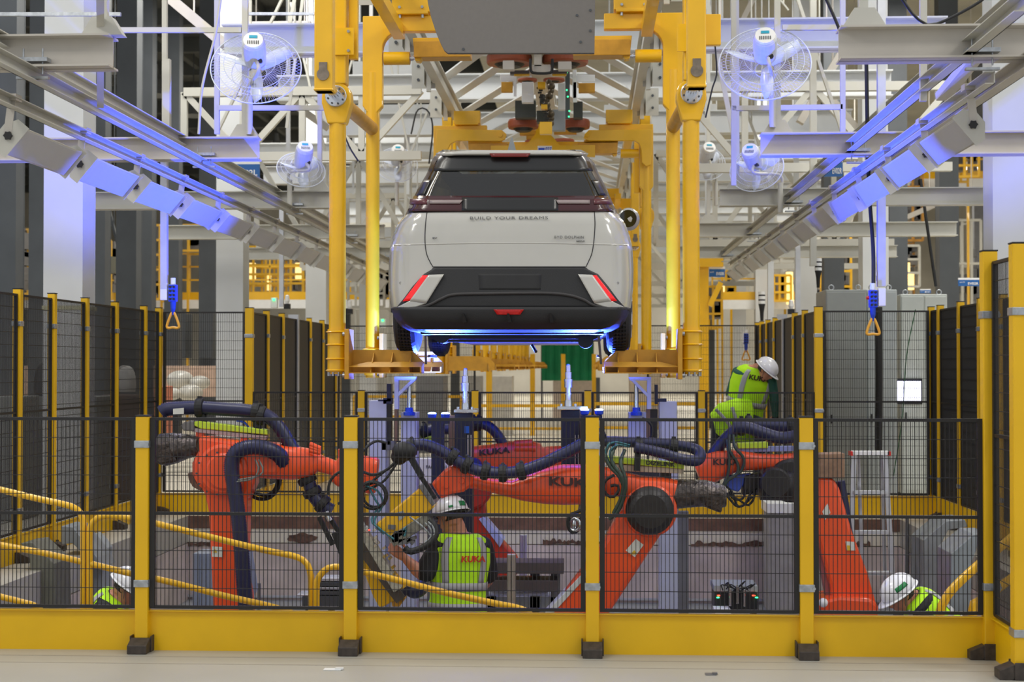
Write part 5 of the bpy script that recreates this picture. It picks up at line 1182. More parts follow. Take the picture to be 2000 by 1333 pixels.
disc('wrist_bolt', 902, 940, s, 6, -.115, -.09, ORA, r2); disc('wrist_bolt', 872, 950, s, 5, -.115, -.09, ORA, r2)
text('lettering', 'KUKA', PY(1072, 949, F / s - .19), (1, 0, -.04), (0, 0, 1), 96 / s, 17 / s, KD, r2, bold=.035, thick=.01)
arm('wrapped_motor', [(1315, 936, 995, .26), (1340, 936, 992, .28), (1375, 938, 990, .27), (1400, 944, 996, .24), (1417, 950, 990, .2)], s, FOIL, r2, e=2.4)
cast('motor_connector', [(1376, 958), (1414, 962), (1410, 1004), (1378, 992)], s, .26, MATS['dim_foil'], r2, .02)
cast('cover_rail', [(1188, 906), (1335, 916), (1335, 926), (1188, 920)], s, .1, mat('rail_beige', (186, 172, 150), .5), r2, .004)
cast('lime_cover', [(1170, 891), (1336, 906), (1336, 917), (1170, 903)], s, .13, LIME, r2, .006)
text('cover_lettering', 'DIZELINK', PY(1262, 908, F / s - .075), (1, 0, -.08), (0, 0, 1), 56 / s, 8 / s, BLK, r2, bold=.03)
m = MB(); m.bar(PY(1246, 880, F / s - .08), PY(1244, 920, F / s - .08), .045, .03); m.bar(PY(1200, 918, F / s), PY(1200, 935, F / s), .08, .06); m.bar(PY(1300, 924, F / s), PY(1300, 938, F / s), .08, .06); m.build('cover_bracket', RUB, r2)
hoseo('energy_hose', [(1162, 862, .12), (1230, 864, .14), (1300, 868, .14), (1352, 876, .12), (1368, 888, .04), (1360, 900, -.06), (1330, 897, -.1), (1290, 885, -.1), (1240, 874, -.1)], s, .042, r2)
hoseo('feed_hose', [(790, 878, -.1), (800, 872, -.1), (830, 870, -.1), (862, 882, -.12), (895, 902, -.14), (930, 918, -.16), (970, 924, -.2), (1010, 922, -.22), (1050, 910, -.22), (1090, 892, -.2), (1130, 872, -.16), (1160, 856, -.1), (1175, 848, -.05)], s, .046, r2)
ring_clamp(r2, [(1247, 872, .1), (1316, 872, .1)], s, .044)
for (x, y, a, dy) in ((804, 874, -.2, -.1), (884, 893, .55, -.13), (912, 909, .5, -.15), (948, 921, .25, -.18), (982, 925, 0, -.2), (1018, 921, -.2, -.22)):
    c = PY(x, y, F / s + dy); ax = Vector((math.cos(a), 0, -math.sin(a))); m = MB(); m.lathe(c - ax * .03, ax, [(0, .05), (.005, .062), (.03, .068), (.055, .062), (.06, .05)], 18); m.ball(c + Vector((0, 0, .062)), .016, 8, 6); m.build('hose_ball', RUB, r2)
sticker('warning_label', [(1222, 1076), (1242, 1053), (1257, 1065), (1240, 1089)], s, -.14, STK, r2); sticker('warning_triangle', [(1231, 1084), (1239, 1075), (1244, 1083)], s, -.145, STY, r2)
wires('cable_bundle', [[(1190, 866, -.1), (1182, 890, -.2), (1192, 912, -.22), (1212, 935, -.24), (1218, 965, -.22), (1205, 1000, -.2), (1190, 1015, -.18)], [(1205, 868, -.1), (1196, 885, -.2), (1196, 905, -.22), (1216, 935, -.25), (1214, 970, -.22), (1198, 1004, -.2)], [(1220, 880, -.1), (1212, 905, -.2), (1222, 940, -.24), (1216, 980, -.22), (1200, 1010, -.2)]], s, .014, mat('dark_green_cable', (50, 66, 54), .45), r2)
wires('blue_cables', [[(1230, 870, -.1), (1200, 864, -.18), (1184, 876, -.2), (1188, 900, -.2), (1210, 930, -.24)], [(1228, 873, -.1), (1205, 870, -.18), (1190, 885, -.2), (1200, 915, -.2), (1214, 945, -.24)]], s, .007, TEAL, r2)
wires('wire_loop', [[(1200, 928, -.2), (1182, 940, -.2), (1180, 960, -.2), (1195, 972, -.2), (1208, 960, -.2), (1206, 948, -.2), (1192, 950, -.2)]], s, .012, RUB, r2)
wires('service_loop', [[(1165, 985, -.1), (1150, 990, -.2), (1130, 1000, -.2), (1112, 1008, -.2), (1110, 1030, -.2), (1118, 1042, -.2), (1130, 1035, -.2), (1135, 1010, -.15)]], s, .012, RUB, r2)
c = PY(1122, 1025, F / s - .2); m = MB(); m.torus(c, (.5, 1, 0), .045, .012, 20, 8); m.ball(c, (.02, .02, .035)); m.build('valve', CHR, r2)
cast('mount_plate', [(1135, 968), (1150, 968), (1146, 1000), (1128, 1000)], s, .05, GREY, r2, .004)

# --- rear centre robot (pointing right, KUKA in shade)
s = 214; r3 = thing('robot', 'rear red-orange robot behind the car lifts, half hidden, KUKA on its arm', 'robot', (PY(1000, 1150, F / s).x, F / s, PZ))
p = PY(985, 1180, F / s); m = MB(); m.lathe((p.x, F / s, PZ), (0, 0, 1), [(0, .34), (.06, .34), (.1, .28), (.3, .26)], 28); m.build('base', ORA, r3)
arm('forearm', [(920, 872, 925, .26), (960, 868, 928, .28), (1000, 862, 930, .28), (1036, 861, 930, .28), (1052, 866, 928, .24), (1060, 873, 926, .2), (1100, 871, 918, .18), (1160, 872, 912, .17)], s, ORA, r3)
m = MB(); m.cyl(PY(1005, 868, F / s - .12), PY(1040, 866, F / s - .12), .035, 12); m.cyl(PY(1005, 876, F / s - .13), PY(1046, 876, F / s - .13), .03, 12); m.build('motor_lids', ORA, r3)
text('lettering', 'KUKA', PY(936, 891, F / s - .145), (1, 0, .1), (0, 0, 1), 60 / s, 12 / s, KD, r3, bold=.03, thick=.01)
cast('link_arm', [(905, 1010), (930, 1000), (1010, 1092), (1012, 1120), (985, 1150), (950, 1110)], s, .22, mat('shaded_orange_robot', (190, 52, 30), .4, coat=.2), r3, .02)  # robot orange darkened: the shade on this robot is put into the colour
cast('link_arm_blue_side', [(893, 1000), (912, 1008), (986, 1106), (978, 1130), (950, 1110), (890, 1035)], s, .16, mat('blue_cover', (36, 58, 140), .5), r3, .02)
cast('white_link_panel', [(935, 1015), (944, 1010), (984, 1056), (976, 1070)], s, .26, mat('label_blue_white', (170, 176, 210), .5), r3, .004)
disc('elbow', 918, 955, s, 42, -.14, .14, MATS['shaded_orange_robot'], r3); cast('elbow_arm', [(890, 960), (945, 950), (950, 1010), (905, 1020)], s, .2, MATS['shaded_orange_robot'], r3, .02)
disc('motor', 925, 912, s, 16, -.22, -.1, mat('navy_motor', (34, 44, 110), .4), r3); cast('motor_frame', [(925, 884), (948, 884), (952, 905), (950, 925), (940, 925), (942, 892), (925, 892)], s, .1, BLKP, r3, .004)
hoseo('energy_hose', [(820, 845), (850, 840), (880, 838), (905, 832), (935, 828), (958, 836), (975, 855), (986, 875)], s, .052, r3)
ring_clamp(r3, [(828, 842, 0), (935, 828, .1), (925, 828, 0)], s, .055)
cast('lime_cover', [(815, 860), (848, 850), (848, 862), (815, 868)], s, .12, LIME, r3, .004)

# --- right robot: forearm, dark motor, leaning link
s = 222; r4 = thing('robot', 'right orange robot with KUKA forearm and a leaning red-orange link in front of the ladder', 'robot', (PY(1690, 1180, F / s).x, F / s, PZ))
p = PY(1690, 1230, F / s); m = MB(); m.lathe((p.x, F / s, PZ), (0, 0, 1), [(0, .34), (.06, .34), (.1, .28), (.3, .27), (.42, .25)], 28); m.build('base', ORA, r4)
cast('link_arm', [(1560, 938), (1578, 930), (1628, 935), (1640, 955), (1665, 1040), (1695, 1120), (1712, 1180), (1716, 1230), (1625, 1230), (1622, 1150), (1598, 1060), (1572, 985)], s, .22, ORA, r4, .03)
cast('link_painted_shade', [(1590, 1045), (1600, 1048), (1628, 1150), (1628, 1190), (1618, 1190)], s, .12, mat('link_shade_tint', (160, 90, 84), .45), r4, .01)  # shade on the link's left side, put in as a duller colour
cast('turntable', [(1598, 1185), (1612, 1172), (1640, 1166), (1700, 1170), (1716, 1182), (1716, 1215), (1598, 1215)], s, .5, ORA, r4, .03)
m = MB(); m.ball(PY(1608, 1178, F / s - .3), (.04, .04, .04)); m.build('lamp_cap', WPL, r4)
sticker('warning_label', [(1606, 1000), (1616, 984), (1622, 1002), (1612, 1016)], s, -.12, STK, r4); sticker('rating_label', [(1651, 1058), (1668, 1059), (1671, 1076), (1654, 1076)], s, -.12, STK, r4); sticker('yellow_corner', [(1654, 1066), (1660, 1066), (1662, 1076), (1655, 1076)], s, -.125, STY, r4)
arm('forearm', [(1362, 900, 950, .24), (1385, 886, 945, .28), (1405, 880, 935, .28), (1440, 879, 920, .28), (1480, 886, 918, .24), (1520, 888, 918, .24), (1545, 885, 922, .24), (1562, 884, 930, .24)], s, ORA, r4)
text('lettering', 'KUKA', PY(1393, 909, F / s - .145), (1, 0, 0), (0, 0, 1), 50 / s, 12 / s, KD, r4, bold=.03, thick=.01)
disc('elbow_motor', 1515, 945, s, 30, -.28, -.1, MATS['dark_motor'], r4); disc('elbow_body', 1545, 940, s, 42, -.16, .14, MATS['dark_motor'], r4)
m = MB(); m.cyl(PY(1485, 948, F / s - .15), PY(1560, 950, F / s - .15), .13, 20); m.build('motor_barrel', MATS['dark_motor'], r4)
cast('blue_cover', [(1420, 930), (1468, 925), (1455, 945), (1442, 962), (1420, 955)], s, .1, mat('blue_cover2', (64, 90, 190), .45), r4, .01)
cast('wrist_block', [(1455, 930), (1485, 925), (1492, 945), (1470, 965), (1450, 968)], s, .16, MATS['dark_motor'], r4, .01)
cast('lime_cover', [(1440, 866), (1500, 864), (1500, 876), (1442, 877)], s, .14, LIME, r4, .006); cast('cover_rail', [(1440, 874), (1552, 872), (1552, 882), (1445, 884)], s, .1, mat('rail_blue_grey', (130, 140, 190), .5), r4, .004)
hoseo('energy_hose', [(1372, 930), (1385, 900), (1400, 878), (1420, 855), (1440, 838), (1470, 830), (1510, 832), (1560, 834)], s, .056, r4)
hoseo('return_hose', [(1432, 835, -.1), (1460, 836, -.1), (1490, 846, -.1), (1525, 856, -.1), (1556, 852, -.1)], s + 6, .055, r4)
ring_clamp(r4, [(1448, 834, 0), (1462, 829, 0), (1543, 832, 0)], s, .062)
wires('cable_bundle', [[(1425, 850, -.1), (1425, 880, -.15), (1440, 905, -.16), (1440, 925, -.16), (1418, 942, -.16), (1408, 960, -.16)], [(1432, 850, -.1), (1436, 875, -.15), (1452, 895, -.16), (1448, 920, -.16), (1425, 935, -.16), (1412, 955, -.16)], [(1420, 860, -.1), (1424, 895, -.16), (1422, 925, -.16), (1412, 950, -.16)]], s, .014, MATS['dark_green_cable'], r4)
wires('wire_tangle', [[(1410, 955, -.1), (1425, 975, -.12), (1440, 990, -.12), (1455, 985, -.12), (1468, 960, -.1)], [(1415, 948, -.1), (1430, 962, -.1), (1438, 985, -.1), (1448, 990, -.1), (1470, 970, -.1)], [(1418, 965, -.1), (1445, 978, -.1), (1460, 988, -.1), (1472, 975, -.1), (1474, 955, -.1)], [(1425, 960, -.1), (1432, 975, -.1), (1450, 975, -.1), (1458, 955, -.1)]], s, .011, RUB, r4)
cast('wrapped_box_motor', [(1598, 888), (1650, 886), (1650, 935), (1598, 935)], s, .26, CARD, r4, .006)
hoseo('supply_hose', [(1640, 940, -.05), (1648, 985, -.05), (1655, 1040, -.05), (1670, 1120, .0), (1700, 1200, .1)], s - 6, .05, r4)

# ------------------------------------------------------------------ gripper tool held by the left robot
s = 276; g1 = thing('gripper_tool', 'yellow and grey docking tool at an angle between the left robot and the worker', 'tool', PY(760, 1080, F / s))
cast('upper_yellow_cover', [(733, 1025), (820, 953), (845, 976), (848, 992), (762, 1052), (752, 1045)], s, .26, YEL2, g1, .012)
cast('cover_flange', [(816, 950), (826, 946), (850, 984), (844, 990)], s, .30, GREYD, g1, .004)
sticker('rating_label', [(775, 1002), (788, 998), (790, 1010), (780, 1018)], s, -.14, GREY, g1)
cast('lower_yellow_cover', [(690, 1040), (712, 1060), (790, 1150), (774, 1172), (742, 1190), (728, 1165), (700, 1090)], s, .18, YEL2, g1, .01)
cast('foot_block', [(764, 1165), (778, 1160), (790, 1172), (780, 1186), (766, 1186)], s, .16, TAN, g1, .006)
m = MB(); m.bar(PY(700, 1022, F / s - .14), PY(778, 1152, F / s - .14), .10, .06); m.build('valve_block', mat('beige_valve_block', (170, 166, 150), .5, var=.3, scale=40), g1, bevel=.004)
m = MB(); m.bar(PY(692, 1050, F / s - .12), PY(784, 1172, F / s - .12), .05, .08); m.bar(PY(690, 1035, F / s - .1), PY(750, 1120, F / s - .1), .03, .05); m.build('guide_rails', mat('dim_steel_rail', (96, 90, 84), .35, metal=.4, var=.3), g1, bevel=.003)
m = MB()
rnd = random.Random(4)
for i in range(16):
    u = i / 16; q = PY(712 + 66 * u, 1020 + 112 * u, F / s - .18); m.box(q + Vector((rnd.uniform(-.02, .03), 0, rnd.uniform(-.02, .03))), (.018, .03, .026), (0, .9, 0)); 
m.build('fittings', CHR, g1)
m = MB(); 
for i in range(10): q = PY(772 + rnd.uniform(-8, 34), 1042 + rnd.uniform(-14, 20), F / s - .12); m.box(q, (rnd.uniform(.02, .07), .06, rnd.uniform(.02, .06)), (0, rnd.uniform(-.8, .8), 0))
m.build('bracket_cluster', GREYD, g1)
m = MB(); m.bar(PY(765, 1058, F / s - .1), PY(838, 1012, F / s - .1), .10, .08); m.build('slide_unit', mat('slide_grey', (140, 138, 126), .45, metal=.3, var=.4, scale=30), g1, bevel=.004)
wires('black_hose_loop', [[(790, 1070, -.2), (800, 1078, -.2), (822, 1072, -.2), (842, 1060, -.2), (852, 1042, -.18), (846, 1022, -.15), (832, 1010, -.1)]], s, .026, RUB, g1)
wires('wire_bundle', [[(836, 1020, -.2), (846, 1030, -.2), (848, 1046, -.2), (836, 1058, -.2)], [(830, 1022, -.2), (842, 1034, -.2), (842, 1050, -.2), (830, 1060, -.2)], [(800, 1010, -.2), (826, 1030, -.2), (846, 1052, -.2)]], s, .007, GREY, g1)
wires('blue_tubes', [[(722, 955, -.1), (732, 975, -.12), (740, 990, -.12), (730, 1005, -.12), (726, 1020, -.14), (740, 1032, -.15), (758, 1046, -.15), (770, 1054, -.15)], [(715, 950, -.1), (738, 960, -.12), (748, 985, -.12), (735, 1008, -.12), (732, 1025, -.14), (750, 1044, -.15)], [(788, 1036, -.2), (796, 1028, -.2), (790, 1048, -.2)]], s, .008, TEAL, g1)
m = MB(); c = PY(728, 968, F / s - .12); m.torus(c, (0, 1, .2), .10, .010, 32, 8); m.torus(c + Vector((.01, .03, 0)), (.1, 1, 0), .085, .010, 32, 8); m.torus(c + Vector((0, -.02, 0)), (.1, 1, .1), .093, .008, 32, 8); m.build('coiled_cables', RUB, g1)
wires('black_cables', [[(640, 968, -.1), (645, 940, -.1), (665, 922, -.1), (700, 920, -.1), (730, 928, -.1), (760, 915, -.1), (780, 892, -.1)], [(660, 985, -.1), (690, 965, -.1), (720, 955, -.1), (750, 940, -.1), (775, 905, -.1), (790, 880, -.1)], [(700, 895, -.1), (715, 875, -.1), (735, 862, 0), (755, 866, 0)], [(715, 950, -.1), (740, 930, -.1), (770, 905, -.1), (785, 880, -.1)]], s, .010, RUB, g1)
m = MB(); m.bar(PY(800, 890, F / s - .1), PY(824, 932, F / s - .1), .055, .04); m.bar(PY(818, 925, F / s - .1), PY(850, 975, F / s - .1), .03, .03); m.ball(PY(790, 882, F / s - .1), (.09, .07, .07)); m.ball(PY(780, 892, F / s - .08), (.06, .05, .06)); m.build('hose_manifold', RUB, g1)
m = MB(); m.bar(PY(623, 1010, F / s), PY(650, 1065, F / s), .035, .03); m.bar(PY(640, 1005, F / s), PY(668, 1050, F / s), .03, .03); m.bar(PY(655, 1040, F / s), PY(672, 1085, F / s), .07, .05); m.build('cable_plugs', RUB, g1)
m = MB(); m.cyl(PY(636, 1000, F / s - .03), PY(644, 1018, F / s - .03), .02, 10); m.build('plug_collars', CHR, g1)
m = MB(); c = PY(815, 1152, F / s - .1); m.ball(c, (.085, .07, .06), rot=(0, -.4, 0)); m.bar(PY(770, 1170, F / s - .1), PY(808, 1145, F / s - .1), .07, .05); m.build('drive_motor', mat('black_blue_motor', (34, 36, 60), .35), g1)
m = MB(); m.ball(PY(721, 1036, F / s - .2), .007, 8, 6); m.build('amber_led', EMR, g1)

# ------------------------------------------------------------------ lifts under the car
def colu(name, label, x0, y0, x1, y1, Y, m_, cat='machine column', d=.3, ztop=None, bevel=.006, grooves=0):
    a = PY(x0, y1, Y); b = PY(x1, y0, Y); m = MB(); m.bx(a.x, b.x, Y, Y + d, PZ + .002 if y1 > 1150 else a.z, b.z)
    for i in range(grooves): xx = a.x + (b.x - a.x) * (i + 1) / (grooves + 1); m.bx(xx - .004, xx + .004, Y - .012, Y, PZ if y1 > 1150 else a.z, b.z)
    o = m.build(name, m_, bevel=bevel); ORG[o] = (0, 0, 0); return tag(o, label, cat)
LAV = mat('lift_aluminium', (186, 190, 206), .45, metal=.1, var=.05)
for sd, nm, X0 in ((-1, 'left', 720), (1, 'right', 1322)):
    YL = 13.6
    t = thing('lift_column', 'tall pale lift column with black fittings on the %s of the lifting pins' % nm, 'lift column', PY(738 if sd < 0 else 1305, 900, YL))
    def B(nm2, lst, m_, par=t, Y=YL, d=.1, bev=.003):
        m = MB()
        for x0, y0, x1, y1 in lst:
            a = PY(x0, y1, Y); b = PY(x1, y0, Y); m.bx(a.x, b.x, Y, Y + d, PZ + .002 if y1 > 1150 else a.z, b.z)
        return m.build(nm2, m_, par, bevel=bev)
    if sd < 0:
        B('outer_profile', [(720, 783, 755, 1190)], LAV, d=.22); B('inner_profile', [(783, 806, 814, 1190)], LAV, d=.22)
        B('valve_rail', [(756, 790, 764, 870)], BLK); B('cap_block', [(748, 778, 766, 790), (738, 781, 760, 785)], mat('black_blue', (28, 34, 70), .4)); B('slide_rail', [(770, 800, 776, 862)], mat('bronze', (130, 104, 86), .4, metal=.4))
        B('piston_tube', [(755, 750, 764, 785)], MATS['black_blue']); B('clamp', [(745, 862, 772, 880)], GREYD)
    else:
        B('outer_profile', [(1288, 785, 1322, 870), (1288, 870, 1325, 1200)], LAV, d=.22); B('inner_profile', [(1228, 806, 1262, 870)], LAV, d=.22)
        B('grey_guard', [(1325, 1000, 1345, 1200)], GREYD, d=.1)
        B('valve_rail', [(1270, 800, 1284, 870)], BLK); B('cap_block', [(1284, 779, 1302, 786)], mat('black_blue', (28, 34, 70), .4)); B('slide_rail', [(1262, 800, 1270, 862)], mat('bronze', (130, 104, 86), .4))
        B('piston_tube', [(1279, 752, 1285, 790)], MATS['black_blue']); m = MB(); c = PY(1250, 842, YL - .04); m.torus(c, (0, 1, 0), .11, .012, 20, 8, -1.4, 1.4); m.build('hose_arc', BLK, t)
    # triangular bracket with rod
    b = thing('lift_bracket', 'pale blue triangular lift bracket with rod, %s one' % nm, 'bracket', PY(795 if sd < 0 else 1250, 740, YL - .1))
    if sd < 0: o1 = [(770, 737), (813, 736), (811, 746), (780, 772), (779, 800), (770, 800)]; i1 = [(779, 746), (801, 745), (779, 764)]; rod = 799
    else: o1 = [(1230, 737), (1272, 737), (1272, 800), (1264, 800), (1264, 776), (1240, 748), (1231, 744)]; i1 = None; rod = 1243
    def wedge(pts): m = MB(); m.prism([PY(x, y, YL - .1) for x, y in pts], (0, .08, 0)); return m
    if sd < 0:
        m = wedge([(770, 736), (813, 736), (811, 743), (770, 743)]); m.prism([PY(x, y, YL - .1) for x, y in ((770, 743), (778, 743), (778, 800), (770, 800))], (0, .08, 0)); m.prism([PY(x, y, YL - .1) for x, y in ((803, 743), (811, 743), (778, 775), (778, 766))], (0, .08, 0))
    else:
        m = wedge([(1228, 737), (1272, 737), (1272, 744), (1230, 744)]); m.prism([PY(x, y, YL - .1) for x, y in ((1264, 743), (1272, 743), (1272, 800), (1264, 800))], (0, .08, 0)); m.prism([PY(x, y, YL - .1) for x, y in ((1232, 743), (1240, 743), (1266, 770), (1266, 778))], (0, .08, 0))
    m.build('triangle_plate', LAV, b, bevel=.003)
    m = MB(); m.cyl(PY(rod, 750, YL - .02), PY(rod, 800, YL - .02), .02, 14); m.build('rod', CHR, b)
    m = MB(); m.lathe(PY(rod, 812, YL - .02), (0, 0, 1), [(0, .05), (.03, .05), (.035, .036), (.07, .034)], 14); m.build('rod_seal', BLUE, b)
    # lifting pin
    px = 909 if sd < 0 else 1110; yy0 = 720 if sd < 0 else 712; base = 800 if sd < 0 else 794; s = 232; Yp = F / s
    q = thing('lifting_pin', 'stepped bright steel lifting pin lit blue, %s one' % nm, 'lifting pin', PY(px, base, Yp))
    def z(py): return PY(px, py, Yp).z - PY(px, base, Yp).z
    k = (base - yy0) / 85.0
    pr = [(0, .034), (z(base - 12 * k), .032), (z(base - 12.1 * k), .026), (z(base - 24 * k), .024), (z(base - 24.2 * k), .030), (z(base - 26 * k), .030), (z(base - 26.2 * k), .022), (z(base - 38 * k), .022), (z(base - 38.2 * k), .034), (z(base - 50 * k), .034), (z(base - 50.2 * k), .037), (z(base - 55 * k), .037), (z(base - 55.2 * k), .028), (z(base - 69 * k), .028), (z(base - 69.2 * k), .020), (z(base - 83 * k), .019), (z(base - 85 * k), .014)]
    m = MB(); m.lathe(PY(px, base, Yp), (0, 0, 1), pr, 20); m.build('stepped_pin', CHR, q)
    m = MB(); c = PY(px, base + 3, Yp); m.bx(c.x - .09, c.x + .10 if sd < 0 else c.x + .16, Yp - .07, Yp + .09, c.z - .012, c.z + .012); 
    for e in (-.06, .06): m.cyl(c + Vector((e, -.04, .01)), c + Vector((e, -.04, .035)), .012, 8)
    m.build('pin_plate', CHR, q)
    x0, x1 = (888, 922) if sd < 0 else (1096, 1132)
    m = MB(); a = PY(x0, 1000, Yp); b2 = PY(x1, base + 8, Yp); zl = PZ + .002 if sd < 0 else PY(1100, 935, Yp).z; m.bx(a.x, b2.x, Yp, Yp + .16, zl, b2.z); (sd > 0) and m.bx(a.x, PY(1290, 900, Yp).x, Yp + .16, Yp + .30, PY(1100, 950, Yp).z, PY(1100, 920, Yp).z); m.build('dark_mast', mat('dark_mast', (36, 38, 52), .5), q, bevel=.004)
    m = MB(); a = PY(x0 - (12 if sd < 0 else -34), 1000, Yp); m.bx(a.x, a.x + .05, Yp + .02, Yp + .1, zl, b2.z - .02); m.build('side_profile', MATS['bronze'], q)
    m = MB(); c = PY(x0 + 24, 840, Yp - .01); m.bx(c.x - .02, c.x + .02, c.y - .01, c.y + .01, c.z - .03, c.z + .03) if sd < 0 else m.bx(c.x + .06, c.x + .08, c.y, c.y + .02, c.z - .05, c.z + .0); m.build('tag_plate', SIGN, q)
    m = MB(); m.cyl(PY(x1 - 8, 850, Yp - .03), PY(x1 - 8, 920, Yp - .03), .006, 8); m.cyl(PY(x1 - 2, 850, Yp - .03), PY(x1 - 2, 920, Yp - .03), .006, 8); m.build('guide_rods', CHR, q)
# blue inspection lamps pointing up under the car
for k, (px, py, s) in enumerate(((844, 808, 236), (870, 808, 236), (1142, 801, 236), (1170, 801, 236))):
    Y = F / s; c = PY(px, py, Y); t = thing('inspection_lamp', 'blue inspection lamp shining upwards, %s of four' % ['leftmost', 'second from left', 'third from left', 'rightmost'][k], 'lamp', c, 'blue inspection lamps')
    MB().lathe(c - Vector((0, 0, .045)), (0, 0, 1), [(0, .02), (.01, .034), (.04, .038)], 20).build('lamp_body', BLUE, t)
    MB().ball(c, (.034, .034, .010), 16, 8).build('lens', EMB, t)
    l = bpy.data.lights.new('inspection_beam', 'SPOT'); l.energy = 900; l.color = (.04, .09, 1.0); l.spot_size = R(152); l.spot_blend = .2; l.shadow_soft_size = .03
    o = bpy.data.objects.new('inspection_beam', l); COL.objects.link(o); o.parent = t; o.location = (0, 0, .03); o.rotation_euler = (math.pi, 0, 0)
    if k in (0, 2):
        m = MB(); a = PY(px + 13, py + 6, Y); m.bx(a.x - .09, a.x + .09, Y - .02, Y + .02, a.z - .06, a.z - .02); m.bx(a.x - .06, a.x + .04, Y - .02, Y + (.06 if k == 0 else .2), PZ + .002 if k == 0 else PY(1100, 930, Y).z, a.z - .06); m.build('lamp_stand', MATS['black_blue'], t)
# ------------------------------------------------------------------ label box and others in the cell
s = 205; t = thing('robot_controller_box', 'white box lettered FA030RB01 behind the hose ring', 'box', PY(860, 920, F / s))
a = PY(814, 945, F / s); b = PY(922, 897, F / s); MB().bx(a.x, b.x, F / s, F / s + .3, a.z, b.z).build('box', WPL, t, bevel=.004)
text('lettering', 'FA030RB01', PY(832, 916, F / s - .002), (1, 0, 0), (0, 0, 1), 40 / s, 6.5 / s, DKG, t, bold=.01)
MB().bx(a.x + .1, b.x - .1, F / s + .05, F / s + .25, PZ + .002, a.z).build('stand', GREYD, t)
colu('cable_duct', 'pale lilac box column behind the white FA030RB01 box', 1146, 888, 1182, 960, 14.2, LAV, 'duct')
colu('perforated_post', 'short lavender perforated post behind the worker, right of the blue link', 1015, 1046, 1029, 1200, 14.6, LAV, 'post', .06, grooves=1)
colu('profile_post', 'pale grooved aluminium post in front of the dark shelves', 990, 1084, 1007, 1200, 11.6, mat('beige_profile', (176, 170, 158), .45), 'post', .06, grooves=2)
for k, (x0, y0, x1, y1) in enumerate(((950, 1100, 1101, 1121), (950, 1135, 1090, 1156))):
    a = PY(x0, y1, 12.6); b = PY(x1, y0, 12.6); o = MB().bx(a.x, b.x, 12.6, 12.9, a.z, b.z).build('bench_beam', mat('dark_brown_beam', (84, 76, 72), .5), bevel=.004); ORG[o] = (0, 0, 0); tag(o, '%s dark beam of the bench right of the worker' % ['upper', 'lower'][k], 'beam')
t = thing('pit_bench', 'grey bench frame with pipe right of the worker', 'bench', (PY(1000, 1180, 13).x, 13, PZ)); 
for x in (960, 1045, 1085): a = PY(x, 1100, 12.95); MB().bx(a.x - .04, a.x + .04, 12.92, 13.0, PZ + .002, a.z).build('leg', GREYD, t)
m = MB(); m.cyl(PY(955, 1160, 12.9), PY(1070, 1160, 12.9), .02, 10); m.build('pipe', LAV, t); m = MB(); a = PY(950, 1230, 12.9); b = PY(1090, 1168, 12.9); m.bx(a.x, b.x, 12.92, 13.3, PZ + .3, b.z); m.build('lower_shelf', GREY, t)
for k, (x0, x1, y) in enumerate(((962, 980, 1128), (1028, 1040, 1128))): a = PY(x0, y + 6, 12.85); b = PY(x1, y - 2, 12.85); o = MB().bx(a.x, b.x, 12.8, 12.88, a.z, b.z).build('red_block', RED); ORG[o] = (0, 0, 0); tag(o, 'small red block on the bench, %s one' % ['left', 'right'][k], 'block')
# small electronics unit at the back of the pit
t = thing('pit_machine', 'small black machine with red and green lights standing in the pit', 'machine', (PY(1436, 1180, 12.2).x, 12.2, PZ)); Yc = 12.2
def q(nm, lst, m_, d=.2, Y=Yc):
    m = MB()
    for x0, y0, x1, y1 in lst: a = PY(x0, y1, Y); b = PY(x1, y0, Y); m.bx(a.x, b.x, Y, Y + d, PZ + .002 if y1 > 1240 else a.z, b.z)
    return m.build(nm, m_, t, bevel=.004)
q('legs', [(1400, 1190, 1410, 1300), (1470, 1190, 1478, 1300)], BLK); q('black_housing', [(1396, 1160, 1420, 1192), (1456, 1160, 1480, 1192), (1418, 1158, 1458, 1196)], BLKP, .3); q('table_top', [(1394, 1145, 1480, 1156)], GREY, .35); q('white_bin', [(1396, 1192, 1428, 1225)], WPL, .2, 12.0)
q('cylinders', [(1424, 1150, 1429, 1185), (1438, 1146, 1443, 1180), (1452, 1152, 1456, 1186)], CHR, .05, 12.1)
m = MB(); rn = random.Random(3)
for i in range(9): pts = [PY(1410 + rn.uniform(0, 55), 1145 + rn.uniform(0, 10), Yc - .05)]; pts += [pts[0] + Vector((rn.uniform(-.05, .05), -.04, rn.uniform(.02, .06))), PY(1410 + rn.uniform(0, 55), 1160, Yc - .06)]; m.tube(cr(pts, 5), .005, 5)
m.build('wires', RUB, t)
for nm, m_, x in (('red_lights', EMR, (1404, 1472)), ('green_lights', EMG, (1402, 1478))):
    m = MB(); 
    for v in x: m.ball(PY(v, 1164 if nm[0] == 'r' else 1168, Yc - .02), (.014, .01, .006), 8, 6)
    m.build(nm, m_, t)
t = thing('pneumatic_unit', 'low black pneumatic unit with silver plates right of the left handrail', 'machine', (PY(640, 1180, 13).x, 13, PZ)); Yc = 13.0
q('plates', [(622, 1130, 664, 1136), (618, 1148, 664, 1153), (580, 1162, 668, 1165)], ALU, .2); q('housing', [(590, 1166, 612, 1188), (622, 1156, 664, 1192), (620, 1138, 664, 1146)], DKG, .25); q('supports', [(596, 1186, 604, 1300), (640, 1190, 650, 1300)], BLK, .1)
colu('cabinet_column', 'grey blue cabinet standing in the pit behind the left robot', 376, 1082, 416, 1200, 15.5, mat('blue_grey_cabinet', (130, 138, 156), .5), 'cabinet', .4, grooves=2)
colu('equipment_box', 'pale grey cabinet at the right end of the pit behind the robot motor', 1502, 1004, 1556, 1200, 16.6, mat('pale_concrete_block', (158, 154, 152), .7, var=.15), 'cabinet', .5)
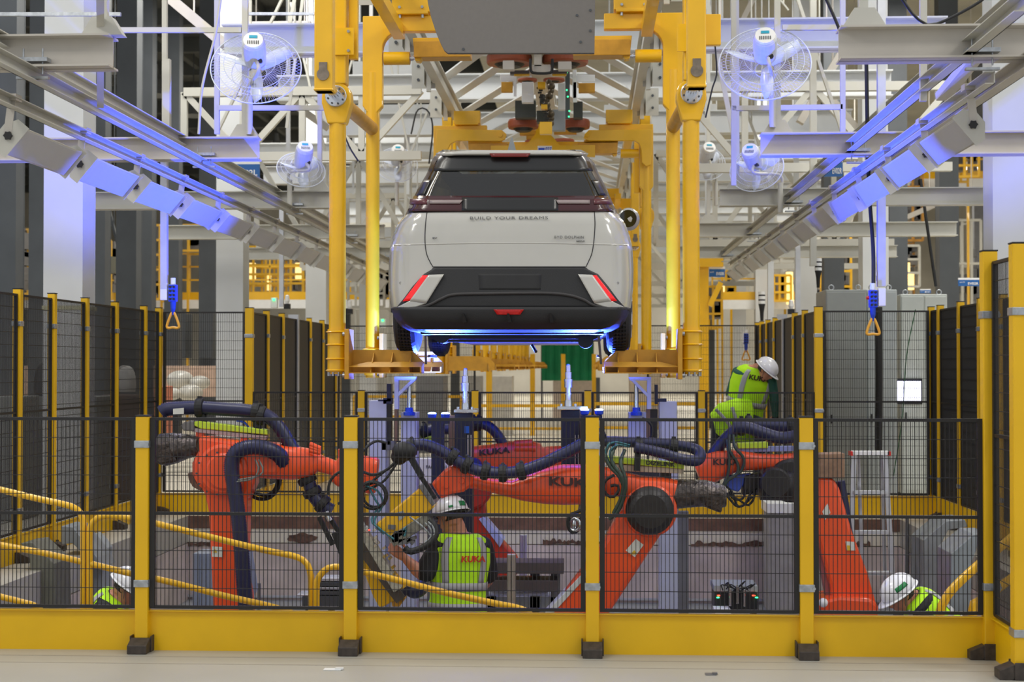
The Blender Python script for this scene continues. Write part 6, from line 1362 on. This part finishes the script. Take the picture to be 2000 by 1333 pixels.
o = MB().bx(PY(1498, 990, 16.55).x, PY(1560, 990, 16.55).x, 16.55, 17.1, PY(1500, 1003, 16.55).z, PY(1500, 984, 16.55).z).build('cabinet_lid', WPL, bevel=.004); ORG[o] = (0, 0, 0); tag(o, 'white box lying on the pale cabinet at the right end of the pit', 'box')
colu('equipment_column', 'grey duct beside the pale cabinet in the pit', 1560, 1010, 1600, 1200, 16.9, GREY, 'duct', .3)
# pipes standing in the pit
for k, (px, y0, Y) in enumerate(((425, 1136, 12.0), (486, 1146, 12.0), (506, 1140, 12.2))):
    a = PY(px, y0, Y); o = MB().cyl((a.x, Y, PZ + .002), (a.x, Y, a.z), .014, 8).build('marker_rod', GREYD); ORG[o] = (0, 0, 0); tag(o, 'thin dark rod standing in the pit by the left robot, %s' % ['left one', 'middle one', 'right one'][k], 'rod')
# angular ducts on the pit edges
DUCT = mat('zinc_duct', (140, 146, 150), .45, metal=.35, var=.2, scale=5)
def duct(pts, Y, d, label, m_=DUCT, side=1):
    m = MB(); m.prism([PY(x, y, Y) for x, y in pts], (0, d, 0)); o = m.build('cable_duct', m_, bevel=.006); ORG[o] = (0, 0, 0); return tag(o, label, 'duct')
duct([(1803, 1056), (1848, 1018), (1885, 1016), (1890, 1030), (1852, 1036), (1840, 1060), (1838, 1200), (1800, 1200)], 14.2, .5, 'bent zinc cable duct on the right pit edge, left one')
duct([(1858, 1082), (1903, 1044), (1935, 1044), (1935, 1060), (1910, 1066), (1898, 1100), (1896, 1200), (1856, 1200)], 12.6, .5, 'bent zinc cable duct on the right pit edge, right one near the yellow rail')
duct([(120, 1028), (142, 1030), (190, 1090), (200, 1110), (186, 1108), (142, 1062), (120, 1064)], 13.6, .4, 'bent zinc duct behind the first handrail bend at left')
duct([(40, 1062), (62, 1060), (106, 1102), (108, 1200), (60, 1200), (58, 1092)], 12.6, .4, 'bent zinc duct at the left pit edge behind the lower rail', mat('olive_duct', (104, 104, 92), .5, var=.2))
duct([(175, 1045), (190, 1060), (200, 1075), (198, 1200), (178, 1200)], 13.9, .3, 'pale blue panel behind the handrail post at left', GREY)
def chunk(px, py, w, h, Y, label, seed):
    c = PY(px, py, Y); m = MB(); m.ball(c, (w / 2 * Y / F, .25, h / 2 * Y / F), 14, 9); rn = random.Random(seed); m.v = [(x + rn.uniform(-.03, .03), y + rn.uniform(-.03, .03), z + rn.uniform(-.03, .03)) for x, y, z in m.v]; o = m.build('concrete_chunk', CONC, smooth=False); ORG[o] = (0, 0, 0); return tag(o, label, 'rubble')
# broken edge on the pit back wall (dark chipped hollow)
m = MB(); rn = random.Random(9); pts = []
for k in range(22): a = 2 * math.pi * k / 22; pts.append(PY(590 + (30 + rn.uniform(-4, 3)) * math.cos(a), 1052 + (10 + rn.uniform(-3, 2)) * math.sin(a), PY1 - .015))
m.prism(pts, (0, .01, 0)); o = m.build('trim_4', mat('broken_concrete_brown', (112, 84, 70), .95, var=.6, scale=20, bump=1)); o['kind'] = 'structure'
for k, (x0, x1, y) in enumerate(((320, 480, 1062), (1140, 1230, 1064), (1350, 1510, 1062), (1060, 1160, 1058), (1610, 1700, 1062))):
    m = MB(); rn = random.Random(k); n = 26
    up = [PY(x0 + (x1 - x0) * i / n, y + rn.uniform(-6, 2), PY1 - .014) for i in range(n + 1)]; dn = [PY(x0 + (x1 - x0) * i / n, y + 3 + rn.uniform(0, 4), PY1 - .014) for i in range(n, -1, -1)]
    m.prism(up + dn, (0, .008, 0)); o = m.build('trim_%d' % (5 + k), MATS['broken_concrete_brown']); o['kind'] = 'structure'
# conduit pipe down the pit wall at right
cable('grey_conduit', [PY(1772, 1010, 16.8), PY(1771, 1150, 16.8), PY(1770, 1250, 16.8)], .02, GREYD, 'thin grey conduit standing in the right end of the pit')

# ------------------------------------------------------------------ ladder
t = thing('step_ladder', 'aluminium step ladder with red caps behind the right robot link', 'ladder', (PY(1700, 1200, 14.6).x, 14.6, PZ)); YL = 14.6
def lp(x, y, dy=0): return PY(x, y, YL + dy)
for nm, a, b, dy in (('front_rail', (1668, 886), (1655, 1300), 0), ('front_rail', (1728, 886), (1752, 1300), 0), ('rear_rail', (1676, 890), (1690, 1290), .5), ('rear_rail', (1722, 890), (1732, 1290), .5)):
    p0 = lp(*a, 0.02 if dy else 0); p1 = lp(*b, dy); p1.z = PZ + .003; MB().bar(p0, p1, .045 if not dy else .03, .03, up=Vector((0, 1, 0))).build(nm, ALU, t)
MB().bar(lp(1664, 885), lp(1734, 885), .10, .035, up=Vector((0, 0, 1))).build('top_cap', WPL, t)
for x in (1662, 1735): m = MB(); m.box(lp(x, 886), (.03, .1, .04)); m.build('red_cap', RED, t)
for y, x0, x1 in ((962, 1666, 1732), (1040, 1663, 1738), (1120, 1661, 1742)): MB().bar(lp(x0, y), lp(x1, y), .09, .03).build('step', ALU, t)

# ------------------------------------------------------------------ handrails of the pit stairs
def rail(name, label, runs, Y, r=.021, m_=PIPE):
    t = thing(name, label, 'handrail', PY(*runs[0][0][:2], Y))
    for i, pts in enumerate(runs):
        m = MB(); pp = resample(cr([PY(p[0], p[1], Y + (p[2] if len(p) > 2 else 0)) for p in pts], 8), .04); m.tube(pp, r, 12); m.build('top_pipe' if i == 0 else 'mid_pipe', m_, t)
    return t
YH = 9.75
rail('stair_handrail', 'yellow stair handrail at the far left with its end bend near the left duct', [[(-60, 945), (0, 957), (70, 974), (130, 987), (150, 995), (160, 1008), (163, 1030), (163, 1150), (163, 1300)], [(-60, 1052), (0, 1065), (80, 1080), (160, 1098)], [(-60, 1150), (0, 1166), (40, 1176), (75, 1188), (95, 1220)]], YH)
rail('stair_handrail', 'long yellow stair handrail running down behind the left robot bay', [[(175, 1300), (175, 1100), (175, 1040), (180, 1022), (192, 1012), (215, 1008), (260, 1014), (300, 1022), (420, 1052), (520, 1076), (570, 1086), (594, 1096), (605, 1115), (608, 1150), (608, 1300)], [(177, 1102), (260, 1122), (330, 1137), (440, 1165), (520, 1183), (560, 1195), (600, 1210)]], YH)
rail('stair_handrail', 'yellow stair handrail passing in front of the worker with KUKA on his vest', [[(618, 1300), (618, 1160), (622, 1130), (638, 1112), (660, 1108), (700, 1116), (780, 1135), (860, 1156), (960, 1178), (1010, 1188), (1035, 1200), (1048, 1230), (1050, 1300)], [(620, 1200), (700, 1216), (800, 1240)]], YH - .05)
rail('stair_handrail', 'thick yellow handrail curving up at the right edge of the pit', [[(1836, 1300), (1836, 1200), (1842, 1180), (1855, 1158), (1880, 1132), (1910, 1105), (1930, 1088), (1990, 1040)], [(1900, 1300), (1900, 1190), (1912, 1176), (1935, 1160), (1990, 1120)]], 9.5, .028)
# ------------------------------------------------------------------ people
def V(*a): return Vector(a)
def remesh(vs, it=6):
    def f(o):
        r = o.modifiers.new('skin', 'REMESH'); r.mode = 'VOXEL'; r.voxel_size = vs; r.use_smooth_shade = True
        s_ = o.modifiers.new('soft', 'SMOOTH'); s_.iterations = it; s_.factor = .5
    return f
def limb(m, pts, rs, n=14):
    q = cr(pts, 6); rr = []
    for i in range(len(q)):
        u = i / 6; k = min(int(u), len(rs) - 2); rr.append(rs[k] + (rs[k + 1] - rs[k]) * min(1, u - k))
    m.tube(q, rr, n); m.ball(q[0], rr[0], n, 8); m.ball(q[-1], rr[-1], n, 8); return m
def hand(m, wrist, palm_dir, spread, sc=1.0, curl=.9):
    """palm and five separate bent fingers; palm_dir points to the fingertips, spread across the palm towards the thumb"""
    d = palm_dir.normalized(); w = (spread - d * spread.dot(d)).normalized(); nrm = d.cross(w)
    m.loft([(wrist, .024 * sc, .02 * sc), (wrist + d * .03 * sc, .034 * sc, .018 * sc), (wrist + d * .075 * sc, .042 * sc, .016 * sc), (wrist + d * .095 * sc, .040 * sc, .013 * sc)], 14, wdir=w, e=2.6)
    for i, (off, L) in enumerate(((.030, .072), (.010, .080), (-.011, .075), (-.031, .058))):
        b = wrist + d * .085 * sc + w * off * sc; pts = [b]; ang = 0; dd = d
        for sg, c in ((.45, .35), (.32, .8), (.25, 1.1)):
            a = c * curl * (.85 + .1 * i); dd = (d * math.cos(a) + nrm * math.sin(a)); pts.append(pts[-1] + dd * L * sg * sc)
        m.tube(cr(pts, 4), [.0095 * sc] * 9 + [.0085 * sc] * 3 + [.0075 * sc], 10); m.ball(pts[-1], .0078 * sc, 8, 6)
    b = wrist + d * .025 * sc + w * .028 * sc; pts = [b, b + (d * .5 + w * .8) * .035 * sc, b + (d * 1.3 + w * .9 + nrm * .4) * .042 * sc, b + (d * 1.9 + w * .7 + nrm * 1.0) * .042 * sc]
    m.tube(cr(pts, 4), [.014 * sc] * 5 + [.011 * sc] * 5 + [.009 * sc] * 3, 10); m.ball(pts[-1], .0095 * sc, 8, 6)
def head(m, c, fwd, up, sc=1.0):
    f = fwd.normalized(); u = (up - f * up.dot(f)).normalized(); r = f.cross(u)
    def at(a, b, d): return c + (r * a + f * b + u * d) * sc
    m.loft([(at(0, -.01, -.118), .03, .03), (at(0, .018, -.10), .046, .062), (at(0, .014, -.07), .060, .082), (at(0, .004, -.03), .070, .094), (at(0, 0, .02), .076, .100), (at(0, -.004, .06), .073, .096), (at(0, -.006, .09), .056, .076), (at(0, -.006, .108), .03, .04)], 22, wdir=r)
    m.loft([(at(0, .094, .012), .010, .008), (at(0, .108, -.012), .013, .014), (at(0, .118, -.032), .017, .017), (at(0, .098, -.042), .014, .010)], 10, wdir=r)       # nose
    for sgn in (-1, 1):
        m.loft([(at(sgn * .072, .002, -.035), .012, .012), (at(sgn * .082, -.004, -.012), .010, .022), (at(sgn * .084, -.008, .012), .009, .022), (at(sgn * .074, -.004, .028), .008, .010)], 10, wdir=r)     # ears
        m.ball(at(sgn * .032, .088, .008), (.016, .012, .010), 10, 6)                 # brows and lids
    m.ball(at(0, .09, -.068), (.026, .014, .008), 10, 6); m.ball(at(0, .088, -.078), (.022, .013, .008), 10, 6)        # lips
    m.ball(at(0, .078, -.104), (.026, .02, .018), 10, 6)        # chin
    return at, r, f, u
def helmet(t, c, fwd, up, sc=1.0, stick=None):
    f = fwd.normalized(); u = (up - f * up.dot(f)).normalized(); r = f.cross(u); o = c + u * .018 * sc
    m = MB(); rx, ry, rz = .118 * sc, .142 * sc, .125 * sc; n, k = 36, 12; vs = []
    for i in range(k + 1):
        th = (math.pi / 2) * i / k
        for j in range(n):
            a = 2 * math.pi * j / n; vs.append(o + r * (rx * math.cos(a) * math.cos(th)) + f * (ry * math.sin(a) * math.cos(th) ) + u * (rz * math.sin(th) ** .95 if th else 0))
    m.add(vs, [(i * n + j, i * n + (j + 1) % n, (i + 1) * n + (j + 1) % n, (i + 1) * n + j) for i in range(k) for j in range(n)], True)
    br = []
    for q, dz in ((1.0, 0), (1.10, -.006), (1.12, -.012)):
        for j in range(n):
            a = 2 * math.pi * j / n; pk = 1 + (.22 * max(0, math.sin(a)) ** 2) * (q - 1) / .12; br.append(o + r * (rx * q * math.cos(a)) + f * (ry * q * pk * math.sin(a)) + u * (dz * sc))
    m.add(br, [(i * n + j, i * n + (j + 1) % n, (i + 1) * n + (j + 1) % n, (i + 1) * n + j) for i in range(2) for j in range(n)], True)
    def sol(ob): s_ = ob.modifiers.new('t', 'SOLIDIFY'); s_.thickness = .004
    h = m.build('hard_hat', HELM, t, mods=sol)
    m = MB(); m.tube([o + r * (rx * .25 * 0) + f * (ry * math.cos(a)) + u * (rz * math.sin(a)) for a in [math.pi * i / 14 for i in range(1, 14)]], .006, 6); m.build('crown_ridge', HELM, h)
    for (a0, a1, t0, t1) in (stick or []):
        g_ = MB(); vs = []
        for i in range(4):
            th = t0 + (t1 - t0) * i / 3
            for j in range(8): a = a0 + (a1 - a0) * j / 7; vs.append(o + (r * (rx * math.cos(a) * math.cos(th)) + f * (ry * math.sin(a) * math.cos(th)) + u * (rz * math.sin(th) ** .95)) * 1.035)
        g_.add(vs, [(i * 8 + j, i * 8 + j + 1, (i + 1) * 8 + j + 1, (i + 1) * 8 + j) for i in range(3) for j in range(7)], True); g_.build('green_sticker', EMBL, h, mods=lambda ob: setattr(ob.modifiers.new('t', 'SOLIDIFY'), 'thickness', .002))
    m = MB(); pts = [o + r * (rx * .93 * math.cos(a)) + f * (ry * .93 * math.sin(a)) - u * .012 for a in [2 * math.pi * j / 24 for j in range(24)]]; m.tube(pts, .012, 6, closed=True); m.build('inner_band', BLKP, h)
    m = MB(); m.tube(cr([o + r * rx * .9, c + r * .082 * sc - u * .03 + f * .02, c + f * .05 - u * .125 * sc, c - r * .082 * sc - u * .03 + f * .02, o - r * rx * .9], 6), .003, 5); m.build('chin_strap', mat('grey_strap', (120, 120, 120), .6), h)
    return h

def worker(name_label, pelvis, neck, wd, hd, hf, hu, arms, legs, shirt, trous, vest=True, sc=1.0, vox=.008, width=1.0, helm_st=None, sleeve='short', gloves=None, lettering=None, collar=True):
    """arms: (shoulder, elbow, wrist, finger dir, thumb dir); legs: (hip, knee, ankle, toe dir)"""
    t = thing('person', name_label, 'person', pelvis)
    ax = (neck - pelvis); up = ax.normalized(); w = (wd - up * wd.dot(up)).normalized(); d = up.cross(w)
    prof = [(0, .165, .12), (.12, .165, .12), (.3, .145, .105), (.5, .155, .112), (.7, .175, .12), (.85, .18, .112), (.93, .14, .09), (1.0, .062, .062)]
    def sec(k, ex): return [(pelvis + ax * q, (a * width + ex), (b + ex)) for q, a, b in prof]
    b = MB(); b.loft(sec(0, 0), 24, wdir=w, e=2.4); limb(b, [neck - up * .02, (neck + hd) / 2 - hf.normalized() * .01, hd - hu.normalized() * .03], [.058, .052, .055])
    at, hr, f_, u_ = head(b, hd, hf, hu, sc)
    for i, (sh, el, wr, fd, td) in enumerate(arms):
        limb(b, [sh, (sh + el) / 2, el], [.056, .052, .046]); limb(b, [el, el.lerp(wr, .35), wr], [.046, .050, .031]); hand(b, wr, fd, td, sc)
    for hp, kn, an, td in legs:
        limb(b, [hp, (hp + kn) / 2, kn], [.085, .075, .055]); limb(b, [kn, kn.lerp(an, .35), an], [.055, .056, .038])
    body = b.build('body', SKIN, t, mods=remesh(vox, 4)); 
    # hair
    m = MB(); m.loft([(at(0, -.022, -.05), .070, .07), (at(0, -.02, -.01), .080, .086), (at(0, -.012, .03), .082, .098), (at(0, -.008, .07), .078, .1), (at(0, -.006, .10), .055, .07)], 20, wdir=hr); m.build('hair', HAIR, t)
    m = MB()
    for sg in (-1, 1): m.ball(at(sg * .032, .094, .002), (.010, .006, .005), 8, 6)
    m.build('eyes', mat('eye_dark', (60, 50, 46), .2), t)
    # shirt
    m = MB(); m.loft(sec(0, .014)[:-1] + [(pelvis + ax * .99, .075, .075)], 24, wdir=w, e=2.4)
    for sh, el, wr, fd, td in arms:
        if sleeve == 'short': limb(m, [sh, (sh + el) / 2, sh.lerp(el, .86)], [.088, .086, .080])
        else: limb(m, [sh, (sh + el) / 2, el], [.072, .064, .054]); limb(m, [el, el.lerp(wr, .4), wr], [.054, .054, .036])
    m.build('shirt', shirt, t, mods=remesh(.009, 5))
    # trousers and shoes
    m = MB(); m.loft([(pelvis - up * .09, .15, .12), (pelvis, .178, .132), (pelvis + up * .12, .172, .128)], 22, wdir=w, e=2.4)
    for hp, kn, an, td in legs: limb(m, [hp, (hp + kn) / 2, kn], [.105, .09, .072]); limb(m, [kn, kn.lerp(an, .4), an], [.072, .068, .062])
    m.build('trousers', trous, t, mods=remesh(.012, 5))
    for hp, kn, an, td in legs:
        m = MB(); td = td.normalized(); z = V(0, 0, 1); m.loft([(an - td * .06 - z * .045, .036, .04), (an - z * .035, .042, .055), (an + td * .08 - z * .055, .045, .035), (an + td * .17 - z * .062, .04, .026), (an + td * .20 - z * .066, .02, .014)], 14, wdir=td.cross(z)); m.build('shoe', RUB, t)
    if gloves:
        for k in gloves:
            m = MB(); sh, el, wr, fd, td = arms[k]; limb(m, [wr - fd.normalized() * -.0, wr + fd.normalized() * .05, wr + fd.normalized() * .11], [.032, .046, .032]); m.build('glove', BLKP, t)
    if vest:
        vp = [(-.36, .196, .15), (0, .186, .140), (.2, .172, .132), (.45, .178, .135), (.66, .196, .142), (.82, .19, .136), (.93, .158, .115), (.985, .115, .092)]
        m = MB(); m.loft([(pelvis + ax * q, a * width, b_) for q, a, b_ in vp], 28, wdir=w, e=2.3, caps=True); vs_ = m.build('hi_vis_vest', VEST, t, mods=remesh(.010, 4))
        def vpt(q, ang, ex=.006):
            for (q0, a0, b0), (q1, a1, b1) in zip(vp, vp[1:]):
                if q <= q1: break
            u2 = (q - q0) / (q1 - q0); a = (a0 + (a1 - a0) * u2) * width + ex; bb = b0 + (b1 - b0) * u2 + ex; cg, sg = math.cos(ang), math.sin(ang)
            return pelvis + ax * q + w * (a * math.copysign(abs(cg) ** (2 / 2.3), cg)) + d * (bb * math.copysign(abs(sg) ** (2 / 2.3), sg))
        def band(nm, q0, q1, a0, a1, nq=3, na=24):
            g_ = MB(); vs = [vpt(q0 + (q1 - q0) * i / nq, a0 + (a1 - a0) * j / na) for i in range(nq + 1) for j in range(na + 1)]
            g_.add(vs, [(i * (na + 1) + j, i * (na + 1) + j + 1, (i + 1) * (na + 1) + j + 1, (i + 1) * (na + 1) + j) for i in range(nq) for j in range(na)], True)
            g_.build(nm, REFL, vs_, mods=lambda ob: setattr(ob.modifiers.new('t', 'SOLIDIFY'), 'thickness', .004))
        band('reflective_band', .30, .40, 0, 2 * math.pi, 2, 60); band('reflective_band', .06, .15, 0, 2 * math.pi, 2, 60)
        for a in (-math.pi / 2 - .62, -math.pi / 2 + .62, math.pi / 2 - .6, math.pi / 2 + .6): band('shoulder_band', .40, .95, a - .14, a + .14, 12, 4)
        if lettering:
            q, a0, a1, hh, mt_ = lettering; p0 = vpt(q, a0, .012); p1 = vpt(q, a1, .012); p2 = vpt(q + .1, (a0 + a1) / 2, .012); ux = (p1 - p0); upd = (p2 - (p0 + p1) / 2)
            upd = (upd - ux.normalized() * upd.dot(ux.normalized())).normalized(); nn = ux.normalized().cross(upd)
            text('lettering', 'KUKA', p0 + nn * .012, ux, upd, ux.length, hh, mt_, vs_, bold=.03, thick=.004)
    helmet(t, hd, hf, hu, sc, helm_st)
    return t
# the worker with his back to us
s = 270; Y1 = F / s; Q = lambda x, y, dy=0: PY(x, y, Y1 + dy)
pel = Q(893, 1200); nk = Q(899, 1040, .02)
la = (Q(862, 1070, -.04), Q(826, 1124, -.12), Q(792, 1092, -.14), V(-.75, -.05, .62), V(.6, .2, .6))
ra = (Q(940, 1070, .10), Q(954, 1128, .14), Q(940, 1150, .34), V(-.3, .9, .1), V(-.4, 0, .9))
fl = PZ + .085
worker('person with back turned, white helmet, black T-shirt, lime vest with red KUKA', pel, nk, V(1, .42, 0), Q(880, 1006, .03), V(-.80, .50, -.30), V(.10, .05, 1),
    [la, ra], [(pel + V(-.09, 0, -.03), pel + V(-.11, .03, -.42), V(pel.x - .12, pel.y - .02, fl), V(-.5, 1, 0)), (pel + V(.09, 0, -.03), pel + V(.11, .05, -.42), V(pel.x + .13, pel.y + .02, fl), V(.1, 1, 0))],
    SHIRT, NAVY, vox=.006, width=1.2, helm_st=[(-1.95, -1.45, .10, .40), (-2.62, -2.35, .08, .2)], lettering=(.66, -math.pi / 2 - .12, -math.pi / 2 + .60, .046, REDT))
# crouching worker beyond the low back fence
s = 165; Y2 = F / s; Q = lambda x, y, dy=0: PY(x, y, Y2 + dy)
pel = Q(1448, 822, .10); nk = Q(1478, 716, -.05)
worker('person bending over beyond the low back fence, white helmet, green shirt, lime vest lettered KUKA', pel, nk, V(1, .25, .15), Q(1496, 722, -.12), V(.75, -.35, -.75), V(.75, -.35, .55),
    [(Q(1441, 728, -.02), Q(1426, 768, .12), Q(1440, 800, .32), V(.2, .8, -.4), V(1, 0, 0)), (Q(1504, 738, -.05), Q(1512, 775, .02), Q(1514, 812, .15), V(0, .5, -.8), V(-1, 0, 0))],
    [(pel + V(-.10, 0, -.02), Q(1402, 830, -.25), V(Q(1392, 980).x, Y2 + .0, .09), V(-.3, -1, 0)), (pel + V(.10, 0, -.02), Q(1486, 828, -.28), V(Q(1480, 980).x, Y2 + .1, .09), V(.3, -1, 0))],
    GREENS, NAVY, vox=.010, width=1.38, sleeve='long', gloves=[0, 1], lettering=(.80, -math.pi / 2 - .42, -math.pi / 2 + .42, .06, DKT))
_pw = [o for o in bpy.data.objects if o.name.startswith('person') and 'bending' in o.get('label', '')][0]
m = MB(); m.loft([(Q(1462, 812, -.16), .20, .10), (Q(1440, 806, -.24), .17, .11), (Q(1412, 812, -.30), .15, .10), (Q(1394, 822, -.32), .09, .07)], 20, wdir=(0, .3, 1)); m.loft([(Q(1400, 812, -.36), .05, .04), (Q(1412, 838, -.36), .10, .05), (Q(1424, 858, -.34), .05, .04)], 14, wdir=(1, 0, .3)); _h = m.build('vest_hem', VEST, _pw, mods=remesh(.010, 4))
m = MB(); m.tube(cr([Q(1398, 800, -.43), Q(1412, 815, -.45), Q(1424, 830, -.44), Q(1430, 846, -.42)], 5), .020, 8); m.tube(cr([Q(1430, 796, -.40), Q(1436, 815, -.42), Q(1442, 832, -.40)], 5), .020, 8); m.build('hem_band', REFL, _h)
# kneeling worker at the right
s = 268; Y3 = F / s; Q = lambda x, y, dy=0: PY(x, y, Y3 + dy)
nk = Q(1779, 1166, .02); pel = Q(1858, 1236, .04)
worker('person crouching at right below the ladder, white helmet, face down, lime vest', pel, nk, V(.35, -1, -.25), Q(1758, 1160, 0), V(-.86, -.25, -.62), V(-.50, -.10, .80),
    [(Q(1812, 1222, -.14), Q(1780, 1256, -.18), Q(1730, 1250, -.14), V(-1, 0, 0), V(0, .3, 1)), (Q(1802, 1184, .17), Q(1772, 1240, .2), Q(1724, 1238, .16), V(-1, 0, 0), V(0, -.3, 1))],
    [(pel + V(0, -.09, -.02), pel + V(-.34, -.14, .05), V(pel.x - .22, Y3 - .12, fl), V(-1, 0, 0)), (pel + V(0, .09, -.02), pel + V(-.34, .14, .05), V(pel.x - .22, Y3 + .14, fl), V(-1, 0, 0))],
    SHIRT, NAVY, vox=.008, helm_st=[(2.75, 3.5, .28, .55)])
# kneeling worker at the left
nk = Q(230, 1162, .02); pel = Q(176, 1240, .04)
worker('person crouching at left behind the handrail, dark shirt, lime vest, helmet', pel, nk, V(-.35, 1, -.2), Q(250, 1146, -.02), V(.85, -.05, -.60), V(.5, 0, .8),
    [(Q(200, 1198, -.14), Q(222, 1248, -.18), Q(270, 1240, -.14), V(1, 0, 0), V(0, .3, 1)), (Q(210, 1182, .18), Q(230, 1236, .2), Q(272, 1240, .16), V(1, 0, 0), V(0, -.3, 1))],
    [(pel + V(0, -.09, -.02), pel + V(.34, -.14, .05), V(pel.x + .22, Y3 - .12, fl), V(1, 0, 0)), (pel + V(0, .09, -.02), pel + V(.34, .14, .05), V(pel.x + .22, Y3 + .14, fl), V(1, 0, 0))],
    SHIRT, NAVY, vox=.008)
